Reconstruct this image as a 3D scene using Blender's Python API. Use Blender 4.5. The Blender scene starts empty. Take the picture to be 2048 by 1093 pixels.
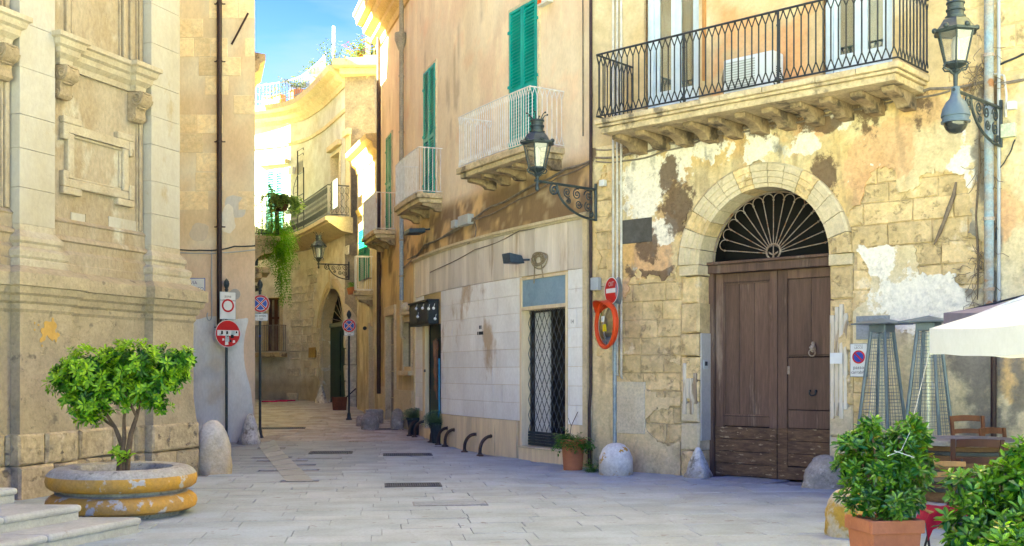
import bpy, math, random
import numpy as np
from mathutils import Vector, Matrix
rnd = random.Random(11)
PI = math.pi
rad = math.radians
sc = bpy.context.scene
col = sc.collection

# ------------------------------------------------------------------ camera, sky, sun, exposure
FPX, CX, HY, EYE = 2200.0, 1024.0, 745.0, 1.6      # focal length, centre column and horizon row of the 2048 px wide photograph
cam = bpy.data.cameras.new('camera'); cam_o = bpy.data.objects.new('camera', cam); col.objects.link(cam_o)
cam_o.location = (0, 0, EYE); cam_o.rotation_euler = (rad(90), 0, 0)
cam.sensor_fit = 'HORIZONTAL'; cam.sensor_width = 36.0; cam.lens = FPX/2048*36
cam.shift_y = (HY-546.5)/2048; cam.clip_start = 0.1; cam.clip_end = 2000
sc.camera = cam_o

SUN_EL, SUN_AZ = 30.0, 8.0      # azimuth: degrees from -X towards the camera side
sdir = Vector((-math.cos(rad(SUN_AZ))*math.cos(rad(SUN_EL)), -math.sin(rad(SUN_AZ))*math.cos(rad(SUN_EL)), math.sin(rad(SUN_EL))))
sun = bpy.data.lights.new('sun', 'SUN'); sun.energy = 5.0; sun.angle = rad(0.5); sun.color = (1.0, 0.93, 0.80)
sun_o = bpy.data.objects.new('sun', sun); col.objects.link(sun_o)
sun_o.rotation_euler = sdir.to_track_quat('Z', 'Y').to_euler(); sun_o.location = (-20, -10, 40)

world = bpy.data.worlds.new('World'); sc.world = world; world.use_nodes = True
wt = world.node_tree; wt.nodes.clear()
def wn(t, **kw):
    n = wt.nodes.new(t)
    for k, v in kw.items(): setattr(n, k, v)
    return n
w_out = wn('ShaderNodeOutputWorld'); w_bg = wn('ShaderNodeBackground')
w_sky = wn('ShaderNodeTexSky', sky_type='NISHITA'); w_sky.sun_disc = False
w_sky.sun_elevation = rad(SUN_EL); w_sky.sun_rotation = math.atan2(sdir.x, sdir.y)
w_sky.air_density = 1.0; w_sky.dust_density = 1.0; w_sky.ozone_density = 2.0
w_hs = wn('ShaderNodeHueSaturation'); w_hs.inputs['Saturation'].default_value = 1.54; w_hs.inputs["Value"].default_value = 0.58; w_hs.inputs['Hue'].default_value = 0.548
w_tc = wn('ShaderNodeTexCoord'); w_map = wn('ShaderNodeMapping'); w_map.inputs['Scale'].default_value = (2.2, 2.2, 9.0)
w_map.inputs['Location'].default_value = (1.2, 2.0, 0.5)
w_map.inputs['Rotation'].default_value = (0.0, rad(16), 0.0)
w_n = wn('ShaderNodeTexNoise'); w_n.inputs['Scale'].default_value = 1.7; w_n.inputs['Detail'].default_value = 7; w_n.inputs['Roughness'].default_value = 0.52
w_r = wn('ShaderNodeValToRGB'); w_r.color_ramp.elements[0].position = 0.455; w_r.color_ramp.elements[0].color = (0, 0, 0, 1)
w_r.color_ramp.elements[1].position = 0.62; w_r.color_ramp.elements[1].color = (0.8, 0.8, 0.8, 1)
w_mx = wn('ShaderNodeMix', data_type='RGBA'); w_mx.inputs[7].default_value = (0.42, 0.53, 0.68, 1)
L = wt.links.new
L(w_tc.outputs['Generated'], w_map.inputs['Vector']); L(w_map.outputs[0], w_n.inputs['Vector']); L(w_n.outputs['Fac'], w_r.inputs[0])
L(w_sky.outputs[0], w_hs.inputs['Color']); L(w_hs.outputs[0], w_mx.inputs[6]); L(w_r.outputs[0], w_mx.inputs[0])
L(w_mx.outputs[2], w_bg.inputs['Color']); L(w_bg.outputs[0], w_out.inputs[0])
w_bg.inputs['Strength'].default_value = 0.05
vs = sc.view_settings
vs.view_transform = 'Standard'; vs.look = 'None'; vs.gamma = 1.0; vs.use_curve_mapping = False; vs.exposure = 5.05
vs.use_white_balance = True; vs.white_balance_temperature = 8300; vs.white_balance_tint = -28

# ------------------------------------------------------------------ helpers: noise, ground, walls, meshes
_tab = {}
def vn(x, y, seed):
    if seed not in _tab: _tab[seed] = np.random.RandomState(seed).rand(256, 256)
    t = _tab[seed]
    xi = np.floor(x).astype(int); yi = np.floor(y).astype(int); fx = x-xi; fy = y-yi
    fx = fx*fx*(3-2*fx); fy = fy*fy*(3-2*fy)
    a = t[xi & 255, yi & 255]; b = t[(xi+1) & 255, yi & 255]; c = t[xi & 255, (yi+1) & 255]; d = t[(xi+1) & 255, (yi+1) & 255]
    return (a*(1-fx)+b*fx)*(1-fy)+(c*(1-fx)+d*fx)*fy
def fbm(x, y, seed=1, octv=4, gain=0.5):
    x = np.asarray(x, float); y = np.asarray(y, float); s = 0; a = 1; n = 0
    for i in range(octv):
        s = s+a*vn(x*2**i+17.3*i, y*2**i+5.1*i, seed+i); n += a; a *= gain
    return s/n
def smooth(a, b, x): t = np.clip((x-a)/(b-a), 0, 1); return t*t*(3-2*t)
def lerp3(a, b, t): t = np.asarray(t)[..., None]; return a*(1-t)+np.asarray(b, float)*t

def gz(Y): return 0.04*min(max(Y-22.5, 0), 14.4)       # the alley climbs gently
def GP(x, y):                                            # ground point under a photo pixel
    Y = 15.0
    for _ in range(30): Y = (EYE-gz(Y))*FPX/(y-HY)
    return Vector(((x-CX)/FPX*Y, Y, gz(Y)))
def XY(x, Y, y=None):
    return Vector(((x-CX)/FPX*Y, Y, EYE+(HY-y)/FPX*Y if y is not None else gz(Y)))

class Wall:
    "a facade: maps (u along, v height, w out of the wall) to the world"
    def __init__(s, pts):
        s.p = [Vector((a, b)) for a, b in pts]; s.s = [0.0]
        for a, b in zip(s.p, s.p[1:]): s.s.append(s.s[-1]+(b-a).length)
        n = len(s.p); s.n = []
        for i in range(n):
            a = s.p[max(i-1, 0)]; b = s.p[min(i+1, n-1)]; t = (b-a).normalized(); s.n.append(Vector((t.y, -t.x)))
        s.len = s.s[-1]
    def __call__(s, u, v, w=0.0):
        i = 0
        if u >= s.s[-1]: i = len(s.p)-2
        elif u > 0:
            i = int(np.searchsorted(s.s, u))-1
        f = (u-s.s[i])/(s.s[i+1]-s.s[i]); q = s.p[i].lerp(s.p[i+1], f) if 0 <= f <= 1 else s.p[i]+(s.p[i+1]-s.p[i])*f
        nn = s.n[i].lerp(s.n[i+1], min(max(f, 0), 1)).normalized()
        return Vector((q.x+nn.x*w, q.y+nn.y*w, v))
    def normal(s, u): a = s(u, 0, 0); b = s(u, 0, 1); return (b-a)
    def u_at(s, x, w=0.0):
        lo, hi = -1.0, s.len+2.5
        if s.p[0].y < 3: lo = s.len-12
        for _ in range(48):
            m = (lo+hi)/2; P = s(m, 0, w)
            if CX+FPX*P.x/P.y < x: lo = m
            else: hi = m
        return (lo+hi)/2
    def px(s, x, y, w=0.0):
        u = s.u_at(x, w); P = s(u, 0, w); return u, EYE+(HY-y)/FPX*P.y
    def v_at(s, u, y, w=0.0): return EYE+(HY-y)/FPX*s(u, 0, w).y
def frame(org, yaw=0.0, sc_=1.0):
    c, sn = math.cos(yaw), math.sin(yaw); o = Vector(org)
    return lambda x, y, z: Vector((o.x+sc_*(c*x-sn*y), o.y+sc_*(sn*x+c*y), o.z+sc_*z))

ORG = {}
class MB:
    def __init__(s): s.v = []; s.f = []; s.c = None; s.c2 = None; s.mi = []; s.m = 0
    def add(s, vs, fs):
        o = len(s.v); s.v += [tuple(p) for p in vs]; s.f += [tuple(i+o for i in f) for f in fs]; s.mi += [s.m]*len(fs)
        return s
    def box(s, x0, x1, y0, y1, z0, z1, T=None, nx=1):
        vs = []; fs = []
        for i in range(nx+1):
            x = x0+(x1-x0)*i/nx
            vs += [(x, y0, z0), (x, y1, z0), (x, y1, z1), (x, y0, z1)]
        for i in range(nx):
            a = 4*i
            for k in range(4): fs.append((a+k, a+(k+1) % 4, a+4+(k+1) % 4, a+4+k))
        fs += [(3, 2, 1, 0), (4*nx, 4*nx+1, 4*nx+2, 4*nx+3)]
        if T: vs = [T(*p) for p in vs]
        return s.add(vs, fs)
    def wbox(s, W, u0, u1, v0, v1, w0, w1, nx=None):
        return s.box(u0, u1, v0, v1, w0, w1, W, nx or max(1, int(abs(u1-u0)/0.5)))
    def prism(s, poly, d0, d1, T):
        n = len(poly); vs = [T(x, y, d0) for x, y in poly]+[T(x, y, d1) for x, y in poly]
        return s.add(vs, [tuple(range(n))[::-1], tuple(range(n, 2*n))]+[(i, (i+1) % n, n+(i+1) % n, n+i) for i in range(n)])
    def tube(s, pts, r, n=8, closed=False):
        pts = [Vector(p) for p in pts]; m = len(pts); rs = r if isinstance(r, (list, tuple)) else [r]*m
        vs = []; fs = []; up = None
        for i, p in enumerate(pts):
            if closed: t = pts[(i+1) % m]-pts[i-1]
            else: t = pts[min(i+1, m-1)]-pts[max(i-1, 0)]
            t = t.normalized() if t.length > 1e-9 else Vector((0, 0, 1))
            if up is None:
                up = Vector((0, 0, 1)) if abs(t.z) < .9 else Vector((1, 0, 0))
            a = (up-t*up.dot(t)); a = a.normalized() if a.length > 1e-6 else t.orthogonal().normalized(); b = t.cross(a); up = a
            for k in range(n):
                an = 2*PI*(k+.5)/n; vs.append(p+(a*math.cos(an)+b*math.sin(an))*rs[i])
        for i in range(m if closed else m-1):
            j = (i+1) % m
            for k in range(n): fs.append((i*n+k, i*n+(k+1) % n, j*n+(k+1) % n, j*n+k))
        if not closed: fs += [tuple(range(n))[::-1], tuple(range((m-1)*n, m*n))]
        return s.add(vs, fs)
    def lathe(s, prof, n=24, T=None, wob=0.0, seed=0):
        T = T or (lambda x, y, z: Vector((x, y, z))); vs = []; fs = []; m = len(prof); q = random.Random(seed)
        ph = [q.uniform(0, 6.28) for _ in range(4)]
        for i, (r, z) in enumerate(prof):
            for k in range(n):
                a = 2*PI*k/n; rr = r*(1+wob*(math.sin(2*a+ph[0])+math.sin(3*a+ph[1]+z*3)+.6*math.sin(5*a+ph[2]+z*6)))
                vs.append(T(rr*math.cos(a), rr*math.sin(a), z))
        for i in range(m-1):
            for k in range(n): fs.append((i*n+k, i*n+(k+1) % n, (i+1)*n+(k+1) % n, (i+1)*n+k))
        if prof[0][0] > 1e-6: fs.append(tuple(range(n))[::-1])
        if prof[-1][0] > 1e-6: fs.append(tuple(range((m-1)*n, m*n)))
        return s.add(vs, fs)
    def ball(s, c, r, n=10, sz=1.0):
        c = Vector(c); return s.lathe([(max(r*math.sin(PI*i/n), 1e-7), -r*sz*math.cos(PI*i/n)) for i in range(n+1)], n+2, lambda x, y, z: c+Vector((x, y, z)))
    def sweep(s, prof, us, W, caps=True, rev=False):
        "profile [(w,v)] swept along the wall at stations us"
        n = len(prof); vs = []; fs = []
        for u in us: vs += [W(u, v, w) for w, v in prof]
        for i in range(len(us)-1):
            for k in range(n): fs.append((i*n+k, i*n+(k+1) % n, (i+1)*n+(k+1) % n, (i+1)*n+k))
        if caps: fs += [tuple(range(n))[::-1], tuple(range((len(us)-1)*n, len(us)*n))]
        return s.add(vs, fs)
    def build(s, name, mat, parent=None, smooth=None, org=None, bevel=0.0):
        o_ = ORG[parent.name] if parent is not None else Vector(org or (0, 0, 0))
        me = bpy.data.meshes.new(name)
        me.from_pydata([(p[0]-o_.x, p[1]-o_.y, p[2]-o_.z) for p in s.v], [], s.f)
        for m in (mat if isinstance(mat, (list, tuple)) else [mat]): me.materials.append(m)
        if any(s.mi): me.polygons.foreach_set('material_index', s.mi)
        if s.c is not None:
            ca = me.color_attributes.new('Col', 'FLOAT_COLOR', 'POINT')
            a = np.ones((len(s.v), 4), np.float32); a[:, :3] = np.asarray(s.c, np.float32).reshape(-1, 3); ca.data.foreach_set('color', a.ravel())
        if s.c2 is not None:
            ca = me.color_attributes.new('Mask', 'FLOAT_COLOR', 'POINT')
            a = np.ones((len(s.v), 4), np.float32); a[:, :3] = np.asarray(s.c2, np.float32).reshape(-1, 3); ca.data.foreach_set('color', a.ravel())
        if s.fixn:
            import bmesh
            b = bmesh.new(); b.from_mesh(me); bmesh.ops.recalc_face_normals(b, faces=b.faces); b.to_mesh(me); b.free()
        if smooth is not None:
            me.shade_smooth(); me.set_sharp_from_angle(angle=rad(smooth))
        ob = bpy.data.objects.new(name, me); col.objects.link(ob)
        if parent is not None: ob.parent = parent
        else: ob.location = o_
        ORG[ob.name] = o_
        if bevel:
            bm_ = ob.modifiers.new('bevel', 'BEVEL'); bm_.width = bevel; bm_.segments = 2; bm_.limit_method = 'ANGLE'
        return ob
    fixn = True

def tag(o, label=None, cat=None, group=None, kind=None):
    if label: o['label'] = label
    if cat: o['category'] = cat
    if group: o['group'] = group
    if kind: o['kind'] = kind
    return o
def thing(name, loc, label, cat, group=None):
    o = bpy.data.objects.new(name, None); col.objects.link(o); o.location = loc; o.empty_display_size = .2
    ORG[o.name] = Vector(loc); return tag(o, label, cat, group)
def P(name, mat, parent, fn, smooth=None, bevel=0.0):
    b = MB(); fn(b); return b.build(name, mat, parent, smooth, bevel=bevel)
def text(s, size, T, parent, mat, name='lettering', align='CENTER'):
    "flat lettering; T maps (x right, y up, out) to the world"
    cu = bpy.data.curves.new(name, 'FONT'); cu.body = s; cu.size = size; cu.align_x = align; cu.align_y = 'CENTER'; cu.resolution_u = 3
    o = bpy.data.objects.new(name, cu); col.objects.link(o)
    dg = bpy.context.evaluated_depsgraph_get(); me = bpy.data.meshes.new_from_object(o.evaluated_get(dg))
    bpy.data.objects.remove(o); bpy.data.curves.remove(cu)
    b = MB(); b.fixn = False
    b.add([T(v.co.x, v.co.y, 0.0) for v in me.vertices], [tuple(p.vertices) for p in me.polygons]); bpy.data.meshes.remove(me)
    return b.build(name, mat, parent)

# ------------------------------------------------------------------ materials
MATS = {}
def mat(name, c1, c2=None, scale=2.0, c3=None, s3=1.2, t3=0.62, k3=0.09, streak=1.0, rough=0.85, metal=0.0, bump=0.25, bscale=30.0, bdist=0.01,
        rv=0.0, attr=False, fine=0.25, spec=0.3, objspace=False, pit=0.0, trans=0.0, grime=None, gh=0.6, masks=None):
    if name in MATS: return MATS[name]
    m = bpy.data.materials.new(name); m.use_nodes = True; nt = m.node_tree; nt.nodes.clear(); MATS[name] = m
    def n(t, **kw):
        q = nt.nodes.new(t)
        for k, v in kw.items(): setattr(q, k, v)
        return q
    lk = nt.links.new
    out = n('ShaderNodeOutputMaterial'); bs = n('ShaderNodeBsdfPrincipled'); lk(bs.outputs[0], out.inputs[0])
    bs.inputs['Roughness'].default_value = rough; bs.inputs['Metallic'].default_value = metal; bs.inputs['Specular IOR Level'].default_value = spec
    if objspace: pos = n('ShaderNodeTexCoord').outputs['Object']
    else: pos = n('ShaderNodeNewGeometry').outputs['Position']
    mp = n('ShaderNodeMapping'); mp.inputs['Scale'].default_value = (1, 1, streak); lk(pos, mp.inputs['Vector'])
    def noise(sc_, det=6, rg=0.6, vec=None):
        q = n('ShaderNodeTexNoise'); q.inputs['Scale'].default_value = sc_; q.inputs['Detail'].default_value = det; q.inputs['Roughness'].default_value = rg
        lk(vec or mp.outputs[0], q.inputs['Vector']); return q.outputs['Fac']
    def mr(v, a, b, lo=0.0, hi=1.0):
        q = n('ShaderNodeMapRange', interpolation_type='SMOOTHSTEP'); lk(v, q.inputs[0])
        for i, z in zip((1, 2, 3, 4), (a, b, lo, hi)): q.inputs[i].default_value = z
        return q.outputs[0]
    def mix(f, a, b, bt='MIX'):
        q = n('ShaderNodeMix', data_type='RGBA', blend_type=bt)
        for i, z in ((0, f), (6, a), (7, b)):
            if hasattr(z, 'links'): lk(z, q.inputs[i])
            elif i == 0: q.inputs[0].default_value = z
            else: q.inputs[i].default_value = (*z, 1)
        return q.outputs[2]
    if attr:
        at = n('ShaderNodeAttribute'); at.attribute_name = 'Col'; c = at.outputs['Color']
        if c2: c = mix(mr(noise(scale), .35, .68), c, mix(1.0, c, c2, 'MULTIPLY'))
    else:
        c = c1
        if c2: c = mix(mr(noise(scale), .33, .67), c1, c2)
    if c3: c = mix(mr(noise(s3, 8, .62), t3, t3+k3), c, c3)
    if masks:                                                          # stains whose ragged edges come from fine noise
        mk = n('ShaderNodeAttribute'); mk.attribute_name = 'Mask'; sp3 = n('ShaderNodeSeparateColor'); lk(mk.outputs['Color'], sp3.inputs[0])
        for i, (cm, sc_, amp, soft) in enumerate(masks):
            nz = n('ShaderNodeMath', operation='MULTIPLY_ADD'); lk(noise(sc_, 9, .68), nz.inputs[0]); nz.inputs[1].default_value = amp; nz.inputs[2].default_value = -.5*amp
            ad = n('ShaderNodeMath', operation='ADD'); lk(sp3.outputs[i], ad.inputs[0]); lk(nz.outputs[0], ad.inputs[1])
            c = mix(mr(ad.outputs[0], .5-soft, .5+soft, 0, .92), c, cm)
    if grime:
        sx = n('ShaderNodeSeparateXYZ'); lk(n('ShaderNodeNewGeometry').outputs['Position'], sx.inputs[0])
        ad = n('ShaderNodeMath', operation='ADD'); lk(sx.outputs[2], ad.inputs[0])
        ns = n('ShaderNodeMath', operation='MULTIPLY'); lk(noise(2.3, 6, .65), ns.inputs[0]); ns.inputs[1].default_value = -1.6*gh; lk(ns.outputs[0], ad.inputs[1])
        c = mix(mr(ad.outputs[0], -gh*.9, gh*.25, .75, 0.0), c, grime)
    if fine:
        v_ = mr(noise(bscale*.8, 5, .7), .25, .75, 1-fine, 1+fine*.7)
        q = n('ShaderNodeMix', data_type='RGBA', blend_type='MULTIPLY'); q.inputs[0].default_value = 1.0
        if hasattr(c, 'links'): lk(c, q.inputs[6])
        else: q.inputs[6].default_value = (*c, 1)
        lk(v_, q.inputs[7]); c = q.outputs[2]
    if rv:
        oi = n('ShaderNodeObjectInfo'); v_ = mr(oi.outputs['Random'], 0, 1, 1-rv, 1+rv)
        q = n('ShaderNodeMix', data_type='RGBA', blend_type='MULTIPLY'); q.inputs[0].default_value = 1.0
        if hasattr(c, 'links'): lk(c, q.inputs[6])
        else: q.inputs[6].default_value = (*c, 1)
        lk(v_, q.inputs[7]); c = q.outputs[2]
    if hasattr(c, 'links'): lk(c, bs.inputs['Base Color'])
    else: bs.inputs['Base Color'].default_value = (*c, 1)
    if bump:
        h = noise(bscale, 8, .65, pos)
        if pit:
            pv = mr(noise(bscale*.35, 6, .7, pos), .56, .66, 0, -pit*3)
            a_ = n('ShaderNodeMath', operation='ADD'); lk(h, a_.inputs[0]); lk(pv, a_.inputs[1]); h = a_.outputs[0]
        b_ = n('ShaderNodeBump'); b_.inputs['Strength'].default_value = bump; b_.inputs['Distance'].default_value = bdist
        lk(h, b_.inputs['Height']); lk(b_.outputs[0], bs.inputs['Normal'])
    if trans:
        tb = n('ShaderNodeBsdfTranslucent'); ms = n('ShaderNodeMixShader'); ms.inputs[0].default_value = trans
        if hasattr(c, 'links'): lk(c, tb.inputs['Color'])
        else: tb.inputs['Color'].default_value = (*c, 1)
        lk(bs.outputs[0], ms.inputs[1]); lk(tb.outputs[0], ms.inputs[2]); lk(ms.outputs[0], out.inputs[0])
    return m
def glass_mat(name, tint=(.9, .95, .95), rough=.05, see=0.55):
    m = bpy.data.materials.new(name); m.use_nodes = True; nt = m.node_tree; nt.nodes.clear()
    out = nt.nodes.new('ShaderNodeOutputMaterial'); g = nt.nodes.new('ShaderNodeBsdfGlossy'); t = nt.nodes.new('ShaderNodeBsdfTransparent'); mx = nt.nodes.new('ShaderNodeMixShader')
    g.inputs['Roughness'].default_value = rough; t.inputs['Color'].default_value = (*tint, 1); mx.inputs[0].default_value = 1-see
    nt.links.new(t.outputs[0], mx.inputs[1]); nt.links.new(g.outputs[0], mx.inputs[2]); nt.links.new(mx.outputs[0], out.inputs[0]); return m

m_block = mat('ochre_stone_block', (.72, .545, .29), (.58, .43, .22), 3.2, (.76, .63, .42), 2.3, .58, .10, rough=.92, bump=.8, bscale=15, bdist=.025, rv=.10, fine=.25, pit=.35)
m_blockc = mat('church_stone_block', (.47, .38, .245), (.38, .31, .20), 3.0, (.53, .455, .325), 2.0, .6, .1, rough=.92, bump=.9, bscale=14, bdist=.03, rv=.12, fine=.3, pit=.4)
m_blockf = mat('pale_alley_stone_block', (.76, .71, .61), (.64, .58, .48), 3.0, (.82, .79, .70), 2.0, .58, .1, rough=.92, bump=.8, bscale=14, bdist=.025, rv=.10, fine=.25, pit=.3)
m_mortar = mat('old_mortar', (.60, .47, .29), (.48, .36, .22), 5, rough=.95, bump=.6, bscale=30, bdist=.01)
m_plaster = mat('weathered_plaster', (1, 1, 1), (.80, .78, .74), 2.6, rough=.93, bump=.45, bscale=26, bdist=.012, attr=True, fine=.16, pit=.15)
m_plasterd = mat('peeling_plaster', (1, 1, 1), (.84, .82, .78), 3.2, rough=.93, bump=.6, bscale=22, bdist=.014, attr=True, fine=.2, pit=.25,
                 masks=[((.86, .80, .68), 5.0, 1.5, .05), ((.145, .095, .06), 6.0, 1.35, .10), ((.22, .20, .17), 5.0, 1.5, .25)])
m_stucco = mat('painted_stucco', (1, 1, 1), (.88, .85, .81), 1.7, rough=.93, bump=.25, bscale=30, bdist=.008, attr=True, fine=.09, streak=.45)
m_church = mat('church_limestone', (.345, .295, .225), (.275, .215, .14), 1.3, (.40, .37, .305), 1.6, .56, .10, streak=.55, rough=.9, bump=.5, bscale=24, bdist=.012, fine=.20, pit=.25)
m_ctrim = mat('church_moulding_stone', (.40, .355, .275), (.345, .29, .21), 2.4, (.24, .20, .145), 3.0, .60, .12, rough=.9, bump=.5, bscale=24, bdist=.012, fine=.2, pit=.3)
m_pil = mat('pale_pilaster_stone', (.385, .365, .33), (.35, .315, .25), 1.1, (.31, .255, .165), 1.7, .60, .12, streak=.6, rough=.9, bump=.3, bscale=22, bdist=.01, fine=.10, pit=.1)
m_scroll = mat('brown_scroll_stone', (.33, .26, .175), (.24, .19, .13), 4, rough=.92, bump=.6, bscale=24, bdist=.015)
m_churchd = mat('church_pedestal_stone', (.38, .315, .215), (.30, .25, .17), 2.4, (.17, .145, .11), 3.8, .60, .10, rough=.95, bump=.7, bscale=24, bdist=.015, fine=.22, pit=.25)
m_trim = mat('pale_stone_trim', (.66, .56, .38), (.57, .47, .30), 2.4, (.44, .35, .22), 2.8, .62, .10, rough=.9, bump=.5, bscale=24, bdist=.015, fine=.2, pit=.25)
m_slabst = mat('balcony_stone', (.62, .50, .31), (.48, .38, .235), 3, (.20, .16, .11), 2.6, .53, .12, rough=.92, bump=.6, bscale=22, bdist=.015, fine=.25, pit=.3)
m_corb = mat('stained_shaded_corbel_stone', (.40, .30, .18), (.26, .19, .115), 4, (.11, .085, .06), 3.2, .50, .14, rough=.93, bump=.6, bscale=22, bdist=.015, fine=.25, pit=.3)  # dark tone mixes stain with shade painted in under the balconies
m_marble = mat('grey_cladding_marble', (.87, .86, .83), (.79, .765, .73), 2.2, (.50, .39, .28), .9, .60, .10, streak=.55, rough=.6, bump=.12, bscale=30, bdist=.004, rv=.055, fine=.07, spec=.4)
m_plank = mat('grey_frieze_board', (.74, .67, .58), (.60, .53, .44), 3, (.42, .33, .24), 1.4, .58, .1, streak=.18, rough=.75, bump=.2, bscale=30, bdist=.004, rv=.13, fine=.1)
m_trav = mat('cream_travertine', (.80, .66, .43), (.68, .54, .35), 6, (.32, .24, .15), 2.2, .66, .06, streak=.12, rough=.8, bump=.3, bscale=30, bdist=.006, rv=.08, fine=.15)
m_wood = mat('dark_brown_wood', (.155, .092, .066), (.095, .054, .040), 6, (.22, .155, .115), 3, .56, .12, streak=.10, rough=.62, bump=.35, bscale=60, bdist=.004, fine=.3, spec=.35, rv=.14)
m_woodlow = mat('scuffed_brown_wood', (.165, .10, .058), (.085, .048, .03), 5, (.34, .25, .16), 6, .60, .05, streak=4.0, rough=.75, bump=.45, bscale=50, bdist=.006, fine=.3)
m_iron = mat('black_iron', (.022, .027, .032), (.035, .040, .045), 8, rough=.5, metal=.4, bump=.1, bscale=60, bdist=.002, fine=.2, spec=.5)
m_irong = mat('slate_green_iron', (.045, .062, .070), (.030, .042, .048), 8, (.11, .125, .13), 6, .66, .08, rough=.5, metal=.3, bump=.15, bscale=60, bdist=.002, fine=.2, spec=.5)
m_rust = mat('rusty_iron', (.36, .25, .17), (.46, .42, .38), 9, (.28, .12, .05), 7, .55, .1, rough=.75, metal=.1, bump=.2, bscale=60, bdist=.002)
m_rayiron = mat('rusted_ray_iron', (.24, .16, .11), (.32, .27, .23), 9, (.20, .09, .04), 7, .55, .1, rough=.75, metal=.1, bump=.2, bscale=60, bdist=.002)
m_white = mat('white_paint', (.72, .72, .72), (.62, .61, .59), 5, rough=.6, bump=.1, bscale=40, bdist=.003, fine=.1)
m_whitefr = mat('pale_blue_white_paint', (.62, .69, .74), (.54, .61, .66), 4, rough=.6, bump=.1, bscale=40, bdist=.003, fine=.08)
m_turq = mat('turquoise_paint', (.012, .285, .255), (.02, .36, .31), 3, rough=.5, bump=.1, bscale=50, bdist=.002, fine=.15, rv=.1)
m_green = mat('green_paint', (.006, .165, .095), (.010, .23, .13), 3, rough=.5, bump=.1, bscale=50, bdist=.002, fine=.15, rv=.1)
m_teal = mat('weathered_teal_paint', (.045, .20, .20), (.07, .27, .26), 3, rough=.6, bump=.1, bscale=50, bdist=.002, fine=.15, rv=.1)
m_dark = mat('dark_interior', (.012, .011, .010), rough=.9, bump=0, fine=0)
m_dim = mat('shop_interior_wall', (.16, .13, .11), (.10, .09, .08), 3, rough=.9, bump=0)
m_pipegrey = mat('grey_pipe', (.36, .31, .25), (.28, .24, .19), 5, rough=.7, bump=.1, bscale=40, bdist=.002)
m_pipeblue = mat('rusty_blue_pipe', (.26, .36, .42), (.33, .27, .20), 3.5, (.30, .14, .06), 2.6, .58, .06, rough=.6, bump=.15, bscale=40, bdist=.003)
m_pipedark = mat('dark_brown_pipe', (.035, .018, .020), (.05, .028, .026), 4, rough=.5, bump=.1, bscale=40, bdist=.002)
m_conduit = mat('white_conduit', (.66, .63, .57), (.52, .48, .42), 6, rough=.5, bump=.05)
m_cable = mat('grey_cable', (.16, .13, .10), (.25, .21, .17), 7, rough=.7, bump=0)
m_plas = mat('grey_plastic', (.42, .44, .45), (.36, .38, .40), 6, rough=.5, bump=0, fine=.05)
m_lead = mat('lead_sheet', (.20, .24, .28), (.25, .29, .33), 3, rough=.55, bump=.1, bscale=20, bdist=.003, fine=.08)
# ------------------------------------------------------------------ plan of the place
Cd = Vector((.3515, .9362)); Cc = Vector((-5.14, 17.03)); CL = 17.0
WC = Wall([tuple(Cc-Cd*CL), tuple(Cc)])                               # church flank
WD = Wall([(1.376, 18.24), (1.376+.74*14, 18.24-.673*14)])           # house with the great door
_sp = []; _x, _y = 1.31, 18.5
while _y < 31.0:
    _sp.append((_x, _y)); _s = -.65+.05*min(_y-18.5, 7.0); _y += .25; _x += _s*.25
_sp.append((_x, _y)); S_END = (_x, _y)
WS = Wall(_sp[::-1])                                                   # concave shop house, u runs from the alley to the square
WN = Wall([(-4.78, 34.1), S_END])                                      # low house beyond it
_fk = [(-13.2, 42.2), (-9.6, 41.2), (-7.75, 40.15), (-6.72, 38.5), (-6.0, 36.9), (-5.32, 35.25)]
def catmull(pts, n=8):
    o = []
    for i in range(len(pts)-1):
        p0, p1, p2, p3 = (Vector(pts[max(0, min(len(pts)-1, i+k))]) for k in (-1, 0, 1, 2))
        for j in range(n):
            t = j/n; o.append(tuple(.5*((2*p1)+(p2-p0)*t+(2*p0-5*p1+4*p2-p3)*t*t+(3*p1-p0-3*p2+p3)*t**3)))
    return o+[tuple(pts[-1])]
WF = Wall(catmull(_fk))                                                # curved house closing the alley
BY = 24.1
WB = Wall([(-12.0, BY), (-5.63, BY)])                                  # house with the brown downpipe, facing the square
WL = Wall([(-5.66, 24.15), (-8.35, 33.6)][::-1])                       # its alley side (reads from the alley)
WL = Wall([(-5.66, 24.15), (-10.2, 40.2)])

def mass(poly, h, parent, m, name='roof_body', z0=-.3):
    b = MB(); b.prism(poly, z0, h, lambda x, y, z: Vector((x, y, z))); return b.build(name, m, parent)
def grid_wall(W, u0, u1, v0, v1, w=0.0, holes=(), step=.35, colfn=None, pred=None, du=None):
    b = MB(); us = set(np.linspace(u0, u1, max(2, int((u1-u0)/(du or step))+1))); vz = set(np.linspace(v0, v1, max(2, int((v1-v0)/step)+1)))
    for a, c, d, e in holes: us |= {a, c}; vz |= {d, e}
    us = sorted(x for x in us if u0-1e-6 <= x <= u1+1e-6); vz = sorted(x for x in vz if v0-1e-6 <= x <= v1+1e-6)
    nv = len(vz); b.v = [tuple(W(u, v, w)) for u in us for v in vz]
    if colfn:
        U, V = np.meshgrid(us, vz, indexing='ij'); b.c = colfn(U.ravel(), V.ravel())
    for i in range(len(us)-1):
        for j in range(nv-1):
            uc, vc = (us[i]+us[i+1])/2, (vz[j]+vz[j+1])/2
            if any(a < uc < c and d < vc < e for a, c, d, e in holes) or (pred and pred(uc, vc)): continue
            b.f.append((i*nv+j, (i+1)*nv+j, (i+1)*nv+j+1, i*nv+j+1)); b.mi.append(0)
    b.fixn = False
    return b
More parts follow.
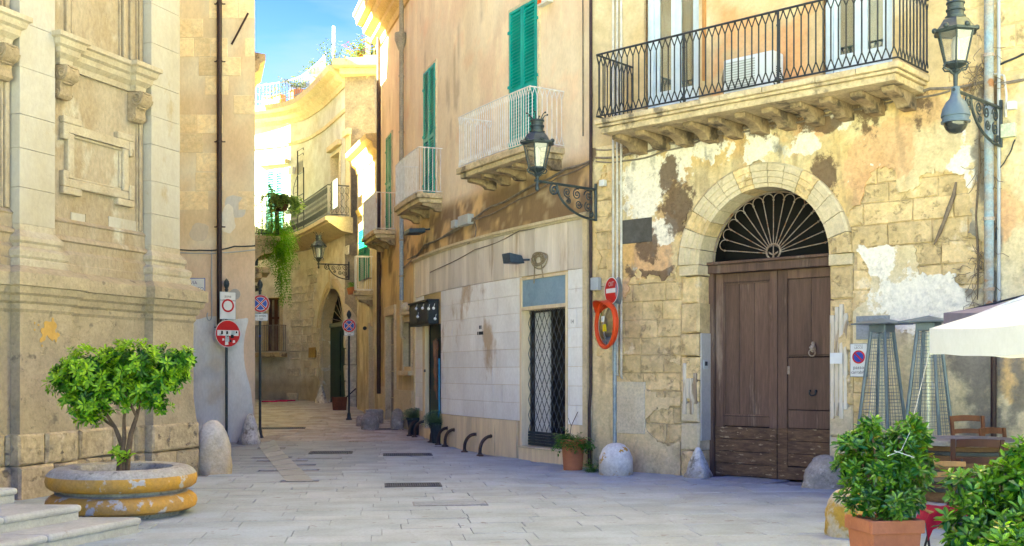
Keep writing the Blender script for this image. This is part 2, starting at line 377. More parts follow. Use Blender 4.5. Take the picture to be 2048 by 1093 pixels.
def patch(W, u0, u1, v0, v1, step, F, w=.02, thick=.02, colfn=None, maskfn=None):
    "a coat of plaster that survives where F(u,v) > 0, with broken edges"
    nu = int((u1-u0)/step)+1; nv = int((v1-v0)/step)+1
    us = np.linspace(u0, u1, nu); vz = np.linspace(v0, v1, nv); U, V = np.meshgrid(us, vz, indexing='ij'); Z = F(U, V)
    b = MB(); b.fixn = False; key = {}; uv = []
    def vid(k, u, v):
        if k not in key: key[k] = len(uv); uv.append((u, v))
        return key[k]
    pos = Z > 0; ed = {}
    for i in range(nu-1):
        for j in range(nv-1):
            cs = ((i, j), (i+1, j), (i+1, j+1), (i, j+1)); ps = [pos[c] for c in cs]
            if not any(ps): continue
            poly = []
            for k in range(4):
                a, c = cs[k], cs[(k+1) % 4]
                if ps[k]: poly.append(vid(a, us[a[0]], vz[a[1]]))
                if ps[k] != ps[(k+1) % 4]:
                    t = Z[a]/(Z[a]-Z[c]); kk = (min(a, c), max(a, c)); poly.append(vid(kk, us[a[0]]+(us[c[0]]-us[a[0]])*t, vz[a[1]]+(vz[c[1]]-vz[a[1]])*t))
            if len(poly) > 2:
                b.f.append(tuple(poly)); b.mi.append(0)
                for k in range(len(poly)): ed[(poly[k], poly[(k+1) % len(poly)])] = 1
    b.v = [tuple(W(u, v, w)) for u, v in uv]
    bd = [e for e in ed if (e[1], e[0]) not in ed]; low = {}
    for p, q in bd:
        for r_ in (p, q):
            if r_ not in low: low[r_] = len(uv); uv.append(uv[r_]); b.v.append(tuple(W(*uv[r_], w-thick)))
        b.f.append((q, p, low[p], low[q])); b.mi.append(0)
    if colfn and uv:
        a = np.array(uv); b.c = colfn(a[:, 0], a[:, 1])
        if maskfn: b.c2 = maskfn(a[:, 0], a[:, 1])
    return b
def block(W, u0, u1, v0, v1, w, dep=.08, gap=.006, rough=.008, q=rnd, ch=.014):
    "one squared stone with worn edges and an uneven face"
    b = MB(); a0, a1, b0, b1 = u0+gap, u1-gap, v0+gap, v1-gap; r = lambda: q.uniform(-rough, rough)
    ring = []
    for (uu, vv, ww) in ((0, 0, -dep), (0, 0, -ch), (ch, ch, 0)):
        for (su, sv) in ((0, 0), (1, 0), (1, 1), (0, 1)):
            ring.append((a0+uu+r()*.5 if su == 0 else a1-uu+r()*.5, b0+vv+r()*.5 if sv == 0 else b1-vv+r()*.5, w+ww+(r() if ww == 0 else 0)))
    cu, cv = a0+(a1-a0)*q.uniform(.35, .65), b0+(b1-b0)*q.uniform(.35, .65)
    ring.append((cu, cv, w+r()*1.6))
    fs = [(i+k*4, (i+1) % 4+k*4, (i+1) % 4+(k+1)*4, i+(k+1)*4) for k in (0, 1) for i in range(4)]+[(8+i, 8+(i+1) % 4, 12) for i in range(4)]
    b.add([W(*p) for p in ring], fs); b.fixn = False; return b
def stack(b, W, u0, u1, prof, wb=-.2, el=True, er=True):
    vs = []
    for w, v in prof:
        a = u0-(w if el else 0); c = u1+(w if er else 0)
        vs += [W(a, v, wb), W(a, v, w), W(c, v, w), W(c, v, wb)]
    fs = []
    for i in range(len(prof)-1):
        for k in range(4): fs.append((i*4+k, i*4+(k+1) % 4, i*4+4+(k+1) % 4, i*4+4+k))
    fs += [(0, 1, 2, 3), tuple(range(4*len(prof)-4, 4*len(prof)))]
    return b.add(vs, fs)

# ------------------------------------------------------------------ ground and paving
m_ground = mat('dusty_joint_mortar', (.30, .30, .30), (.20, .195, .19), 3, rough=.95, bump=.4, bscale=25)
m_pave = mat('worn_paving_stone', (1, 1, 1), (.78, .77, .76), 1.5, (.25, .24, .225), 4.5, .62, .05, rough=.58, bump=.35, bscale=34, bdist=.006, attr=True, fine=.16, spec=.35, pit=.15)
m_alley = mat('brown_alley_stone', (1, 1, 1), (.80, .74, .68), 2.0, rough=.75, bump=.4, bscale=30, bdist=.008, attr=True, fine=.2)
b = MB(); b.fixn = False
ys = [-250, 0, 22.5, 26, 30, 34, 36.9, 60, 400]
b.add([(x, y, gz(y)-.014) for y in ys for x in (-300, 300)], [(2*i, 2*i+1, 2*i+3, 2*i+2) for i in range(len(ys)-1)])
b.mi = [1]+b.mi[1:]; b.v[2] = (-300, 7.6, -.014); b.v[3] = (300, 7.6, -.014)
m_square = mat('pale_square_paving', (.44, .43, .42), (.38, .37, .36), 1.5, rough=.7, bump=.2)
ground = tag(b.build('ground', [m_ground, m_square]), 'grey stone paving of the square and alley', kind='structure')

def slab_geo(b, p, q, l, wd, ang, z, cl, cols, gap=.0035):
    c, s = math.cos(ang), math.sin(ang); vs = []
    for (e, dz) in ((gap, -.03), (gap, -.004), (gap+.005, 0)):
        for (a, d) in ((p+e, q+e), (p+l-e, q+e), (p+l-e, q+wd-e), (p+e, q+wd-e)):
            x, y = c*a-s*d, s*a+c*d; vs.append((x, y, gz(y)+z+dz))
    b.add(vs, [(i+4*k, (i+1) % 4+4*k, (i+1) % 4+4*k+4, i+4*k+4) for k in (0, 1) for i in range(4)]+[(8, 9, 10, 11)]); cols += [cl]*12
def inside(x, y, poly):
    r = False; n = len(poly)
    for i in range(n):
        x1, y1 = poly[i]; x2, y2 = poly[i-1]
        if (y1 > y) != (y2 > y) and x < (x2-x1)*(y-y1)/(y2-y1)+x1: r = not r
    return r
edgeS = [WS(u, 0, 0) for u in np.linspace(WS.len, WS.u_at(800), 12)]
main_poly = [(-16, 4), (9.5, 4), tuple(WD(7.6, 0, 0)[:2]), tuple(WD(0, 0, 0)[:2])]+[(p.x, p.y) for p in edgeS if p.y < 24.4]+[(-2.0, 24.4), (-5.7, 24.4), (-9, 24.1), (-5.3, 18.0), tuple((Cc+Vector((.25, 0))))]
pgs = random.Random(5); cand = []
ang = rad(7.0); q = 0.0
strip = [GP(518, 892), GP(573, 964), GP(628, 964), GP(548, 880)]; strip = [(p.x, p.y) for p in strip]
ca, sa = math.cos(ang), math.sin(ang)
q = 3.0
while q < 27:
    wd = pgs.choice((.30, .34, .38, .42)); p = -13+pgs.uniform(0, .6)
    while p < 11:
        l = pgs.uniform(.5, 1.05); pm, qm = p+l/2, q+wd/2; x, y = ca*pm-sa*qm, sa*pm+ca*qm
        if y > 7.5 and inside(x, y, main_poly) and not inside(x, y, strip):
            cand.append((p, q, l, wd, x, y))
        p += l
    q += wd
def score(s_):
    x, y = s_[4], s_[5]; px = CX+FPX*x/y; py = HY+FPX*EYE/y
    vis = -60 < px < 2110 and py < 1120
    return (s_[2]*s_[3]/y**3) if vis else 0
cand.sort(key=score, reverse=True)
rest = MB(); restc = []
for i, (p, q, l, wd, x, y) in enumerate(cand):
    k = pgs.uniform(.93, 1.07); w_ = pgs.uniform(-.02, .03); base = np.array((.385+w_*.4, .445, .455-w_*.4))*k
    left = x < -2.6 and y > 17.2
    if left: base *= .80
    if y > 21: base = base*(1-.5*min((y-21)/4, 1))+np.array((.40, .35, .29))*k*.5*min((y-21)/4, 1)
    z = pgs.uniform(-.003, .003)
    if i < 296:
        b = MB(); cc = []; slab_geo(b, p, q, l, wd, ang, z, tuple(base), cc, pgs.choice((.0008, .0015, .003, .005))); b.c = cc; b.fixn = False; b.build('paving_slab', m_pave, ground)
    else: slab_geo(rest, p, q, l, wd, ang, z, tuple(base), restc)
rest.c = restc; rest.fixn = False; tag(rest.build('slab_paving', m_pave, ground), kind='stuff')
# alley setts: brown, small
al = MB(); alc = []; q = 24.35
alley_poly = [(-6.3, 24.3), (-1.4, 24.3)]+[(p.x, p.y) for p in edgeS if p.y >= 24.3]+[(WS(0, 0)[0], WS(0, 0)[1]), (-4.7, 34.2), (-5.2, 35.4), (-6.7, 38.6), (-7.8, 40.2), (-9.7, 41.3), (-13, 42.2), (-13, 36), (-8.4, 33.6)]
while q < 42:
    wd = pgs.choice((.26, .30, .34)); p = -13+pgs.uniform(0, .4)
    while p < 0:
        l = pgs.uniform(.34, .62); x, y = p+l/2, q+wd/2
        if inside(x, y, alley_poly) and not inside(x, y, strip):
            k = pgs.uniform(.82, 1.12); slab_geo(al, p, q, l, wd, 0, pgs.uniform(-.004, .004), tuple(np.array((.48, .44, .38))*k), alc, gap=.005)
        p += l
    q += wd
al.c = alc; al.fixn = False; tag(al.build('alley_paving', m_alley, ground), kind='stuff')
# cream kerb strip running out of the alley
for i in range(8):
    t0, t1 = i/8+.004, (i+1)/8-.004
    a, d, e, f = (Vector(p) for p in strip)
    qd = [a.lerp(d, t0), a.lerp(d, t1), f.lerp(e, t1), f.lerp(e, t0)]
    b = MB(); b.add([(p.x, p.y, gz(p.y)+z) for z in (-.02, .006) for p in qd], [(4, 5, 6, 7)]+[(k, (k+1) % 4, 4+(k+1) % 4, 4+k) for k in range(4)])
    b.c = [tuple(np.array((.44, .455, .405))*pgs.uniform(.8, 1.1))]*8; b.build('kerb_stone', m_pave, ground)

# ------------------------------------------------------------------ church
church = thing('church', WC(CL, 0, 0), 'pale limestone church flank with pilasters, scrolled brackets and a framed panel', 'church')
def cu(x, w=0): return WC.u_at(x, w)
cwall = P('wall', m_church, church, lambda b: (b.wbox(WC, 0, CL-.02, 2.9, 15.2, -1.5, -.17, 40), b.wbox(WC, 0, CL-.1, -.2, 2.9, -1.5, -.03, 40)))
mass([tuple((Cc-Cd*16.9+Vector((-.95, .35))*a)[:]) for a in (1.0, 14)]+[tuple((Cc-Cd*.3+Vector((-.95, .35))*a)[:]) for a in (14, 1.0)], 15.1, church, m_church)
mass([(-5.75, 17.2), (-7.55, 24.0), (-18, 24.0), (-18, 21)], 13.8, church, m_church, 'unseen_sun_block')  # unseen mass added to stop sun leaking past the church end
P('cornice', m_church, church, lambda b: b.sweep([(-.3, 14.4), (.2, 14.5), (.35, 14.9), (.6, 15.1), (.6, 15.4), (-.3, 15.4)], list(np.linspace(0, CL, 20)), WC))
pil = [(CL-.67, CL), (CL-3.22, CL-2.61), (CL-5.83, CL-5.2), (CL-8.4, CL-7.8)]
ped = [(.18, .80), (.145, 1.2), (.145, 2.36), (.17, 2.40), (.165, 2.47), (.20, 2.50), (.215, 2.57), (.25, 2.60), (.27, 2.68), (.30, 2.69), (.30, 2.85), (.27, 2.87), (.13, 2.95)]
base = [(.12, 2.95), (.12, 3.03), (.10, 3.05), (.12, 3.08), (.125, 3.15), (.10, 3.18), (.055, 3.20), (.05, 3.25), (.075, 3.28), (.075, 3.33), (.045, 3.36), (.0, 3.42), (0, 3.5)]
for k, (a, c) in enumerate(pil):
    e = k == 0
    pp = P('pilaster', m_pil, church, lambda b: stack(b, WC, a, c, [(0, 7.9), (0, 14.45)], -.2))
    v = 3.5; q = random.Random(k+3)
    while v < 7.85:
        h = min(q.uniform(.42, .62), 7.9-v)
        if h < .2: h = 7.9-v
        P('stone_course', m_pil, pp, lambda b: b.wbox(WC, a, c, v+.002, v+h-.002, -.2, q.uniform(-.003, .003), 1), bevel=.004); v += h
    P('pilaster_base', m_ctrim, pp, lambda b: stack(b, WC, a, c, base, -.2), smooth=25)
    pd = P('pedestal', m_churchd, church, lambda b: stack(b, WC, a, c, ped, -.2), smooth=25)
    for (v0, v1) in ((0, .42), (.42, .83)):
        n = 2; off = q.uniform(.35, .65); us = [a-.22, a-.22+(c-a+.44)*off, c+.22] if v0 == 0 or k else [a-.22, c+.22]
        for i in range(len(us)-1): block(WC, us[i], us[i+1], v0-.05 if v0 == 0 else v0, v1, .21, .42, .008, .014, q, .03).build('stone_block', m_blockc, pd)
for k in range(3):                                                      # bays between the pilasters
    a, c = pil[k+1][1], pil[k][0]; us = [a-.1, c+.1]; q = random.Random(30+k)
    bp = P('bay_plinth', m_churchd, church, lambda b: b.sweep([(w-.15, v) for w, v in ped]+[(-.4, 2.95), (-.4, .8)], us, WC), smooth=25)
    P('bay_base_moulding', m_church, church, lambda b: b.sweep([(-.30, 2.95), (-.03, 2.95), (-.03, 3.05), (-.05, 3.07), (-.05, 3.2), (-.09, 3.25), (-.09, 3.36), (-.06, 3.38), (-.08, 3.43), (-.12, 3.46), (-.12, 3.62), (-.10, 3.64), (-.17, 3.70), (-.30, 3.70)], us, WC), smooth=25)
    for (v0, v1) in ((0, .42), (.42, .83)):
        u = a-.05
        while u < c:
            l = q.uniform(.42, .72); e = min(u+l, c+.05)
            if c+.05-e < .2: e = c+.05
            block(WC, u, e, v0-.05 if v0 == 0 else v0, v1, .06, .3, .008, .014, q, .03).build('stone_block', m_blockc, bp); u = e
    # cornice over the panel, its brackets and the framed panel
    mid = (a+c)/2; hw = (c-a)/2
    if k == 2: continue
    prof = [(-.25, 5.72), (-.12, 5.72), (-.11, 5.80), (-.05, 5.86), (-.04, 5.93), (.0, 5.96), (.02, 6.03), (.055, 6.05), (.055, 6.11), (-.25, 6.13)]
    ck = P('panel_cornice', m_ctrim, church, lambda b: b.sweep(prof, [a+.02, c-.02], WC), smooth=25)
    for sx in (a+.02, c-.42):
        P('cornice_end', m_ctrim, ck, lambda b: stack(b, WC, sx+.07, sx+.33, [(w+.10, v+.003) for w, v in prof[1:-1]]+[(.0, 6.135)], -.2), smooth=25)
        def console(b, s0=sx+.09):
            T = lambda x, y, z: WC(s0+z, 5.71-y, -.17+x)
            pr = [(0, 0), (.24, 0), (.27, .03), (.275, .10), (.25, .17), (.20, .21), (.16, .23), (.145, .28), (.155, .34), (.15, .39), (.11, .43), (.05, .43), (0, .38)]
            b.prism(pr, 0, .22, T)
            for (cx_, cy_, r_) in ((.175, .105, .10), (.095, .36, .055)):
                for side in (0, 1):
                    pts = []
                    for i in range(26):
                        an = i*.52; rr = r_*(1-i/27); pts.append(T(cx_+rr*math.cos(an), cy_+rr*math.sin(an), -.008 if side == 0 else .228))
                    b.tube(pts, .013, 5)
            for i in range(7): b.tube([T(.262-.015*i, .02+.034*i, .03), T(.285-.015*i, .03+.034*i, .11), T(.262-.015*i, .02+.034*i, .19)], .016, 5)
        P('scroll_bracket', m_scroll, ck, console, smooth=35)
    fr = P('panel_frame', m_ctrim, church, lambda b: None or b.wbox(WC, mid-.62, mid+.60, 4.86, 4.98, -.18, -.10, 1))
    u0, u1, v0, v1 = mid-.62, mid+.60, 4.12, 4.98
    for (x0, x1, y0, y1, w1) in ((u0, u1, v0, v0+.12, -.10), (u0, u0+.12, v0+.121, v1-.121, -.10), (u1-.12, u1, v0+.121, v1-.121, -.10), (u0+.12, u1-.12, v0+.12, v0+.16, -.135), (u0+.12, u1-.12, v1-.16, v1-.12, -.135), (u0+.12, u0+.16, v0+.161, v1-.161, -.135), (u1-.16, u1-.12, v0+.161, v1-.161, -.135),
                                 (u0-.10, u0+.25, v1+.001, v1+.10, -.085), (u1-.25, u1+.10, v1+.001, v1+.10, -.085), (u0-.10, u0+.25, v0-.10, v0-.001, -.085), (u1-.25, u1+.10, v0-.10, v0-.001, -.085),
                                 (u0-.10, u0-.001, v1-.22, v1, -.085), (u1+.001, u1+.10, v1-.22, v1, -.085), (u0-.10, u0-.001, v0, v0+.22, -.085), (u1+.001, u1+.10, v0, v0+.22, -.085)):
        P('frame_moulding', m_ctrim, fr, lambda b: b.wbox(WC, x0, x1, y0, y1, -.18, w1, 1), bevel=.018)
    for (x0, x1, w1, va, vb) in ((a+.03, a+.10, -.13, 3.7, 14.4), (a+.12, a+.15, -.145, 3.7, 14.4), (c-.10, c-.03, -.13, 3.7, 14.4), (c-.15, c-.12, -.145, 3.7, 14.4), (a+.34, a+.42, -.12, 6.14, 14.4), (a+.45, a+.48, -.14, 6.14, 14.4), (c-.46, c-.38, -.12, 6.14, 14.4), (c-.52, c-.49, -.14, 6.14, 14.4), (c-.30, c-.24, -.13, 6.14, 14.4)):
        P('bay_moulding', m_church, church, lambda b: b.wbox(WC, x0, x1, va, vb, -.18, w1, 1), bevel=.01)
    if k == 0:                                                          # paler and ochre repair stones under the panel
        for (xa, xb, ya, yb) in ((142, 170, 430, 453), (217, 286, 446, 474), (171, 216, 437, 465)):
            p0 = WC.px(xa, yb, -.165); p1 = WC.px(xb, ya, -.165)
            P('repair_stone', m_church if xa == 171 else m_pil, church, lambda b: b.wbox(WC, p0[0], p1[0], p0[1], p1[1], -.2, -.160, 1))

pu, pv = WC.px(96, 663, .147)
patch(WC, pu-.5, pu+.5, pv-.5, pv+.5, .03, lambda U, V: .9-((U-pu)/.19)**2-((V-pv)/.17)**2+(fbm(U*14, V*14, 77, 5, .7)-.5)*5.0, .150, .004, lambda u, v: np.zeros(u.shape+(3,))+np.array((.52, .33, .10))).build('ochre_repair', m_plaster, church)
# ------------------------------------------------------------------ church steps
m_step = mat('worn_step_stone', (.45, .455, .42), (.38, .385, .355), 3, (.30, .26, .21), 3.5, .6, .08, rough=.7, bump=.4, bscale=30, bdist=.008, fine=.18, pit=.2)
stepo = thing('stone_steps', XY(80, 10.9), 'worn pale stone steps with rounded nosings beside the ringed planter', 'steps')
for i, (fx, fy, z1, end) in enumerate(((277, 1063, .15, 11.0), (150, 1050, .30, 10.82), (28, 1030, .45, 10.98))):
    z0 = z1-.15-(.02 if i == 0 else 0)
    e = XY(0, end); X = ((277, 157, 29)[i]-CX)/FPX*end*(EYE-z1)/(EYE-z1)
    def st(b, X=X, end=end, z0=z0, z1=z1, lo=False):
        far = Vector((X, end)); near = far-Cd*9
        poly = [(far.x, far.y), (near.x, near.y), (near.x-6, near.y), (far.x-5, far.y+.05)]
        b.prism(poly, z0, z1-.075, lambda x, y, z: Vector((x, y, z)))
    P('riser', m_step, stepo, st)
    n = 0; t = 0.0; q = random.Random(i)
    while t < 4.5:                                                      # treads: nosed slabs laid end to end
        l = q.uniform(.9, 1.3)
        far = Vector((X, end))-Cd*(t+.003 if t else 0); near = Vector((X, end))-Cd*(t+l-.003); o = Vector((Cd.y, -Cd.x))*.035
        far2 = far+o; near2 = near+o; ex = Vector((0, .03)) if t == 0 else Vector((0, 0))
        b = MB(); b.prism([tuple(far2+ex), tuple(near2), (near2.x-4.5, near2.y-.3), (far2.x-4.5, far2.y-.3+(.5 if t == 0 else 0))], z1-.075, z1, lambda x, y, z: Vector((x, y, z)))
        b.build('tread', m_step, stepo, bevel=.028); t += l

# ------------------------------------------------------------------ house with the brown downpipe
def colB(u, v):
    x = u-12; n = fbm(u*1.2, v*1.2, 3); n2 = fbm(u*3, v*.8, 9)
    c = np.zeros(u.shape+(3,))+np.array((.76, .60, .38))
    c = lerp3(c, (.78, .69, .52), smooth(.45, .65, n)); c = lerp3(c, (.72, .53, .35), smooth(.5, .7, n2)*.6)
    c = lerp3(c, (.76, .56, .39), (1-smooth(4.2, 4.5, v+(n-.5)*.5))*.8)
    return c
bh = thing('corner_house', (-5.63, BY, gz(BY)), 'tall ochre plastered house with a dark brown downpipe', 'house')
def blocksB(u, v): return None
bw = grid_wall(WB, 0, WB.len, -.1, 13.6, 0, step=.30, colfn=colB).build('wall', m_stucco, bh)
mass([(-12, BY+.02), (-5.64, BY+.02), (-7.0, 29.2), (-12, 29.2)], 13.5, bh, mat('side_plaster', (.55, .42, .27), (.45, .34, .22), 2, rough=.93))
P('roof_tiles', mat('terracotta_tile', (.42, .19, .09), (.50, .27, .14), 6, rough=.85), bh, lambda b: b.box(-12.2, -5.45, BY-.25, BY+5, 13.5, 13.65))
pB = grid_wall(WB, 0, 1, 0, 1)
def Fgrey(U, V):
    x0 = WB.u_at(388); n = fbm(U*1.6, V*1.6, 21)
    return np.minimum(np.minimum(2.78+(n-.5)*.35-V, U-(x0-.3)), WB.u_at(497)+.10*np.sin(V*2.3)-U)*1.0+(n-.5)*.05
def colgrey(u, v):
    n = fbm(u*2, v*2, 5); c = np.zeros(u.shape+(3,))+np.array((.80, .79, .76)); c = lerp3(c, (.70, .62, .50), smooth(.55, .75, n)*.8)
    return lerp3(c, (.58, .58, .58), smooth(.6, .8, fbm(u*1.1, v*3, 44))*.6)
patch(WB, WB.u_at(375), WB.len, -.05, 3.2, .06, Fgrey, .006, .008, colgrey).build('whitewash', m_stucco, bh)
def smear(cx_, cy_, rx, ry, seed):
    u0, v0 = WB.px(cx_, cy_)
    return lambda U, V: 1-((U-u0)/rx)**2-((V-v0)/ry)**2+(fbm(U*5, V*5, seed)-.5)*2.2
for (cx_, cy_, rx, ry, sd, cl) in ((471, 412, .26, .22, 3, (.60, .57, .52)), (398, 465, .22, .20, 7, (.66, .57, .45)), (456, 440, .16, .34, 17, (.80, .74, .62))):
    u0, v0 = WB.px(cx_, cy_)
    patch(WB, u0-rx*2.2, u0+rx*2.2, v0-ry*2.2, v0+ry*2.2, .05, smear(cx_, cy_, rx, ry, sd), .004+.0007*sd, .006, lambda u, v, cl=cl: np.zeros(u.shape+(3,))+np.array(cl)).build('cement_patch', m_stucco, bh)
# exposed courses high on this wall
q = random.Random(77)
for r_ in range(12):
    v0 = 5.15+.42*r_; u = WB.u_at(356)
    while u < WB.len-.06:
        l = q.uniform(.35, .75); e = min(u+l, WB.len-.01)
        if q.random() < .42: block(WB, u, e, v0, v0+.42, .006, .02, .007, .004, q, .006).build('stone_block', mat('yellow_stone_block', (.80, .61, .35), (.84, .69, .44), 2.5, rough=.93, bump=.4, bscale=20, bdist=.012, rv=.13, fine=.18), bw)
        u = e
u_p = WB.u_at(441)
dpipe = P('downpipe', m_pipedark, bh, lambda b: (b.tube([WB(u_p, 12.5, .09), WB(u_p, 2.45, .09)], .055, 10)), smooth=40)
for yy in (10, 125, 285, 455, 655):
    vv = WB.v_at(u_p, yy)
    P('pipe_clip', m_pipedark, dpipe, lambda b: (b.tube([WB(u_p, vv-.015, .09), WB(u_p, vv+.015, .09)], .068, 10), b.tube([WB(u_p-.12, vv, .05), WB(u_p+.12, vv, .05)], .014, 6)))
P('wall_rod', m_pipedark, bh, lambda b: b.tube([WB(*WB.px(464, 90), .03), WB(*WB.px(483, 62), .14), WB(*WB.px(501, 33), .22)], .022, 6))
uth, vth = WB.px(424, 500)
hook = [WB(uth, vth-.02*0-i*.18, .03) for i in range(9)]+[WB(uth-.02-.10*math.sin(t), vth-1.6-.10*(1-math.cos(t))-.05, .03) for t in np.linspace(.3, 4.4, 9)]
P('conduit', m_plas, bh, lambda b: b.tube([WB(uth, vth-t, .03) for t in np.linspace(0, 1.35, 6)]+[WB(uth-.05+.05*math.cos(t)*1.0, vth-1.45-.10*math.sin(t), .03) for t in np.linspace(.2, 3.9, 10)], .013, 6), smooth=40)
# ------------------------------------------------------------------ house with the great arched door
UC, RI, RO, VS = 3.105, 1.065, 1.415, 3.25
dh = thing('stone_house', WD(UC, 0, 0), 'crumbling ochre stone house with a great arched door and long balcony', 'house')
def in_arch(u, v, r): return abs(u-UC) < r and v < VS or (u-UC)**2+(v-VS)**2 < r*r
W1 = [WD.u_at(1297, -.1), WD.u_at(1406, -.1)]; W2 = [WD.u_at(1652, -.1), WD.u_at(1792, -.1)]
dholes = [(W1[0], W1[1], 5.5, 8.6), (W2[0], W2[1], 5.5, 8.6)]
dwall = grid_wall(WD, -.06, 14, -.3, 12.5, -.024, holes=dholes, step=.3, pred=lambda u, v: in_arch(u, v, RI+.17)).build('wall', m_mortar, dh)
mass([tuple(WD(u, 0, w)[:2]) for u, w in ((0.02, -1.6), (0.0, -9), (14, -9), (14, -1.6))], 12.4, dh, m_mortar)
mass([tuple(WD(u, 0, w)[:2]) for u, w in ((0.02, -.06), (0.02, -1.7), (.3, -1.7), (.3, -.06))], 12.4, dh, m_mortar, 'side_wall')
# squared stones
q = random.Random(4); v = -.05; rowi = 0; nb = 0
while v < 5.2:
    h = q.choice((.26, .28, .30)); u = -.04-q.uniform(0, .3)
    while u < 7.4:
        l = q.uniform(.38, .72); a, c = max(u, -.04), min(u+l, 7.6); um, vm = (a+c)/2, v+h/2
        lim = (RO-.03) if vm > VS else RO-.01
        if vm > VS:
            dd = lim*lim-(vm-VS)**2; half = math.sqrt(dd) if dd > 0 else -1
        else: half = lim
        if half > 0:
            if a < UC-half < c: c = UC-half
            if a < UC+half < c: a = UC+half
        if not (half > 0 and UC-half < (a+c)/2 < UC+half) and c-a > .08 and nb < 296:
            block(WD, a, c, v, v+h, q.uniform(-.008, .008), .04, .0035, .012, q, .012).build('stone_block', m_block, dwall); nb += 1
        u += l
    v += h
# plaster that survives on the stones
def ell(items, U, V, seed, warp=.9):
    m = np.zeros(np.shape(U)); n = (fbm(U*4.2, V*4.2, seed, 6, .66)-.5)*2.4*warp
    for cx_, cy_, rx, ry in items:
        u0, v0 = WD.px(cx_, cy_); k = WD(u0, 0, 0).y/FPX
        m = np.maximum(m, smooth(0, .22, 1-((U-u0)/(rx*k*1.07))**2-((V-v0)/(ry*k))**2+n))
    return m
bare = [(1310, 640, 95, 95), (1290, 720, 60, 60), (1390, 570, 40, 150), (1800, 440, 110, 60), (1760, 410, 40, 80), (1880, 440, 60, 110), (1700, 560, 40, 60), (1330, 760, 50, 40), (1345, 850, 60, 40), (1210, 430, 25, 90), (1205, 620, 20, 100), (1940, 520, 40, 60), (1720, 800, 20, 80)]
def Fpl(U, V):
    n = fbm(U*1.3, V*1.3, 61, 7, .62)-.5
    f = .22+n*.9-ell(bare, U, V, 13, .6)*.95
    return np.minimum(f, .9*(np.hypot(U-UC, np.maximum(V-VS, 0))-RO-.0))
def colD(u, v, want=False):
    n1 = fbm(u*.9, v*.9, 101); n2 = fbm(u*2.2, v*2.2, 131, 5, .6); n3 = fbm(u*6, v*1.3, 151, 4)
    c = np.zeros(u.shape+(3,))+np.array((.62, .46, .245))
    c = lerp3(c, (.63, .53, .35), smooth(.42, .62, n1)); c = lerp3(c, (.56, .36, .19), smooth(.54, .7, n2)*.75)
    low = 1-smooth(2.9, 3.4, v+(n1-.5)*1.2)
    c = lerp3(c, (.66, .58, .43), low*smooth(4.2, 4.9, u)*.9)
    c = lerp3(c, (.66, .54, .36), low*(1-smooth(1.8, 2.4, u))*.7)
    c = lerp3(c, (.60, .37, .22), ell([(1735, 350, 45, 95), (1790, 300, 40, 60), (1250, 590, 40, 30), (1300, 520, 60, 55), (1620, 250, 40, 40), (2000, 440, 30, 60)], u, v, 201, .8)*.8)
    c = lerp3(c, (.70, .60, .42), 0*v) if False else c
    wh = ([(1290, 370, 55, 75), (1350, 330, 40, 40), (1400, 290, 60, 40), (1520, 290, 30, 45), (1610, 280, 30, 45), (1680, 240, 16, 40), (1330, 460, 26, 22), (1900, 560, 60, 40), (1840, 600, 90, 60), (1750, 520, 40, 40), (1390, 810, 20, 60), (1930, 330, 22, 40)])
    dk = ([(1355, 415, 42, 45), (1345, 350, 24, 40), (1660, 350, 32, 42), (1300, 490, 30, 20), (1310, 545, 50, 14), (1730, 210, 60, 14), (1640, 240, 40, 12), (1560, 235, 30, 12), (1480, 245, 40, 14), (1380, 260, 90, 18)])
    gr = ([(1960, 740, 34, 120), (1985, 560, 18, 140), (1965, 330, 12, 140), (2035, 760, 14, 110), (1925, 720, 30, 40), (1975, 860, 40, 60), (1930, 470, 12, 60), (1955, 560, 20, 40)])
    if want: return wh, dk, gr
    c = lerp3(c, (.62, .40, .17), ell([(2030, 760, 30, 60), (1310, 570, 50, 20), (1255, 500, 20, 60)], u, v, 221, .8)*.7)
    c = lerp3(c, (.30, .22, .14), smooth(.62, .74, n3)*.45)
    c = lerp3(c, (.36, .32, .25), (1-smooth(.1, .55, v+(n2-.5)*.6))*.6)
    return np.clip(c*np.array((1.16, 1.14, 1.04)), 0, .86)
def maskD(u, v):
    out = []
    for i, items in enumerate(colD(np.zeros(1), np.zeros(1), True)):
        m = np.full(u.shape, -1.0); wx = (fbm(u*3, v*3, 700+i*20, 4)-.5)*.35; wy = (fbm(u*3, v*3, 750+i*20, 4)-.5)*.45
        for cx_, cy_, rx, ry in items:
            u0, v0 = WD.px(cx_, cy_); k = WD(u0, 0, 0).y/FPX; d = np.sqrt(((u+wx-u0)/(rx*k*1.07))**2+((v+wy-v0)/(ry*k))**2); m = np.maximum(m, .5+.55*(1.0-d))
        if i == 1:                                                       # drips below the balcony
            m = np.maximum(m, .12+.95*(fbm(u*4.5, v*.45, 811, 4)-.5)*1.5*smooth(3.7, 5.2, v)+.30*smooth(4.75, 5.25, v))
        if i == 2: m = np.maximum(m, .05+.9*(fbm(u*6, v*.6, 831, 4)-.5)*1.4)
        if i == 0: m = np.maximum(m, -.1+1.2*(fbm(u*1.6, v*1.6, 851, 5, .6)-.42))
        out.append(np.clip(m, -.6, 1.4))
    return np.stack(out, -1)
patch(WD, -.04, 8.6, -.05, 5.32, .027, Fpl, .022, .03, colD, maskD).build('plaster', m_plasterd, dh)
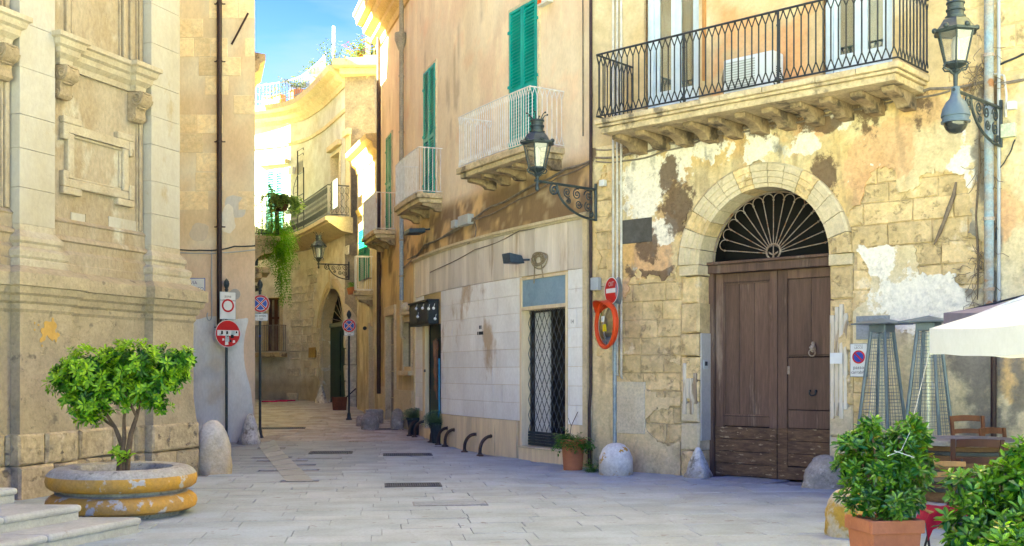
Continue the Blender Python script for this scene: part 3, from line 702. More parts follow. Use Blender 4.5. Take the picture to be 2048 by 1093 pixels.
def colDu(u, v):
    n1 = fbm(u*.9, v*.9, 301); n2 = fbm(u*3, v*1.0, 331, 5, .6)
    c = np.zeros(u.shape+(3,))+np.array((.66, .50, .28))
    c = lerp3(c, (.70, .57, .36), smooth(.45, .62, n1)); c = lerp3(c, (.50, .38, .22), smooth(.60, .75, n2)*.6)
    o = smooth(WD.u_at(1415), WD.u_at(1432), u)*(1-smooth(WD.u_at(1628), WD.u_at(1648), u))
    c = lerp3(c, (.72, .40, .19), o*(.55+.45*smooth(.4, .6, n2)))
    c = lerp3(c, (.68, .52, .30), o*smooth(.5, .62, fbm(u*2.5, v*2.5, 341, 5)))
    return np.clip(c*np.array((.98, .98, .96)), 0, .86)
grid_wall(WD, -.05, 8.6, 5.3, 12.5, .02, holes=dholes, step=.09, colfn=colDu).build('upper_plaster', m_plaster, dh)
q = random.Random(8)
for r_ in range(5):                                                     # ashlar of the upper corner
    u = 5.75+q.uniform(0, .3); vb = 5.36+.30*r_
    while u < 7.3:
        l = q.uniform(.4, .7)
        if q.random() < .75: block(WD, u, u+l, vb, vb+.30, .028, .03, .006, .005, q, .012).build('corner_stone', m_block, dwall)
        u += l
# great door: surround
sur = P('door_surround', m_trim, dh, lambda b: b.wbox(WD, UC-RO, UC-RI-.002, VS-.16, VS-.002, -.40, .055, 1), bevel=.012)
P('impost', m_trim, sur, lambda b: b.wbox(WD, UC+RI+.002, UC+RO, VS-.16, VS-.002, -.40, .055, 1), bevel=.012)
vprof = [(RI, -.42), (RI, .03), (1.12, .035), (1.128, .06), (1.20, .06), (1.208, .082), (1.29, .085), (1.298, .105), (1.385, .112), (RO, .085), (RO, -.05), (RO-.1, -.42)]
NV = 15
for k in range(NV):
    a0, a1 = PI*k/NV+.004, PI*(k+1)/NV-.004; b = MB(); nn = 4; vs_ = []
    jw = rnd.uniform(-.006, .006)
    for i in range(nn+1):
        a = a0+(a1-a0)*i/nn
        vs_ += [WD(UC+r_*math.cos(a), VS+r_*math.sin(a), w_+(jw if w_ > 0 else 0)) for r_, w_ in vprof]
    n = len(vprof); fs = [(i*n+j, i*n+(j+1) % n, (i+1)*n+(j+1) % n, (i+1)*n+j) for i in range(nn) for j in range(n)]+[tuple(range(n)), tuple(range(nn*n, nn*n+n))]
    b.add(vs_, fs); b.build('voussoir', m_trim if k % 4 else m_block, sur, smooth=30)
q = random.Random(19)
for s in (-1, 1):
    v = -.05
    while v < VS-.17:
        h = min(q.uniform(.30, .52), VS-.165-v)
        if VS-.165-v-h < .15: h = VS-.165-v
        a, c = (UC-RO+.0, UC-RI) if s < 0 else (UC+RI, UC+RO)
        block(WD, a, c+q.uniform(-.02, .0) if s < 0 else c, v, v+h, q.uniform(.0, .035), .44, .005, .016, q, .03).build('jamb_stone', m_block if v > 1.0 or q.random() < .4 else m_trim, sur); v += h
m_limew = mat('flaking_limewash', (.74, .68, .56), (.58, .50, .38), 4, (.30, .22, .14), 6, .52, .08, streak=.15, rough=.9, bump=.5, bscale=30, fine=.2)
for s, v0, v1 in ((-1, .95, 1.75), (1, .95, 2.55)):                     # remains of fluting on the jambs
    for k in range(4):
        u0 = (UC-RO+.06+.062*k) if s < 0 else (UC+RI+.03+.062*k); d = rnd.uniform(0, .25)
        P('fluting', m_limew, sur, lambda b: b.wbox(WD, u0, u0+.058, v0+d*(k % 2), v1-d, -.02, .050-.003*k, 1), bevel=.010)
m_greyrender = mat('grey_cement_render', (.46, .44, .41), (.40, .38, .35), 3, (.56, .50, .40), 3, .6, .1, rough=.9, bump=.3, bscale=30, bdist=.006, fine=.12)
P('jamb_render', m_greyrender, sur, lambda b: (b.wbox(WD, UC-RI-.01, UC-RI+.012, .55, 2.2, -.36, -.02, 1), b.wbox(WD, UC+RI-.012, UC+RI+.01, .3, 2.4, -.36, -.02, 1)))
# door
DW = -.38
door = P('door', m_wood, dh, lambda b: b.wbox(WD, UC-RI-.03, UC-RI+.06, -.05, VS-.13, DW-.06, DW+.10, 1), bevel=.008)
P('door_frame', m_wood, door, lambda b: b.wbox(WD, UC+RI-.06, UC+RI+.03, -.05, VS-.13, DW-.06, DW+.10, 1), bevel=.008)
P('lintel_beam', m_wood, door, lambda b: (b.wbox(WD, UC-RI-.03, UC+RI+.03, VS-.13, VS+.0, DW-.06, DW+.16, 1), b.wbox(WD, UC-RI-.03, UC+RI+.03, VS+.002, VS+.045, DW-.06, DW+.20, 1)), bevel=.01)
UM = UC+.06
def lf(name, u0, u1, v0, v1, w0, w1, m=m_wood, bev=.006): P(name, m, door, lambda b: b.wbox(WD, u0, u1, v0, v1, DW+w0, DW+w1, 1), bevel=bev)
L0, L1, R0, R1 = UC-RI+.065, UM-.006, UM+.006, UC+RI-.065
for (u0, u1) in ((L0, L0+.13), (L1-.13, L1), (R0, R0+.15)): lf('stile', u0, u1, .0, VS-.135, -.02, .035)
lf('stile', R1-.04, R1, 1.84, VS-.135, -.02, .035)
lf('rail', L0+.131, L1-.131, VS-.27, VS-.135, -.02, .033); lf('rail', R0+.151, R1-.041, VS-.27, VS-.135, -.02, .033)
lf('rail', L0+.131, L1-.131, .78, .93, -.02, .033); lf('rail', R0+.151, R1, 1.83, 1.85, -.02, .030)
for k in range(3):
    w_ = (L1-.131-L0-.131)/3; u0 = L0+.131+w_*k; lf('door_plank', u0+.003, u0+w_-.003, .935, VS-.275, -.02, .004+rnd.uniform(-.003, .003))
for k in range(2):
    w_ = (R1-.041-R0-.151)/2; u0 = R0+.151+w_*k; lf('door_plank', u0+.003, u0+w_-.003, 1.855, VS-.275, -.02, .006)
lf('bead', L0+.131, L0+.155, .935, VS-.275, .004, .022, bev=.004); lf('bead', L1-.155, L1-.131, .935, VS-.275, .004, .022, bev=.004); lf('bead', L0+.156, L1-.156, VS-.30, VS-.275, .004, .022, bev=.004); lf('bead', L0+.156, L1-.156, .935, .96, .004, .022, bev=.004)
for k in range(4):                                                      # nailed kick boards
    lf('kick_board', L0-.002, L1+.002, .02+.188*k, .20+.188*k, .0, .052+rnd.uniform(-.004, .006), m_woodlow)
lf('wicket_board', R0+.17, R1, 1.05, 1.815, -.02, .040); lf('wicket_board', R0+.17, R1, .78, 1.04, -.02, .036)
for k in range(3): lf('wicket_board', R0+.172, R1-.01, .22+.186*k, .40+.186*k, .0, .050+rnd.uniform(-.003, .004), m_woodlow)
lf('kick_board', R0, R0+.165, .02, .77, .0, .046, m_woodlow); lf('kick_board', R0+.166, R1, .02, .205, .0, .055, m_woodlow)
def dpx(x, y, w=.04): u, v = WD.px(x, y, DW+w); return u, v
ku, kv = dpx(1627, 697)
def knocker(b):
    c = WD(ku, kv, DW+.06); b.ball(c, .045, 8, 1.35)
    b.ball(WD(ku, kv+.07, DW+.055), .03, 8); b.ball(WD(ku-.025, kv+.01, DW+.09), .018, 6); b.ball(WD(ku+.025, kv+.01, DW+.09), .018, 6)
    b.tube([WD(ku+.05*math.sin(t), kv-.065-.05*math.cos(t), DW+.085) for t in np.linspace(0, 2*PI, 17)[:-1]], .010, 6, True)
P('door_knocker', m_rayiron, door, knocker, smooth=50)
hu, hv = dpx(1627, 784)
P('door_handle', m_iron, door, lambda b: (b.tube([WD(hu+.05*math.sin(t), hv-.02-.035*math.cos(t), DW+.075) for t in np.linspace(-2.2, 2.2, 13)], .010, 6), b.ball(WD(hu-.045, hv+.01, DW+.06), .02, 6), b.ball(WD(hu+.045, hv+.01, DW+.06), .02, 6)), smooth=50)
lu, lv = dpx(1577, 741)
P('lock_plate', m_rayiron, door, lambda b: b.wbox(WD, lu-.02, lu+.02, lv-.06, lv+.06, DW+.034, DW+.045, 1), bevel=.004)
# fanlight: dark room behind, iron sunburst in front
P('fanlight_room', m_dark, dh, lambda b: b.wbox(WD, UC-1.35, UC+1.35, -.1, 4.9, -1.5, -.95, 1))
P('fanlight_room_side', m_dark, dh, lambda b: (b.wbox(WD, UC-1.35, UC-1.20, -.1, 4.9, -.95, -.43, 1), b.wbox(WD, UC+1.20, UC+1.35, -.1, 4.9, -.95, -.43, 1), b.wbox(WD, UC-1.2, UC+1.2, 4.7, 4.9, -.95, -.43, 1)))
GW = DW+.05
fan = P('fanlight_grille', m_rayiron, dh, lambda b: (b.tube([WD(UC+1.03*math.cos(a), VS+.045+.99*math.sin(a), GW) for a in np.linspace(0, PI, 41)], .012, 6),
      b.tube([WD(UC+.115*math.cos(a), VS+.15+.115*math.sin(a), GW) for a in np.linspace(0, 2*PI, 21)[:-1]], .014, 6, True)), smooth=50)
NR = 15; HB = (UC, VS+.12)
for k in range(NR):
    a = PI*(k+.5)/NR*.985+.02; d = (math.cos(a), math.sin(a))
    if d[1]*.86 < .02: continue
    P('grille_ray', m_rayiron, fan, lambda b: (b.tube([WD(HB[0]+d[0]*.12, HB[1]+d[1]*.12*.9, GW), WD(HB[0]+d[0]*.84, HB[1]+d[1]*.80, GW)], .0075, 6), b.ball(WD(HB[0]+d[0]*.84, HB[1]+d[1]*.80, GW), .017, 6)), smooth=50)
    if k < NR-1:
        a2 = PI*(k+1.5)/NR*.985+.02; am = (a+a2)/2; r_ = .086; c_ = (HB[0]+math.cos(am)*.855, HB[1]+math.sin(am)*.815)
        P('grille_loop', m_rayiron, fan, lambda b: b.tube([WD(c_[0]+r_*math.cos(am+t), c_[1]+r_*math.sin(am+t)*.95, GW) for t in np.linspace(-1.6, 1.6, 11)], .0072, 6), smooth=50)
P('fleur_ornament', m_rayiron, fan, lambda b: (b.tube([WD(UC, VS+.05, GW), WD(UC, VS+.23, GW)], [.016, .006], 6), [b.tube([WD(UC+s*.075*math.sin(t), VS+.10+.07*(t/2.4)-.05*max(0, t-1.6), GW) for t in np.linspace(0, 2.6, 9)], .010, 6) for s in (-1, 1)]), smooth=50)
# long balcony
BU0, BU1, BD, BV = .76, 5.59, 1.02, 5.50
bal = P('balcony', m_slabst, dh, lambda b: (b.wbox(WD, BU0+.08, BU1-.08, BV-.22, BV-.13, .0, BD-.08, 10), b.wbox(WD, BU0+.035, BU1-.035, BV-.128, BV-.085, .0, BD-.035, 10)), bevel=.012)
u = BU0; q = random.Random(2)
while u < BU1-.02:                                                      # edge stones of the slab
    e = min(u+q.uniform(.55, .8), BU1)
    if BU1-e < .3: e = BU1
    P('slab_stone', m_slabst, bal, lambda b: b.wbox(WD, u+.003, e-.003, BV-.083+q.uniform(-.003, .003), BV+q.uniform(-.004, .004), .02, BD+q.uniform(-.006, .004), 1), bevel=.014); u = e
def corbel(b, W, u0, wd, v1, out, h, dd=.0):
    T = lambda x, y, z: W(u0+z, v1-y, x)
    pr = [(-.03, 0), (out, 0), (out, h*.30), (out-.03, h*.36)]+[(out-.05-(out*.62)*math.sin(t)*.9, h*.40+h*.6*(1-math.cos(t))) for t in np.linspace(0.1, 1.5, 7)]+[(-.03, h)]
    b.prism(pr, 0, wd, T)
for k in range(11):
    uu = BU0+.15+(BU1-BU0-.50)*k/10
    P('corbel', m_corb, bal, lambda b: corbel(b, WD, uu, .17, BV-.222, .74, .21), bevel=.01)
def bar_geo(b, T, s, h0, h1, r=.011, half=.0535):
    m0, m1 = h0+.15, h1-.15
    b.tube([T(s, m0), T(s, m1)], r, 6)
    for d in (-1, 1):
        b.tube([T(s, m1), T(s+d*half*.75, m1+.10), T(s+d*half, h1)], r*.85, 5); b.tube([T(s, m0), T(s+d*half*.75, m0-.10), T(s+d*half, h0)], r*.85, 5)
def rail_run(bal, W, u0, u1, wd, h0, h1, m, n_front, n_side, style, r=.011, sides=(0, 1), hr=.016):
    "balcony railing round three sides; each upright is a piece of its own"
    path = [W(u0, h1, .0), W(u0, h1, wd)]+[W(u0+(u1-u0)*i/8, h1, wd) for i in range(1, 8)]+[W(u1, h1, wd), W(u1, h1, .0)]
    low = [p-Vector((0, 0, h1-h0)) for p in path]
    P('handrail', m, bal, lambda b: b.tube(path, hr, 6), smooth=40); P('bottom_rail', m, bal, lambda b: b.tube(low, hr*.8, 6), smooth=40)
    def one(T, s, half):
        b = MB(); b.fixn = False
        if style == 'Y': bar_geo(b, T, s, h0, h1, r, half)
        elif style == 'V':
            mid = h0+(h1-h0)*.16; mt = h1-(h1-h0)*.16
            b.tube([T(s, mid), T(s, mt)], r, 6)
            for d in (-1, 1): b.tube([T(s, mt), T(s+d*half, h1)], r*.8, 5); b.tube([T(s, mid), T(s+d*half, h0)], r*.8, 5)
        else: b.tube([T(s, h0), T(s, h1)], r, 6)
        b.build('baluster', m, bal, smooth=50)
    for k in range(n_front):
        sp = (u1-u0)/n_front; one(lambda s, z: W(s, z, wd), u0+sp*(k+.5), sp/2)
    for sd in sides:
        uu = (u0, u1)[sd]
        for k in range(n_side):
            sp = wd/n_side; one(lambda s, z: W(uu, z, s), sp*(k+.5), sp/2)
rail_run(bal, WD, BU0+.03, BU1-.03, BD-.05, BV+.05, 6.50, m_iron, 45, 9, 'Y')
for x in (1368, 1556):
    uu = WD.u_at(x, BD-.05)
    P('post', m_iron, bal, lambda b: (b.tube([WD(uu, BV-.02, BD-.05), WD(uu, 6.5, BD-.05)], .017, 8), b.ball(WD(uu, 6.3, BD-.05), .026, 6), b.ball(WD(uu, BV+.06, BD-.03), .035, 6), b.tube([WD(uu+.045*math.cos(t), BV+.03+.045*math.sin(t), BD-.02) for t in np.linspace(0, 2*PI, 13)[:-1]], .010, 5, True)), smooth=50)
# tall french windows
m_glass = glass_mat('window_glass', (.75, .85, .85), .04, .55)
def french(parent, W, u0, u1, v0, v1, wf=-.10, fw=.10, mfr=m_whitefr):
    win = P('french_window', mfr, parent, lambda b: (b.wbox(W, u0, u0+fw, v0, v1, wf-.16, wf+.02, 1), b.wbox(W, u1-fw, u1, v0, v1, wf-.16, wf+.02, 1), b.wbox(W, u0+fw, u1-fw, v1-fw, v1, wf-.16, wf+.02, 1)), bevel=.008)
    P('curtain', mat('pale_blue_curtain', (.52, .60, .63), (.44, .52, .55), 3, streak=.05, rough=.9), win, lambda b: b.wbox(W, u0-.1, u1+.1, v0, v1, wf-.24, wf-.2, 1))
    um = (u0+u1)/2
    for a, c in ((u0+fw+.004, um-.003), (um+.003, u1-fw-.004)):
        P('sash', mfr, win, lambda b: (b.wbox(W, a, a+.09, v0+.02, v1-fw, wf-.06, wf-.02, 1), b.wbox(W, c-.09, c, v0+.02, v1-fw, wf-.06, wf-.02, 1), b.wbox(W, a+.09, c-.09, v0+.02, v0+.479, wf-.055, wf-.025, 1), b.wbox(W, a+.09, c-.09, v0+.48, v0+.56, wf-.06, wf-.02, 1)), bevel=.006)
        P('pane', m_glass, win, lambda b: b.wbox(W, a+.085, c-.085, v0+.55, v1-fw, wf-.044, wf-.038, 1))
    return win
french(dh, WD, W1[0], W1[1], 5.5, 8.6); french(dh, WD, W2[0], W2[1], 5.5, 8.6)
u0 = WD.u_at(1404); P('window_strip', mat('orange_wood', (.50, .25, .08), (.42, .20, .07), 5, streak=.2, rough=.7), dh, lambda b: b.wbox(WD, u0+.03, u0+.09, 6.05, 8.6, .0, .05, 1), bevel=.006)
# pipes on the stone front
for k, x in enumerate((1230, 1238, 1246)):
    uu = WD.u_at(x); v0 = WD.v_at(uu, 752-6*(2-k))
    P('conduit', m_conduit, dh, lambda b: b.tube([WD(uu, 12, .05), WD(uu, 5.0, .05), WD(uu, v0, .05), WD(uu, v0-.03, .03), WD(uu, v0-.05, -.02)], .021, 8), smooth=40)
uu = WD.u_at(1984)
dp = P('downpipe', m_pipeblue, dh, lambda b: b.tube([WD(uu, 12, .11), WD(uu, 2.35, .11)], .058, 12), smooth=40)
P('downpipe_shoe', m_pipedark, dh, lambda b: b.tube([WD(uu+.05, 2.5, .09), WD(uu+.05, .9, .09), WD(uu+.05, .05, .09)], .035, 10), smooth=40)
P('conduit', m_plas, dh, lambda b: b.tube([WD(uu+.10, 12, .05), WD(uu+.10, 2.4, .05)], .022, 8), smooth=40)
for y in (115, 440, 580):
    vv = WD.v_at(uu, y); P('pipe_clip', m_rust, dp, lambda b: b.tube([WD(uu, vv-.02, .11), WD(uu, vv+.02, .11)], .070, 12))
uu = WD.u_at(1186)
P('downpipe', m_pipedark, dh, lambda b: b.tube([WD(uu, 12, .06), WD(uu, 1.35, .06), WD(uu, 1.0, .10), WD(uu, .05, .10)], .028, 8), smooth=40)
# dark slate plaque, smooth cream patch, small plates
def plate(name, m, W, x0, x1, y0, y1, w0, w1, parent, bev=.004):
    p0 = W.px(x0, y1, w1); p1 = W.px(x1, y0, w1); vm0 = W.v_at((p0[0]+p1[0])/2, y1, w1); vm1 = W.v_at((p0[0]+p1[0])/2, y0, w1)
    P(name, m, parent, lambda b: b.wbox(W, p0[0], p1[0], vm0, vm1, w0, w1, 1), bevel=bev)
    return p0[0], p1[0], vm0, vm1
plate('slate_plaque', mat('dark_slate', (.10, .095, .085), (.075, .07, .06), 6, rough=.8), WD, 1243, 1303, 438, 486, -.02, .034, dh)
plate('smooth_panel', mat('cream_render', (.66, .58, .43), (.60, .51, .36), 3, rough=.9, bump=.2), WD, 1233, 1289, 764, 868, -.02, .036, dh, .01)
# ------------------------------------------------------------------ concave shop house
SL = WS.len
sh = thing('shop_house', WS(SL, 0, 0), 'tall peach plastered house with green shutters above a marble clad shop front', 'house')
su = WS.u_at
SO = (su(1046), su(1137)); SO_T = 2.74; SO_B = .25                       # shop opening
D2 = (su(853), su(883)); D2_T = 2.66; D2_B = .32
SW = (su(808.5), su(824)); SWv = (1.74, 2.84)
D3 = (su(774), su(791)); D3_T = 3.12
sholes = [(SO[0], SO[1], -.3, SO_T), (D2[0], D2[1], -.3, D2_T), (SW[0], SW[1], *SWv), (D3[0], D3[1], -.3, D3_T)]
def colS(u, v):
    n1 = fbm(u*.7, v*.7, 401); n2 = fbm(u*3.5, v*.7, 431, 5, .6); n3 = fbm(u*2.0, v*2.0, 451, 5, .6)
    far = 1-smooth(SL-12.5, SL-7.5, u)
    c = np.zeros(u.shape+(3,))+np.array((.80, .68, .49))
    c = lerp3(c, (.79, .61, .43), smooth(.40, .62, n1+far*.12)); c = lerp3(c, (.88, .75, .53), smooth(.52, .70, n2)*.8)
    c = lerp3(c, (.84, .56, .35), smooth(.60, .75, n3)*.4*(1-far*.3))
    c = lerp3(c, (.33, .24, .15), smooth(.70, .80, fbm(u*9, v*.8, 471, 4))*.45)
    # stained band below the balconies
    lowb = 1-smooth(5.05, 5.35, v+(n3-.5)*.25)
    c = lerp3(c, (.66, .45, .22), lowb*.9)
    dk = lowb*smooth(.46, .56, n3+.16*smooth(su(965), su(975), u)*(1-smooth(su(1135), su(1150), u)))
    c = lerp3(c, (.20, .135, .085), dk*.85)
    c = lerp3(c, (.60, .48, .31), lowb*smooth(.66, .72, fbm(u*5, v*5, 481, 5))*.6)
    low = 1-smooth(4.15, 4.3, v)
    c = lerp3(c, (.70, .54, .30), low*.8); c = lerp3(c, (.30, .20, .12), low*smooth(.52, .66, n2)*.6)
    c = lerp3(c, (.60, .48, .33), low*(1-smooth(1.2, 1.5, v))*.7)
    return c
swall = grid_wall(WS, 0, SL, -.3, 11.2, 0, holes=sholes, step=.10, du=.12, colfn=colS).build('wall', m_stucco, sh)
sp_ = [WS(u, 0, -1.6) for u in np.linspace(SL, 0, 10)]
mass([(p.x, p.y) for p in sp_]+[(WS(0, 0, -7).x, WS(0, 0, -7).y), (6.5, 25), (3.2, 19.6)], 11.1, sh, m_mortar)
mass([tuple(WS(0, 0, w)[:2]) for w in (-.02, -1.7)]+[tuple(WS(.25, 0, w)[:2]) for w in (-1.7, -.02)], 11.1, sh, m_stucco if False else mat('end_plaster', (.68, .50, .30), (.60, .43, .25), 2, rough=.93), 'side_wall')
mass([tuple(WS(SL, 0, w)[:2]) for w in (-.02, -1.7)]+[tuple(WS(SL-.25, 0, w)[:2]) for w in (-1.7, -.02)], 11.1, sh, m_mortar, 'side_wall')
P('cornice', mat('ochre_cornice_stone', (.66, .48, .25), (.58, .40, .20), 3, rough=.9, bump=.4), sh, lambda b: b.sweep([(-.3, 10.75), (.05, 10.75), (.08, 10.9), (.22, 10.98), (.22, 11.1), (.42, 11.2), (.46, 11.38), (.62, 11.44), (.66, 11.62), (.72, 11.66), (.72, 11.75), (-.3, 11.85)], list(np.linspace(-.35, SL, 26)), WS), smooth=25)
# cladding
q = random.Random(14); u_a, u_b = su(833), su(1170); rows = [.70+.3325*i for i in range(9)]; nsl = 0
CW = .028
for i in range(8):
    v0, v1 = rows[i], rows[i+1]; u = u_a
    while u < u_b-.01:
        l = q.choice((.42, .62, .85, 1.05)); e = min(u+l, u_b)
        if u_b-e < .18: e = u_b
        segs = [(u, e)]
        for (a, c, t) in ((D2[0]-.24, D2[1]+.05, 3.20), (SO[0]-.045, SO[1]+.02, 3.36)):
            ns = []
            for (x, y) in segs:
                if v0 >= t-.05 or y <= a or x >= c: ns.append((x, y))
                else:
                    if x < a-.04: ns.append((x, a))
                    if y > c+.04: ns.append((c, y))
            segs = ns
        for (x, y) in segs:
            P('cladding_slab', m_marble, sh, lambda b: b.wbox(WS, x+.0025, y-.0025, v0+.0025, v1-.0025, -.01, CW+q.uniform(-.0025, .0025), max(1, int((y-x)/.3))), bevel=.003); nsl += 1
        u = e
u = u_a
while u < u_b-.01:                                                      # upright frieze boards and travertine plinth
    e = min(u+q.uniform(.17, .24), u_b); e = u_b if u_b-e < .08 else e
    P('frieze_board', m_plank, sh, lambda b: b.wbox(WS, u+.002, e-.002, 3.365, 4.20, -.01, CW+.004+q.uniform(-.003, .003), 1), bevel=.003); u = e
u = u_a
while u < u_b-.01:
    e = min(u+q.uniform(.24, .34), u_b); e = u_b if u_b-e < .1 else e; m_ = (u+e)/2
    if not (D2[0]-.24 < m_ < D2[1]+.05 or SO[0]-.05 < m_ < SO[1]+.03):
        P('plinth_slab', m_trav, sh, lambda b: b.wbox(WS, u+.002, e-.002, -.1, .695, -.01, CW+.012+q.uniform(-.002, .002), 1), bevel=.003)
    u = e
P('frieze_ledge', m_trim, sh, lambda b: b.sweep([(-.02, 4.205), (.05, 4.205), (.06, 4.23), (.10, 4.245), (.10, 4.29), (-.02, 4.32)], list(np.linspace(u_a-.1, su(1181), 20)), WS), smooth=25)
P('frame_strip', m_trim, sh, lambda b: b.wbox(WS, u_b+.003, su(1180), -.1, 4.203, -.02, .06, 1), bevel=.008)
P('frame_strip', m_trim, sh, lambda b: b.wbox(WS, u_a-.12, u_a-.003, -.1, 4.203, -.02, .05, 1), bevel=.008)
# shop front: jambs, sign, threshold, folding grille
sf = P('shop_doorway', m_trav, sh, lambda b: b.wbox(WS, SO[0]-.04, SO[0]+.03, -.1, 3.34, -.14, .05, 1), bevel=.005)
P('jamb', m_trav, sf, lambda b: b.wbox(WS, SO[1]-.03, SO[1]+.015, -.1, 3.34, -.25, .05, 1), bevel=.005)
P('lintel', m_trav, sf, lambda b: (b.wbox(WS, SO[0]+.031, SO[1]-.031, SO_T-.005, SO_T+.06, -.25, .048, 2)), bevel=.005)
P('lintel', m_trav, sf, lambda b: (b.wbox(WS, SO[0]+.031, SO[1]-.031, 3.29, 3.34, -.02, .048, 2)), bevel=.005)
P('sign_panel', mat('pale_blue_board', (.20, .30, .38), (.25, .35, .43), 2.2, (.17, .24, .30), 2.6, .55, .15, rough=.7, fine=.1), sf, lambda b: b.wbox(WS, SO[0]+.032, SO[1]-.032, SO_T+.062, 3.288, -.02, .028, 3))
P('threshold', m_trav, sf, lambda b: b.wbox(WS, SO[0]-.05, SO[1]+.01, -.1, SO_B-.035, -.3, .075, 3), bevel=.006)
P('threshold_cap', m_trim, sf, lambda b: b.wbox(WS, SO[0]-.06, SO[1]+.015, SO_B-.034, SO_B, -.3, .10, 3), bevel=.008)
def room(b, u0, u1, v0, v1, w0, w1):
    for a in ((u0-.4, u1+.4, v0, v1, w0-.05, w0), (u0-.45, u0-.4, v0, v1, w0, w1), (u1+.4, u1+.45, v0, v1, w0, w1), (u0-.4, u1+.4, v1, v1+.05, w0, w1), (u0-.4, u1+.4, v0-.05, v0, w0, w1)): b.wbox(WS, *a, 1)
P('shop_room', m_dim, sf, lambda b: room(b, SO[0], SO[1], SO_B, 3.1, -1.5, -.24))
P('white_partition', m_white, sf, lambda b: b.wbox(WS, SO[0]+.0, SO[0]+.50, SO_B+.02, 2.7, -.30, -.26, 1))
GWs = -.10
def lattice(b):
    u0, u1, v0, v1 = SO[0]+.03, SO[1]-.03, .52, SO_T-.01; n = 9; sp = (u1-u0)/n; k = 1.75
    for i in range(-30, n+1):
        for d in (1, -1):
            a = u0+sp*i if d > 0 else u1-sp*i
            t0 = max(0, -i*sp); 
            pu0 = a+d*t0; pv0 = v0+k*t0; t1 = min((v1-v0)/k, (u1-a) if d > 0 else (a-u0))
            if t1-t0 < .01 or pv0 > v1: continue
            n0 = 3; ps = [WS(a+d*(t0+(t1-t0)*j/n0), v0+k*(t0+(t1-t0)*j/n0), GWs+(.006 if d > 0 else 0)) for j in range(n0+1)]
            b.tube(ps, .0065, 4)
P('folding_grille', mat('grey_grille_steel', (.16, .17, .18), (.12, .13, .14), 8, rough=.45, metal=.3, bump=0), sf, lattice)
for i in range(5): P('shutter_slat', m_irong, sf, lambda b: b.wbox(WS, SO[0]+.03, SO[1]-.03, SO_B+.012+.052*i, SO_B+.058+.052*i, GWs-.03, GWs+.012+.004*(i % 2), 2), bevel=.006)
P('wall_lettering', mat('faded_black_letters', (.05, .05, .05), rough=.8), sh, lambda b: None) if False else None
# second doorway: stone jamb, dark leaf with carved ornament, black lamp box
dd = P('side_doorway', m_trav, sh, lambda b: b.wbox(WS, D2[0]-.235, D2[0], -.1, D2_T+.1, -.06, .04, 1), bevel=.006)
P('threshold', m_trav, dd, lambda b: b.wbox(WS, D2[0]-.1, D2[1]+.12, -.1, D2_B, -.4, .05, 1), bevel=.01)
m_dkgreen = mat('dark_green_door_paint', (.012, .028, .027), (.02, .04, .038), 4, rough=.5)
P('door_leaf', m_dkgreen, dd, lambda b: (b.wbox(WS, D2[0]-.02, D2[1]+.3, D2_B, D2_T+.1, -.13, -.08, 1), b.wbox(WS, D2[0]+.05, D2[1]-.03, D2_B+.1, 1.2, -.08, -.06, 1)), bevel=.006)
def carve(b):
    u0 = (D2[0]+D2[1])/2-.02
    for k in range(6):
        vv = 1.25+.19*k; r_ = .07+.012*k
        b.tube([WS(u0+.04+r_*math.cos(t)*1.2*(1 if k % 2 else -1), vv+r_*math.sin(t), -.05) for t in np.linspace(-2.4, 2.4, 11)], .028, 5)
    b.tube([WS(u0+.12, 1.0, -.05), WS(u0+.06, 1.5, -.05), WS(u0+.02, 2.3, -.05)], [.02, .04, .07], 6)
P('carved_ornament', mat('brown_carving', (.26, .13, .08), (.18, .09, .06), 6, rough=.7), dd, carve, smooth=50)
bx0, bx1 = su(841), su(880)
lb = P('lamp_box', m_iron, sh, lambda b: (b.wbox(WS, bx0, bx1, 2.66, 3.16, .03, .26, 1), b.wbox(WS, bx0-.02, bx1+.02, 3.161, 3.20, .03, .30, 1)), bevel=.008)
for k in range(2): P('box_door', m_irong, lb, lambda b: b.wbox(WS, bx0+.04+k*(bx1-bx0)/2, bx0-.04+(k+1)*(bx1-bx0)/2, 2.72, 3.10, .26, .275, 1), bevel=.005)
m_bulb = mat('white_bulb_glass', (.75, .76, .74), rough=.2, bump=0, fine=0)
for k, (x, y) in enumerate(((846, 617), (858, 618), (868, 617), (871, 638), (836, 634), (833, 618))):
    u_, v_ = WS.px(x, y, .30); P('bulb', m_bulb, lb, lambda b: (b.ball(WS(u_, v_, .31), .032, 8), b.tube([WS(u_, v_, .31), WS(u_+.02, v_+.1, .29)], .006, 4)), smooth=60)
P('blue_cable', mat('blue_rubber', (.05, .28, .48), rough=.5, bump=0), sh, lambda b: b.tube([WS(D2[1]+.02, 1.9, .06), WS(D2[1]+.03, 1.4, .06), WS(D2[1]-.01, 1.15, .05), WS(D2[1]+.03, .8, .06), WS(D2[1]+.04, .6, .08)], .018, 6), smooth=50)
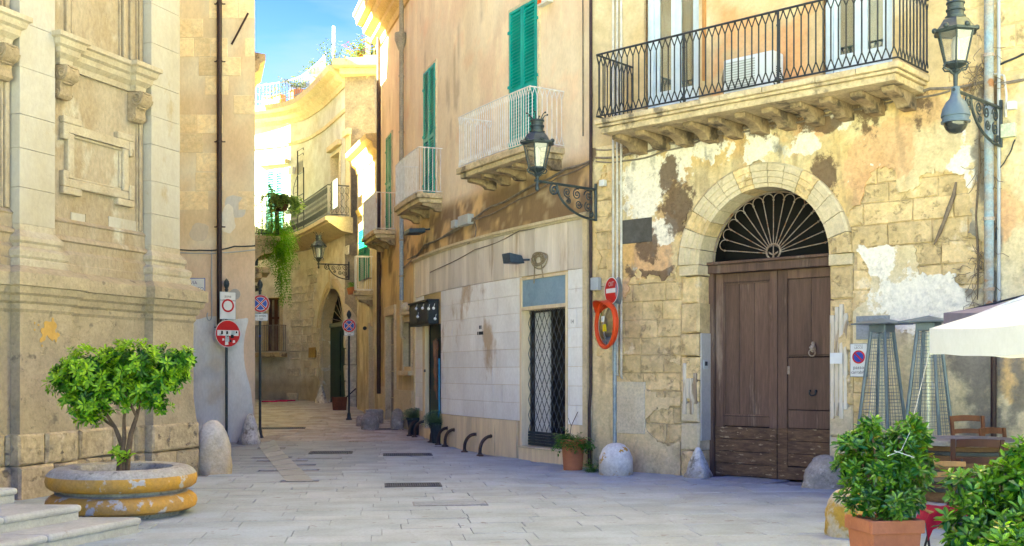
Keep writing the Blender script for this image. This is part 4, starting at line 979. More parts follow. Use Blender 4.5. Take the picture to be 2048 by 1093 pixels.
# small window, its relief and sill, and a stone doorway
sw_ = P('small_window', m_trim, sh, lambda b: [b.wbox(WS, *a, 1) for a in ((SW[0]-.12, SW[0], SWv[0]-.1, SWv[1]+.12, -.15, .04), (SW[1], SW[1]+.12, SWv[0]-.1, SWv[1]+.12, -.15, .04), (SW[0], SW[1], SWv[1], SWv[1]+.12, -.15, .04))], bevel=.008)
P('sill', m_trim, sw_, lambda b: b.wbox(WS, SW[0]-.2, SW[1]+.2, SWv[0]-.22, SWv[0]-.101, -.1, .14, 1), bevel=.02)
P('pane', mat('greenish_dark_glass', (.035, .045, .035), (.05, .06, .045), 3, rough=.15, bump=0, spec=.6), sw_, lambda b: b.wbox(WS, SW[0], SW[1], SWv[0]-.1, SWv[1], -.14, -.11, 1))
P('stone_relief', m_trim, sh, lambda b: (b.wbox(WS, SW[0]-.05, SW[1]+.05, SWv[1]+.18, SWv[1]+.24, -.02, .12, 1), b.ball(WS((SW[0]+SW[1])/2, SWv[1]+.36, .06), .11, 8, 1.2), b.ball(WS((SW[0]+SW[1])/2+.12, SWv[1]+.33, .06), .07, 8), b.ball(WS((SW[0]+SW[1])/2-.12, SWv[1]+.33, .06), .07, 8)), smooth=50)
d3 = P('stone_doorway', m_trim, sh, lambda b: b.wbox(WS, D3[0]-.16, D3[0], -.1, D3_T, -.3, .05, 1), bevel=.01)
P('jamb', m_trim, d3, lambda b: b.wbox(WS, D3[1], D3[1]+.12, -.1, D3_T, -.3, .05, 1), bevel=.01); P('lintel', m_trim, d3, lambda b: b.wbox(WS, D3[0]-.16, D3[1]+.12, D3_T, D3_T+.25, -.3, .06, 1), bevel=.01)
m_greyst = mat('grey_brown_stone', (.30, .27, .24), (.24, .21, .19), 4, rough=.8)
for k in range(4): P('door_stone', m_greyst, d3, lambda b: b.wbox(WS, D3[0], D3[1], .2+.72*k, .2+.72*(k+1)-.025, -.3, -.12, 1), bevel=.008)
P('door_backing', m_dark, d3, lambda b: b.wbox(WS, D3[0], D3[1], 0, D3_T, -.34, -.31, 1))
P('base_panel', m_trim, sh, lambda b: b.wbox(WS, D3[1]+.15, SW[1]+.15, .2, 1.15, -.02, .05, 2), bevel=.01)
P('base_panel', m_trim, sh, lambda b: b.wbox(WS, .1, D3[0]-.2, .3, 1.20, -.02, .05, 2), bevel=.01)
# shutters and balconies
def shutters(parent, W, u0, u1, v0, v1, m, single, w0=.0, slat=.058, trim=True):
    win = P('shuttered_window', m_trim, parent, lambda b: (b.wbox(W, u0-.07, u0-.005, v0, v1+.07, -.04, w0+.035, 1), b.wbox(W, u1+.005, u1+.07, v0, v1+.07, -.04, w0+.035, 1), b.wbox(W, u0-.004, u1+.004, v1+.005, v1+.07, -.04, w0+.035, 1)), bevel=.006)
    um = (u0+u1)/2
    for a, c in ((u0, um-.004), (um+.004, u1)):
        fw = .065; cuts = [v0+.02, v0+(v1-v0)*.40, v0+(v1-v0)*.56, v1]; cuts = [v0+.02, v0+(v1-v0)*.47, v1]
        lf_ = P('shutter', m, win, lambda b: (b.wbox(W, a, a+fw, v0+.02, v1, w0+.01, w0+.052, 1), b.wbox(W, c-fw, c, v0+.02, v1, w0+.01, w0+.052, 1), [b.wbox(W, a+fw, c-fw, z-(.05 if z > v0+.1 else 0), z+(.05 if z < v1-.02 else 0)+(.05 if z < v0+.1 else 0), w0+.012, w0+.048, 1) for z in cuts], b.wbox(W, a+fw, c-fw, v0+.03, v1-.03, w0+.004, w0+.009, 1)))
        jb = MB()
        for z0, z1 in zip(cuts, cuts[1:]):
            z = z0+.08
            while z < z1-.09:
                vs_ = [(uu, z+dz, w0+ww) for uu in (a+fw+.002, c-fw-.002) for dz, ww in ((0, .046), (.012, .049), (.046, .022), (.034, .018))]
                fs = [(0, 1, 2, 3), (7, 6, 5, 4)]+[(k, 4+k, 4+(k+1) % 4, (k+1) % 4) for k in range(4)]
                if single: bb = MB(); bb.add([W(*p) for p in vs_], fs); bb.build('slat', m, win)
                else: jb.add([W(*p) for p in vs_], fs)
                z += slat
        if not single: tag(jb.build('louvres', m, win), kind='stuff')
        for z in (v0+.35, v0+(v1-v0)*.5, v1-.4): P('hinge', m, win, lambda b: b.wbox(W, (a-.05 if a == u0 else c-.01), (a+.01 if a == u0 else c+.05), z, z+.05, w0+.03, w0+.062, 1))
    return win
shutters(sh, WS, su(1023), su(1077), 5.5, 8.35, m_turq, True, slat=.062)
shutters(sh, WS, su(850.5), su(873), 5.5, 8.45, m_turq, False)
shutters(sh, WS, su(775), su(785), 5.45, 7.95, m_green, False)
def small_balcony(parent, W, u0, u1, out, v, nf, ns, m, style, ncor, rh=.98, thick=.20, mst=m_slabst):
    bl = P('balcony', mst, parent, lambda b: (b.wbox(W, u0+.06, u1-.06, v-thick, v-thick*.55, 0, out-.06, 5), b.wbox(W, u0, u1, v-thick*.54, v, 0, out, 5)), bevel=.012)
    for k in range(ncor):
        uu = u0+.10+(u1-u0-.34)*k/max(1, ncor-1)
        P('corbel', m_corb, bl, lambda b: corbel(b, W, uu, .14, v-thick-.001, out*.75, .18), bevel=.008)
    rail_run(bl, W, u0+.03, u1-.03, out-.04, v+.04, v+rh, m, nf, ns, style, r=.0085, hr=.013)
    return bl
m_rwhite = mat('white_railing_paint', (.72, .70, .68), (.60, .56, .52), 9, (.38, .28, .20), 9, .66, .06, rough=.5, bump=0, fine=.1)
small_balcony(sh, WS, WS.u_at(912, .75), su(1130), .75, 5.50, 34, 7, m_rwhite, 'V', 5)
small_balcony(sh, WS, WS.u_at(787, .58), su(886), .58, 5.48, 26, 6, m_rwhite, 'I', 3)
b3 = small_balcony(sh, WS, WS.u_at(722.5, .58), su(791), .58, 5.32, 20, 5, m_rwhite, 'I', 3)
u0 = WS.u_at(722.5, .58)+.03; u1 = su(791)-.03
P('railing_screen', m_white, b3, lambda b: b.wbox(WS, u0, u1, 5.36, 6.28, .515, .522, 3))
# pipes and boxes of the shop house
for x, m_, vt, vb, r_ in ((803, m_pipegrey, 11, 5.9, .06), (757.5, m_pipedark, 11, 1.0, .06)):
    uu = su(x, .1); dp_ = P('downpipe', m_, sh, lambda b: b.tube([WS(uu, vt, .10), WS(uu, vb, .10)], r_, 10), smooth=40)
    if x == 803:
        P('lower_downpipe', mat('blue_grey_pipe', (.33, .38, .45), (.28, .33, .40), 4, rough=.5), sh, lambda b: b.tube([WS(uu, 5.89, .10), WS(uu, 3.4, .10)], .055, 10), smooth=40)
        P('lower_downpipe', mat('cream_pipe', (.56, .46, .30), (.48, .38, .24), 4, rough=.6), sh, lambda b: b.tube([WS(uu, 3.39, .10), WS(uu, 2.5, .10), WS(uu, 2.42, .02)], .05, 10), smooth=40)
        P('hopper', m_pipegrey, dp_, lambda b: b.lathe([(.06, -.3), (.15, -.05), (.15, .12), (.06, .12)], 10, frame(WS(uu, 9.95, .12))), smooth=30)
        for vv in (9.0, 7.6, 6.2, 4.9, 4.0): P('pipe_clip', m_pipegrey, dp_, lambda b: b.tube([WS(uu, vv-.02, .1), WS(uu, vv+.02, .1)], .072, 10))
P('wall_crack_pipe', m_cable, sh, lambda b: b.tube([WS(su(1167), 11, .02), WS(su(1168), 5.6, .02)], .012, 5))
for (x0, x1, y0, y1) in ((912, 920, 440, 458), (926, 946, 428, 455)):
    a = WS.px(x0, y1, .02); c = WS.px(x1, y0, .02); P('meter_box', m_plas, sh, lambda b: b.wbox(WS, a[0], c[0], a[1], c[1], 0, .14, 1), bevel=.012)
a = WS.px(1076, 14, .1); c = WS.px(1098, -6, .1)
al_ = P('alarm_box', m_white, sh, lambda b: b.wbox(WS, a[0], c[0], a[1], c[1], 0, .12, 1), bevel=.012)
P('alarm_light', mat('orange_lens', (.70, .13, .02), rough=.3, bump=0), al_, lambda b: b.wbox(WS, a[0]+.02, a[0]+.14, a[1]+.03, a[1]+.11, .12, .13, 1), bevel=.004)
a = WS.px(1185, 578, .1); P('junction_box', m_plas, dh, lambda b: b.wbox(WD, .0, .16, 2.95, 3.16, .03, .13, 1), bevel=.012)

# ------------------------------------------------------------------ low yellow house further in
nh = thing('yellow_house', WN(WN.len, 0, 0)+Vector((0, 0, .3)), 'low yellow house with a moulded cornice and one green shutter in the alley', 'house')
NL = WN.len; nu = WN.u_at
ND = (nu(741), nu(749)); ND_T = 2.95
def colN(u, v):
    n1 = fbm(u*1.2, v*1.2, 501); n2 = fbm(u*4, v*1, 521, 5)
    c = np.zeros(u.shape+(3,))+np.array((.74, .62, .40)); c = lerp3(c, (.78, .69, .50), smooth(.45, .65, n1)); c = lerp3(c, (.42, .28, .15), smooth(.58, .72, n2)*.6)
    return lerp3(c, (.40, .31, .21), (1-smooth(1.8, 4.2, v+(n1-.5)*1.5))*.6*smooth(.4, .55, n2))
grid_wall(WN, 0, NL, -.1, 8.3, .02, holes=[(ND[0], ND[1], -.1, ND_T)], step=.14, colfn=colN).build('wall', m_plaster, nh)
mass([tuple(WN(u, 0, -.4)[:2]) for u in (0, NL)]+[tuple(WN(u, 0, -4)[:2]) for u in (NL, 0)], 8.2, nh, m_mortar)
P('cornice', MATS['ochre_cornice_stone'], nh, lambda b: b.sweep([(-.3, 7.7), (.06, 7.7), (.08, 7.85), (.2, 7.95), (.24, 8.1), (.40, 8.18), (.42, 8.3), (-.3, 8.4)], [0, NL/2, NL-.02], WN), smooth=25)
P('cornice', MATS['ochre_cornice_stone'], nh, lambda b: b.sweep([(-.1, 6.35), (.04, 6.35), (.10, 6.45), (.14, 6.55), (-.1, 6.6)], [.3, NL-.4], WN), smooth=25)
P('door', mat('brown_grey_door', (.16, .13, .10), (.12, .10, .08), 5, streak=.2, rough=.7), nh, lambda b: b.wbox(WN, ND[0], ND[1], 0, ND_T, -.2, -.12, 1))
for a in (ND[0]-.08, ND[1]): P('door_jamb', m_trim, nh, lambda b: b.wbox(WN, a, a+.08, 0, ND_T+.1, -.2, .06, 1), bevel=.01)
shutters(nh, WN, nu(723.5), nu(744), 4.35, 5.9, m_green, False, w0=.04)
small_balcony(nh, WN, WN.u_at(706, .55), nu(748), .55, 3.95, 12, 4, m_rwhite, 'I', 2, rh=1.0, thick=.25)
P('wall_lamp', m_iron, nh, lambda b: b.ball(WN(ND[0]-.25, 2.9, .12), .06, 8), smooth=50)

# ------------------------------------------------------------------ curved house closing the alley
fh = thing('curved_house', WF(WF.len*.7, gz(38), 0), 'cream curved house with a concave balcony and pointed arched portal at the alley end', 'house')
fu = WF.u_at; FL = WF.len
FO = (fu(644), fu(691)); FUC = (FO[0]+FO[1])/2; FR = (FO[1]-FO[0])/2; FVS = 3.15; FRISE = 1.25
FWn = (fu(534), fu(560)); FWv = (WF.v_at(FWn[0], 703), WF.v_at(FWn[0], 596))
FD = (fu(664), fu(681)); FDv = (6.5, WF.v_at(FD[0], 316))
FS = (fu(531), fu(569)); FSv = (6.5, WF.v_at(fu(550), 338))
def f_in(u, v, m=0.0):
    d = abs(u-FUC)/(FR+m); return d < 1 and v < FVS+(FRISE+m)*(1-d**2.0)**.62
def colF(u, v):
    n1 = fbm(u*.8, v*.8, 601); n2 = fbm(u*3, v*.9, 631, 5, .6); n3 = fbm(u*1.8, v*3.4, 651, 5, .6)
    c = np.zeros(u.shape+(3,))+np.array((.62, .62, .57)); c = lerp3(c, (.59, .56, .47), smooth(.48, .66, n1))
    low = 1-smooth(5.9, 6.3, v)
    c = lerp3(c, (.84, .80, .71), low*.85); c = lerp3(c, (.68, .62, .52), low*smooth(.5, .66, n3)*.7); c = lerp3(c, (.76, .70, .58), low*smooth(.56, .70, n2)*.7)
    c = lerp3(c, (.50, .43, .32), (1-smooth(1.1, 1.5, v+(n1-.5)*.3))*.75)
    return c
fwall = grid_wall(WF, 0, FL, .2, 11.3, 0, holes=[(*FWn, *FWv), (*FD, *FDv), (*FS, *FSv)], step=.13, colfn=colF, pred=lambda u, v: f_in(u, v, -.02)).build('wall', m_plaster, fh)
fb = [WF(u, 0, -1.3) for u in np.linspace(0, FL, 14)]
mass([(p.x, p.y) for p in fb]+[(-1, 36), (-1, 50), (-16, 52)], 11.2, fh, m_dark if False else m_mortar)
P('cornice', mat('cream_cornice', (.66, .56, .37), (.58, .47, .30), 3, (.40, .33, .23), 4, .62, .08, rough=.9, bump=.4), fh, lambda b: b.sweep([(-.3, 10.75), (.06, 10.75), (.1, 10.9), (.28, 11.0), (.32, 11.15), (.55, 11.22), (.58, 11.4), (-.3, 11.55)], list(np.linspace(0, FL-.02, 44)), WF), smooth=25)
P('string_course', MATS['cream_cornice'], fh, lambda b: b.sweep([(-.05, 9.95), (.05, 9.95), (.07, 10.05), (-.05, 10.1)], list(np.linspace(0, FL, 40)), WF))
# stained end pier
e0 = Vector(WF(FL, 0, 0)[:2]); pier = [(e0.x-.03, e0.y-.02), (e0.x+.95, e0.y-.25), (e0.x+1.0, e0.y+2.5), (e0.x, e0.y+2.5)]
mass(pier, 11.25, fh, mat('stained_grey_pier', (.40, .345, .26), (.24, .21, .17), 1.6, (.50, .42, .30), 2.2, .58, .1, rough=.95, bump=.5, bscale=20), 'end_pier', .2)
P('pier_cornice', MATS['cream_cornice'], fh, lambda b: (b.box(e0.x-.35, e0.x+1.3, e0.y-.65, e0.y+2, 11.26, 11.5), b.box(e0.x-.15, e0.x+1.15, e0.y-.42, e0.y+2, 11.05, 11.259)), bevel=.03)
# portal
por = P('portal', m_trim, fh, lambda b: b.wbox(WF, FO[0]-.02, FO[0]+.0, .4, FVS, -.38, .06, 1))
def arcp(t, m): d = t; return (FUC+(FR+m)*d, FVS+(FRISE+m)*max(0, 1-d*d)**.62)
ts = [-math.cos(PI*i/22) for i in range(23)]
for k in range(11):
    b = MB(); vs_ = []
    for i in (2*k, 2*k+1, 2*k+2):
        for m_, w_ in ((0, -.38), (0, .05), (.10, .06), (.12, .10), (.30, .10), (.34, .0), (.34, -.3)): vs_.append(WF(*arcp(ts[i], m_), w_))
    n = 7; b.add(vs_, [(i*n+j, i*n+(j+1) % n, (i+1)*n+(j+1) % n, (i+1)*n+j) for i in range(2) for j in range(n)]+[tuple(range(n)), tuple(range(2*n, 3*n))]); b.build('voussoir', m_trim, por, smooth=30)
P('keystone', m_trim, por, lambda b: b.wbox(WF, FUC-.11, FUC+.11, FVS+FRISE-.02, FVS+FRISE+.6, -.2, .16, 1), bevel=.02)
for s in (0, 1):
    v = .45
    while v < FVS-.02:
        e = min(v+rnd.uniform(.35, .55), FVS); a, c = (FO[0]-.34, FO[0]) if s == 0 else (FO[1], FO[1]+.3)
        block(WF, a, c, v, e, .05+rnd.uniform(-.02, .03), .42, .006, .02, rnd, .03).build('jamb_stone', m_blockf, por); v = e
m_gdoor = mat('bottle_green_door', (.012, .040, .034), (.018, .055, .046), 3, streak=.3, rough=.5)
fd_ = P('door', m_gdoor, fh, lambda b: b.wbox(WF, FO[0], FUC-.008, .4, FVS+.0, -.36, -.30, 3))
P('door_leaf', m_gdoor, fd_, lambda b: b.wbox(WF, FUC+.008, FO[1], .4, FVS, -.36, -.30, 3))
for k in range(2):
    for (z0, z1) in ((.7, 1.5), (1.65, 3.0)):
        a = FO[0]+.2 if k == 0 else FUC+.2; P('door_panel', m_gdoor, fd_, lambda b: b.wbox(WF, a, a+FR-.45, z0, z1, -.30, -.27, 2), bevel=.01)
P('lintel', mat('grey_green_beam', (.20, .24, .22), rough=.7), fd_, lambda b: b.wbox(WF, FO[0], FO[1], FVS+.002, FVS+.14, -.36, -.26, 4))
P('fanlight_backing', m_dark, fd_, lambda b: b.wbox(WF, FO[0], FO[1], FVS+.142, FVS+FRISE+.3, -.40, -.36, 4))
for k in range(11):
    a = PI*(k+.5)/11; P('fanlight_ray', m_rust, fd_, lambda b: b.tube([WF(FUC, FVS+.15, -.32), WF(FUC+math.cos(a)*FR*.95, FVS+.15+math.sin(a)*FRISE*.95, -.32)], .014, 5))
# lower wall stones left bare
q = random.Random(66)
for r_ in range(17):
    v0 = .55+.30*r_; u = fu(572)+q.uniform(0, .4)
    while u < FL-.2:
        l = q.uniform(.45, .85); um = u+l/2
        if not (FO[0]-.36 < um+l/2 and um-l/2 < FO[1]+.34 and v0 < FVS+FRISE+.4) and q.random() < (.75 if 1.4 < v0 < 4.6 and um < FO[0] else .25):
            block(WF, u, u+l, v0, v0+.30, .02+q.uniform(0, .025), .05, .008, .012, q, .02).build('stone_block', m_blockf, fwall)
        u += l
# low window with grey grille balcony
fw_ = P('window', mat('brown_window_wood', (.12, .055, .03), (.09, .04, .025), 5, streak=.2, rough=.6), fh, lambda b: [b.wbox(WF, *a, 1) for a in ((FWn[0], FWn[0]+.08, *FWv, -.25, -.1), (FWn[1]-.08, FWn[1], *FWv, -.25, -.1), ((FWn[0]+FWn[1])/2-.05, (FWn[0]+FWn[1])/2+.05, *FWv, -.25, -.11), (FWn[0]+.08, FWn[1]-.08, FWv[1]-.08, FWv[1], -.25, -.1), (FWn[0]+.08, FWn[1]-.08, FWv[0]+1.2, FWv[0]+1.28, -.24, -.11))])
P('pane', mat('curtained_glass', (.34, .30, .23), (.24, .21, .17), 2, rough=.2, bump=0, spec=.6), fw_, lambda b: b.wbox(WF, FWn[0], FWn[1], *FWv, -.24, -.2, 1))
for a in (FWn[0]-.14, FWn[1]+.0): P('window_jamb', m_trim, fw_, lambda b: b.wbox(WF, a, a+.14, FWv[0], FWv[1]+.12, -.2, .04, 1), bevel=.01)
gb = P('grille_balcony', m_slabst, fh, lambda b: b.wbox(WF, FWn[0]-.45, FWn[1]+.35, FWv[0]-.22, FWv[0]-.06, -.05, .42, 2), bevel=.02)
rail_run(gb, WF, FWn[0]-.40, FWn[1]+.30, .36, FWv[0], FWv[0]+.95, mat('grey_grille_paint', (.30, .27, .23), (.24, .21, .18), 6, rough=.6), 15, 4, 'I', r=.012, hr=.016)
# balcony window and shuttered window above
w2 = P('balcony_window', mat('grey_wood_frame', (.20, .16, .13), rough=.6), fh, lambda b: [b.wbox(WF, *a, 1) for a in ((FD[0], FD[0]+.1, *FDv, -.5, -.32), (FD[1]-.1, FD[1], *FDv, -.5, -.32), ((FD[0]+FD[1])/2-.06, (FD[0]+FD[1])/2+.06, *FDv, -.5, -.33), (FD[0], FD[1], FDv[0]+1.9, FDv[0]+2.0, -.49, -.33))])
P('pane', mat('pale_sky_glass', (.22, .27, .30), (.30, .34, .36), 1.2, rough=.1, bump=0, spec=.8), w2, lambda b: b.wbox(WF, FD[0], FD[1], *FDv, -.46, -.43, 1))
P('reveal', mat('cream_reveal', (.72, .64, .46), rough=.9), w2, lambda b: (b.wbox(WF, FD[0]-.06, FD[0], FDv[0], FDv[1], -.5, .05, 1), b.wbox(WF, FD[1], FD[1]+.06, FDv[0], FDv[1], -.5, .05, 1), b.wbox(WF, FD[0]-.06, FD[1]+.06, FDv[1], FDv[1]+.06, -.5, .05, 1)))
P('hood', m_trim, w2, lambda b: b.wbox(WF, FD[0]-.2, FD[1]+.2, FDv[1]+.18, FDv[1]+.36, -.05, .16, 2), bevel=.03)
u_ = fu(697); P('side_window', m_trim, fh, lambda b: (b.wbox(WF, u_-.3, u_+.25, 6.5, 9.1, -.02, .03, 1), b.wbox(WF, u_-.35, u_+.3, 9.1, 9.3, -.02, .12, 1)), bevel=.01)
P('window_back', m_dim, fh, lambda b: b.wbox(WF, FS[0], FS[1], *FSv, -.3, -.2, 1))
shutters(fh, WF, FS[0]+.06, FS[1]-.06, FSv[0], FSv[1]-.06, m_teal, False, w0=-.04, slat=.09)
P('window_hood', m_trim, fh, lambda b: b.wbox(WF, FS[0]-.25, FS[1]+.25, FSv[1]+.12, FSv[1]+.30, -.05, .14, 2), bevel=.03)
a = WF.px(577, 350, .1); c = WF.px(586, 334, .1); P('alarm_box', m_white, fh, lambda b: b.wbox(WF, a[0], c[0], a[1], c[1], 0, .12, 1), bevel=.015)
a = WF.px(619, 716, .02); c = WF.px(632, 695, .02); P('wall_tile', mat('ochre_tile', (.50, .34, .12), (.40, .27, .10), 8, rough=.6), fh, lambda b: b.wbox(WF, a[0], c[0], a[1], c[1], -.01, .06, 1), bevel=.006)
# concave balcony: slab along the curve, scrolled railing
us_ = list(np.linspace(fu(540), fu(700), 26))
fbal = P('balcony', MATS['cream_cornice'], fh, lambda b: b.sweep([(-.1, 6.0), (.25, 6.05), (.62, 6.28), (.68, 6.3), (.70, 6.36), (.78, 6.38), (.78, 6.5), (-.1, 6.5)], us_, WF), smooth=25)
P('handrail', m_iron, fbal, lambda b: b.tube([WF(u, 7.48, .72) for u in us_]+[WF(us_[-1], 7.48, .02)], .018, 6), smooth=40)
P('bottom_rail', m_iron, fbal, lambda b: b.tube([WF(u, 6.56, .72) for u in us_]+[WF(us_[-1], 6.56, .02)], .014, 6), smooth=40)
n = int((us_[-1]-us_[0])/.14)
def scroll(b, T, half):
    b.tube([T(0, 6.56), T(0, 7.48)], .009, 5)
    for zc in (6.72, 7.32):
        b.tube([T(half*.8*math.sin(t), zc-.11*math.cos(t)*1.0) for t in np.linspace(0, 2*PI, 9)[:-1]], .008, 4, True)
    b.tube([T(half*.8*math.sin(t*2), 6.83+.38*t/PI) for t in np.linspace(0, PI, 9)], .007, 4)
for k in range(n):
    uu = us_[0]+(k+.5)*(us_[-1]-us_[0])/n; b = MB(); b.fixn = False; scroll(b, lambda s, z: WF(uu+s, z, .72), .07); b.build('baluster', m_iron, fbal)
for k in range(4):
    b = MB(); b.fixn = False; scroll(b, lambda s, z: WF(us_[-1], z, .1+.16*k+s), .08); b.build('baluster', m_iron, fbal)
P('railing_sheet', mat('dark_grey_sheet', (.06, .06, .06), rough=.7), fbal, lambda b: b.sweep([(.73, 6.6), (.735, 6.6), (.735, 7.46), (.73, 7.46)], [fu(662, .72), fu(668, .72), fu(676, .72)], WF))
# spiked iron divider on that balcony
iu = fu(612, .4)
def gatef(b):
    T = lambda x, z: WF(iu+x, z, .70-.0*x)
    b.tube([T(0, 6.5), T(0, 9.35)], .022, 6); b.tube([T(.75, 6.5), T(.75, 8.65)], .020, 6)
    for z in (7.1, 7.75, 8.5): b.tube([T(0, z), T(.75, z)], .018, 5)
    for z in (9.15, 9.33): b.tube([T(0, z), T(.7, z), T(.72, z-.08)], .012, 5)
    for k in range(5): b.tube([T(.12+.13*k, 8.5), T(.12+.13*k, 8.88), T(.12+.13*k, 8.95)], [.010, .010, .002], 5)
    b.tube([T(0-.55*math.sin(t), 7.5+1.0*(t/PI)) for t in np.linspace(0, PI, 13)], .012, 5)
    for k in range(4): b.tube([T(0, 7.7+.22*k), T(-.5*math.sin(PI*(.2+.22*k)), 7.7+.22*k)], [.010, .004], 5)
P('iron_divider', m_iron, fbal, gatef)
# roof terrace railing
us2 = list(np.linspace(fu(505), fu(668), 22))
m_trw = mat('weathered_grey_rail', (.30, .32, .34), rough=.6, bump=0)
rt = P('terrace_railing', m_trw, fh, lambda b: (b.tube([WF(u, 12.25, .25) for u in us2], .022, 6), b.tube([WF(u, 11.65, .25) for u in us2], .018, 6)))
n = int((us2[-1]-us2[0])/.16)
for k in range(n): P('baluster', m_trw, rt, lambda b: b.tube([WF(us2[0]+(us2[-1]-us2[0])*k/n, 11.5, .25), WF(us2[0]+(us2[-1]-us2[0])*k/n, 12.25, .25)], .011, 4))
u_ = fu(662); P('terrace_pole', mat('grey_pole', (.45, .40, .34), rough=.7), fh, lambda b: b.tube([WF(u_, 11.4, -.1), WF(u_, 13.3, -.1)], .055, 8), smooth=40)
P('stair_baluster', m_trim, fh, lambda b: (b.box(-4.75, -4.0, 35.2, 36.2, 11.5, 11.75), b.box(-4.70, -4.55, 35.3, 35.45, 11.75, 12.35), b.box(-4.45, -4.40, 35.3, 35.4, 11.75, 12.35), b.box(-4.30, -4.25, 35.3, 35.4, 11.75, 12.35)))

# ------------------------------------------------------------------ alley house on the other side (mostly hidden)
lh = thing('alley_house', WL(6.5, gz(30), 0), 'narrow alley house with planted balconies behind the ochre corner house', 'house')
m_lp = mat('alley_plaster', (.60, .47, .29), (.48, .37, .23), 2, (.34, .27, .18), 3, .6, .1, rough=.93, bump=.4)
lu0 = 4.75
P('wall', m_lp, lh, lambda b: (b.wbox(WL, lu0, 7.3, -.1, 9.6, -5.5, 0, 6), b.wbox(WL, 7.301, 10.3, -.1, 7.4, -5.5, 0, 4), b.wbox(WL, 10.31, WL.len, -.1, 13.4, -5.5, 0, 6), b.wbox(WL, lu0, 7.3, 9.6, 12.6, -5.5, -1.3, 6), b.wbox(WL, WL.len+.01, WL.len+2.5, -.1, 8.2, -7.5, -1.1, 2)))  # set-back attic, tall end and far wing are unseen, added to block sun
P('cornice', m_slabst, lh, lambda b: b.sweep([(-.3, 9.2), (.08, 9.2), (.12, 9.4), (.34, 9.55), (.38, 9.75), (.52, 9.85), (.52, 10.0), (-.3, 10.1)], [lu0+.2, 7.3], WL), smooth=25)
def colL(): pass
def lw(x, Yc): return None
LB = (6.2, 8.1)
lb1 = P('balcony', m_slabst, lh, lambda b: (b.wbox(WL, LB[0], LB[1], 5.24, 5.36, 0, 1.0, 2), b.wbox(WL, LB[0]+.05, LB[1]-.05, 5.12, 5.239, 0, .9, 2)), bevel=.015)
for uu in (LB[0]+.1, LB[1]-.3): P('corbel', m_slabst, lb1, lambda b: corbel(b, WL, uu, .2, 5.118, .8, .55), bevel=.01)
rail_run(lb1, WL, LB[0]+.03, LB[1]-.03, .95, 5.42, 6.45, m_iron, 12, 7, 'I', r=.012)
lb2 = P('lower_ledge', m_slabst, lh, lambda b: (b.wbox(WL, LB[0]+.1, LB[1]-.2, 4.35, 4.50, 0, .72, 2), b.wbox(WL, LB[0]+.15, LB[1]-.25, 4.2, 4.349, 0, .5, 2)), bevel=.02)
# ------------------------------------------------------------------ leaves
m_leafb = mat('bright_leaf', (1, 1, 1), (.75, .8, .7), 9, attr=True, rough=.38, bump=0, fine=0, spec=.5, trans=.30)
m_leafg = mat('glossy_leaf', (1, 1, 1), (.8, .85, .8), 9, attr=True, rough=.28, bump=0, fine=0, spec=.6, trans=.22)
m_bark = mat('grey_brown_bark', (.17, .115, .07), (.11, .075, .05), 9, rough=.9, bump=.6, bscale=40, bdist=.01)
m_soil = mat('dark_soil', (.05, .035, .025), (.08, .055, .04), 12, rough=.95, bump=.8, bscale=40, bdist=.02)
class Leaves:
    def __init__(s): s.b = MB(); s.b.fixn = False; s.b.c = []
    def leaf(s, p, d, up, l, w, c, droop=.15):
        d = d.normalized(); sd = d.cross(up)
        sd = sd.normalized() if sd.length > 1e-4 else d.orthogonal().normalized(); n = sd.cross(d)
        m = p+d*l*.5-n*w*.22; tip = p+d*l-n*l*droop
        s.b.add([p, m, p+d*l*.42+sd*w*.5, p+d*l*.42-sd*w*.5, p+d*l*.78+sd*w*.34-n*l*droop*.4, p+d*l*.78-sd*w*.34-n*l*droop*.4, tip],
                [(0, 2, 1), (0, 1, 3), (1, 2, 4), (1, 5, 3), (1, 4, 6), (1, 6, 5)])
        s.b.c += [c]*7
    def rosette(s, p, ax, n, l, w, cf, q, rise=(.15, .8)):
        ax = ax.normalized(); a = ax.orthogonal().normalized(); b_ = ax.cross(a); ph = q.uniform(0, 6)
        for i in range(n):
            an = ph+i*2.4; t = i/max(1, n-1); e = rise[0]+(rise[1]-rise[0])*t+q.uniform(-.12, .12)
            rd = a*math.cos(an)+b_*math.sin(an); d = rd*math.cos(e)+ax*math.sin(e); k = (1-.35*t)*q.uniform(.8, 1.15)
            s.leaf(p-ax*l*.35*(1-t)+rd*.006, d, ax, l*k, w*k, cf(t, q), q.uniform(.05, .3))
def mixc(a, b, t, q, j=.12):
    k = q.uniform(1-j, 1+j); return tuple((a[i]*(1-t)+b[i]*t)*k for i in range(3))
rv3 = lambda q: Vector((q.gauss(0, 1), q.gauss(0, 1), q.gauss(0, 1))).normalized()

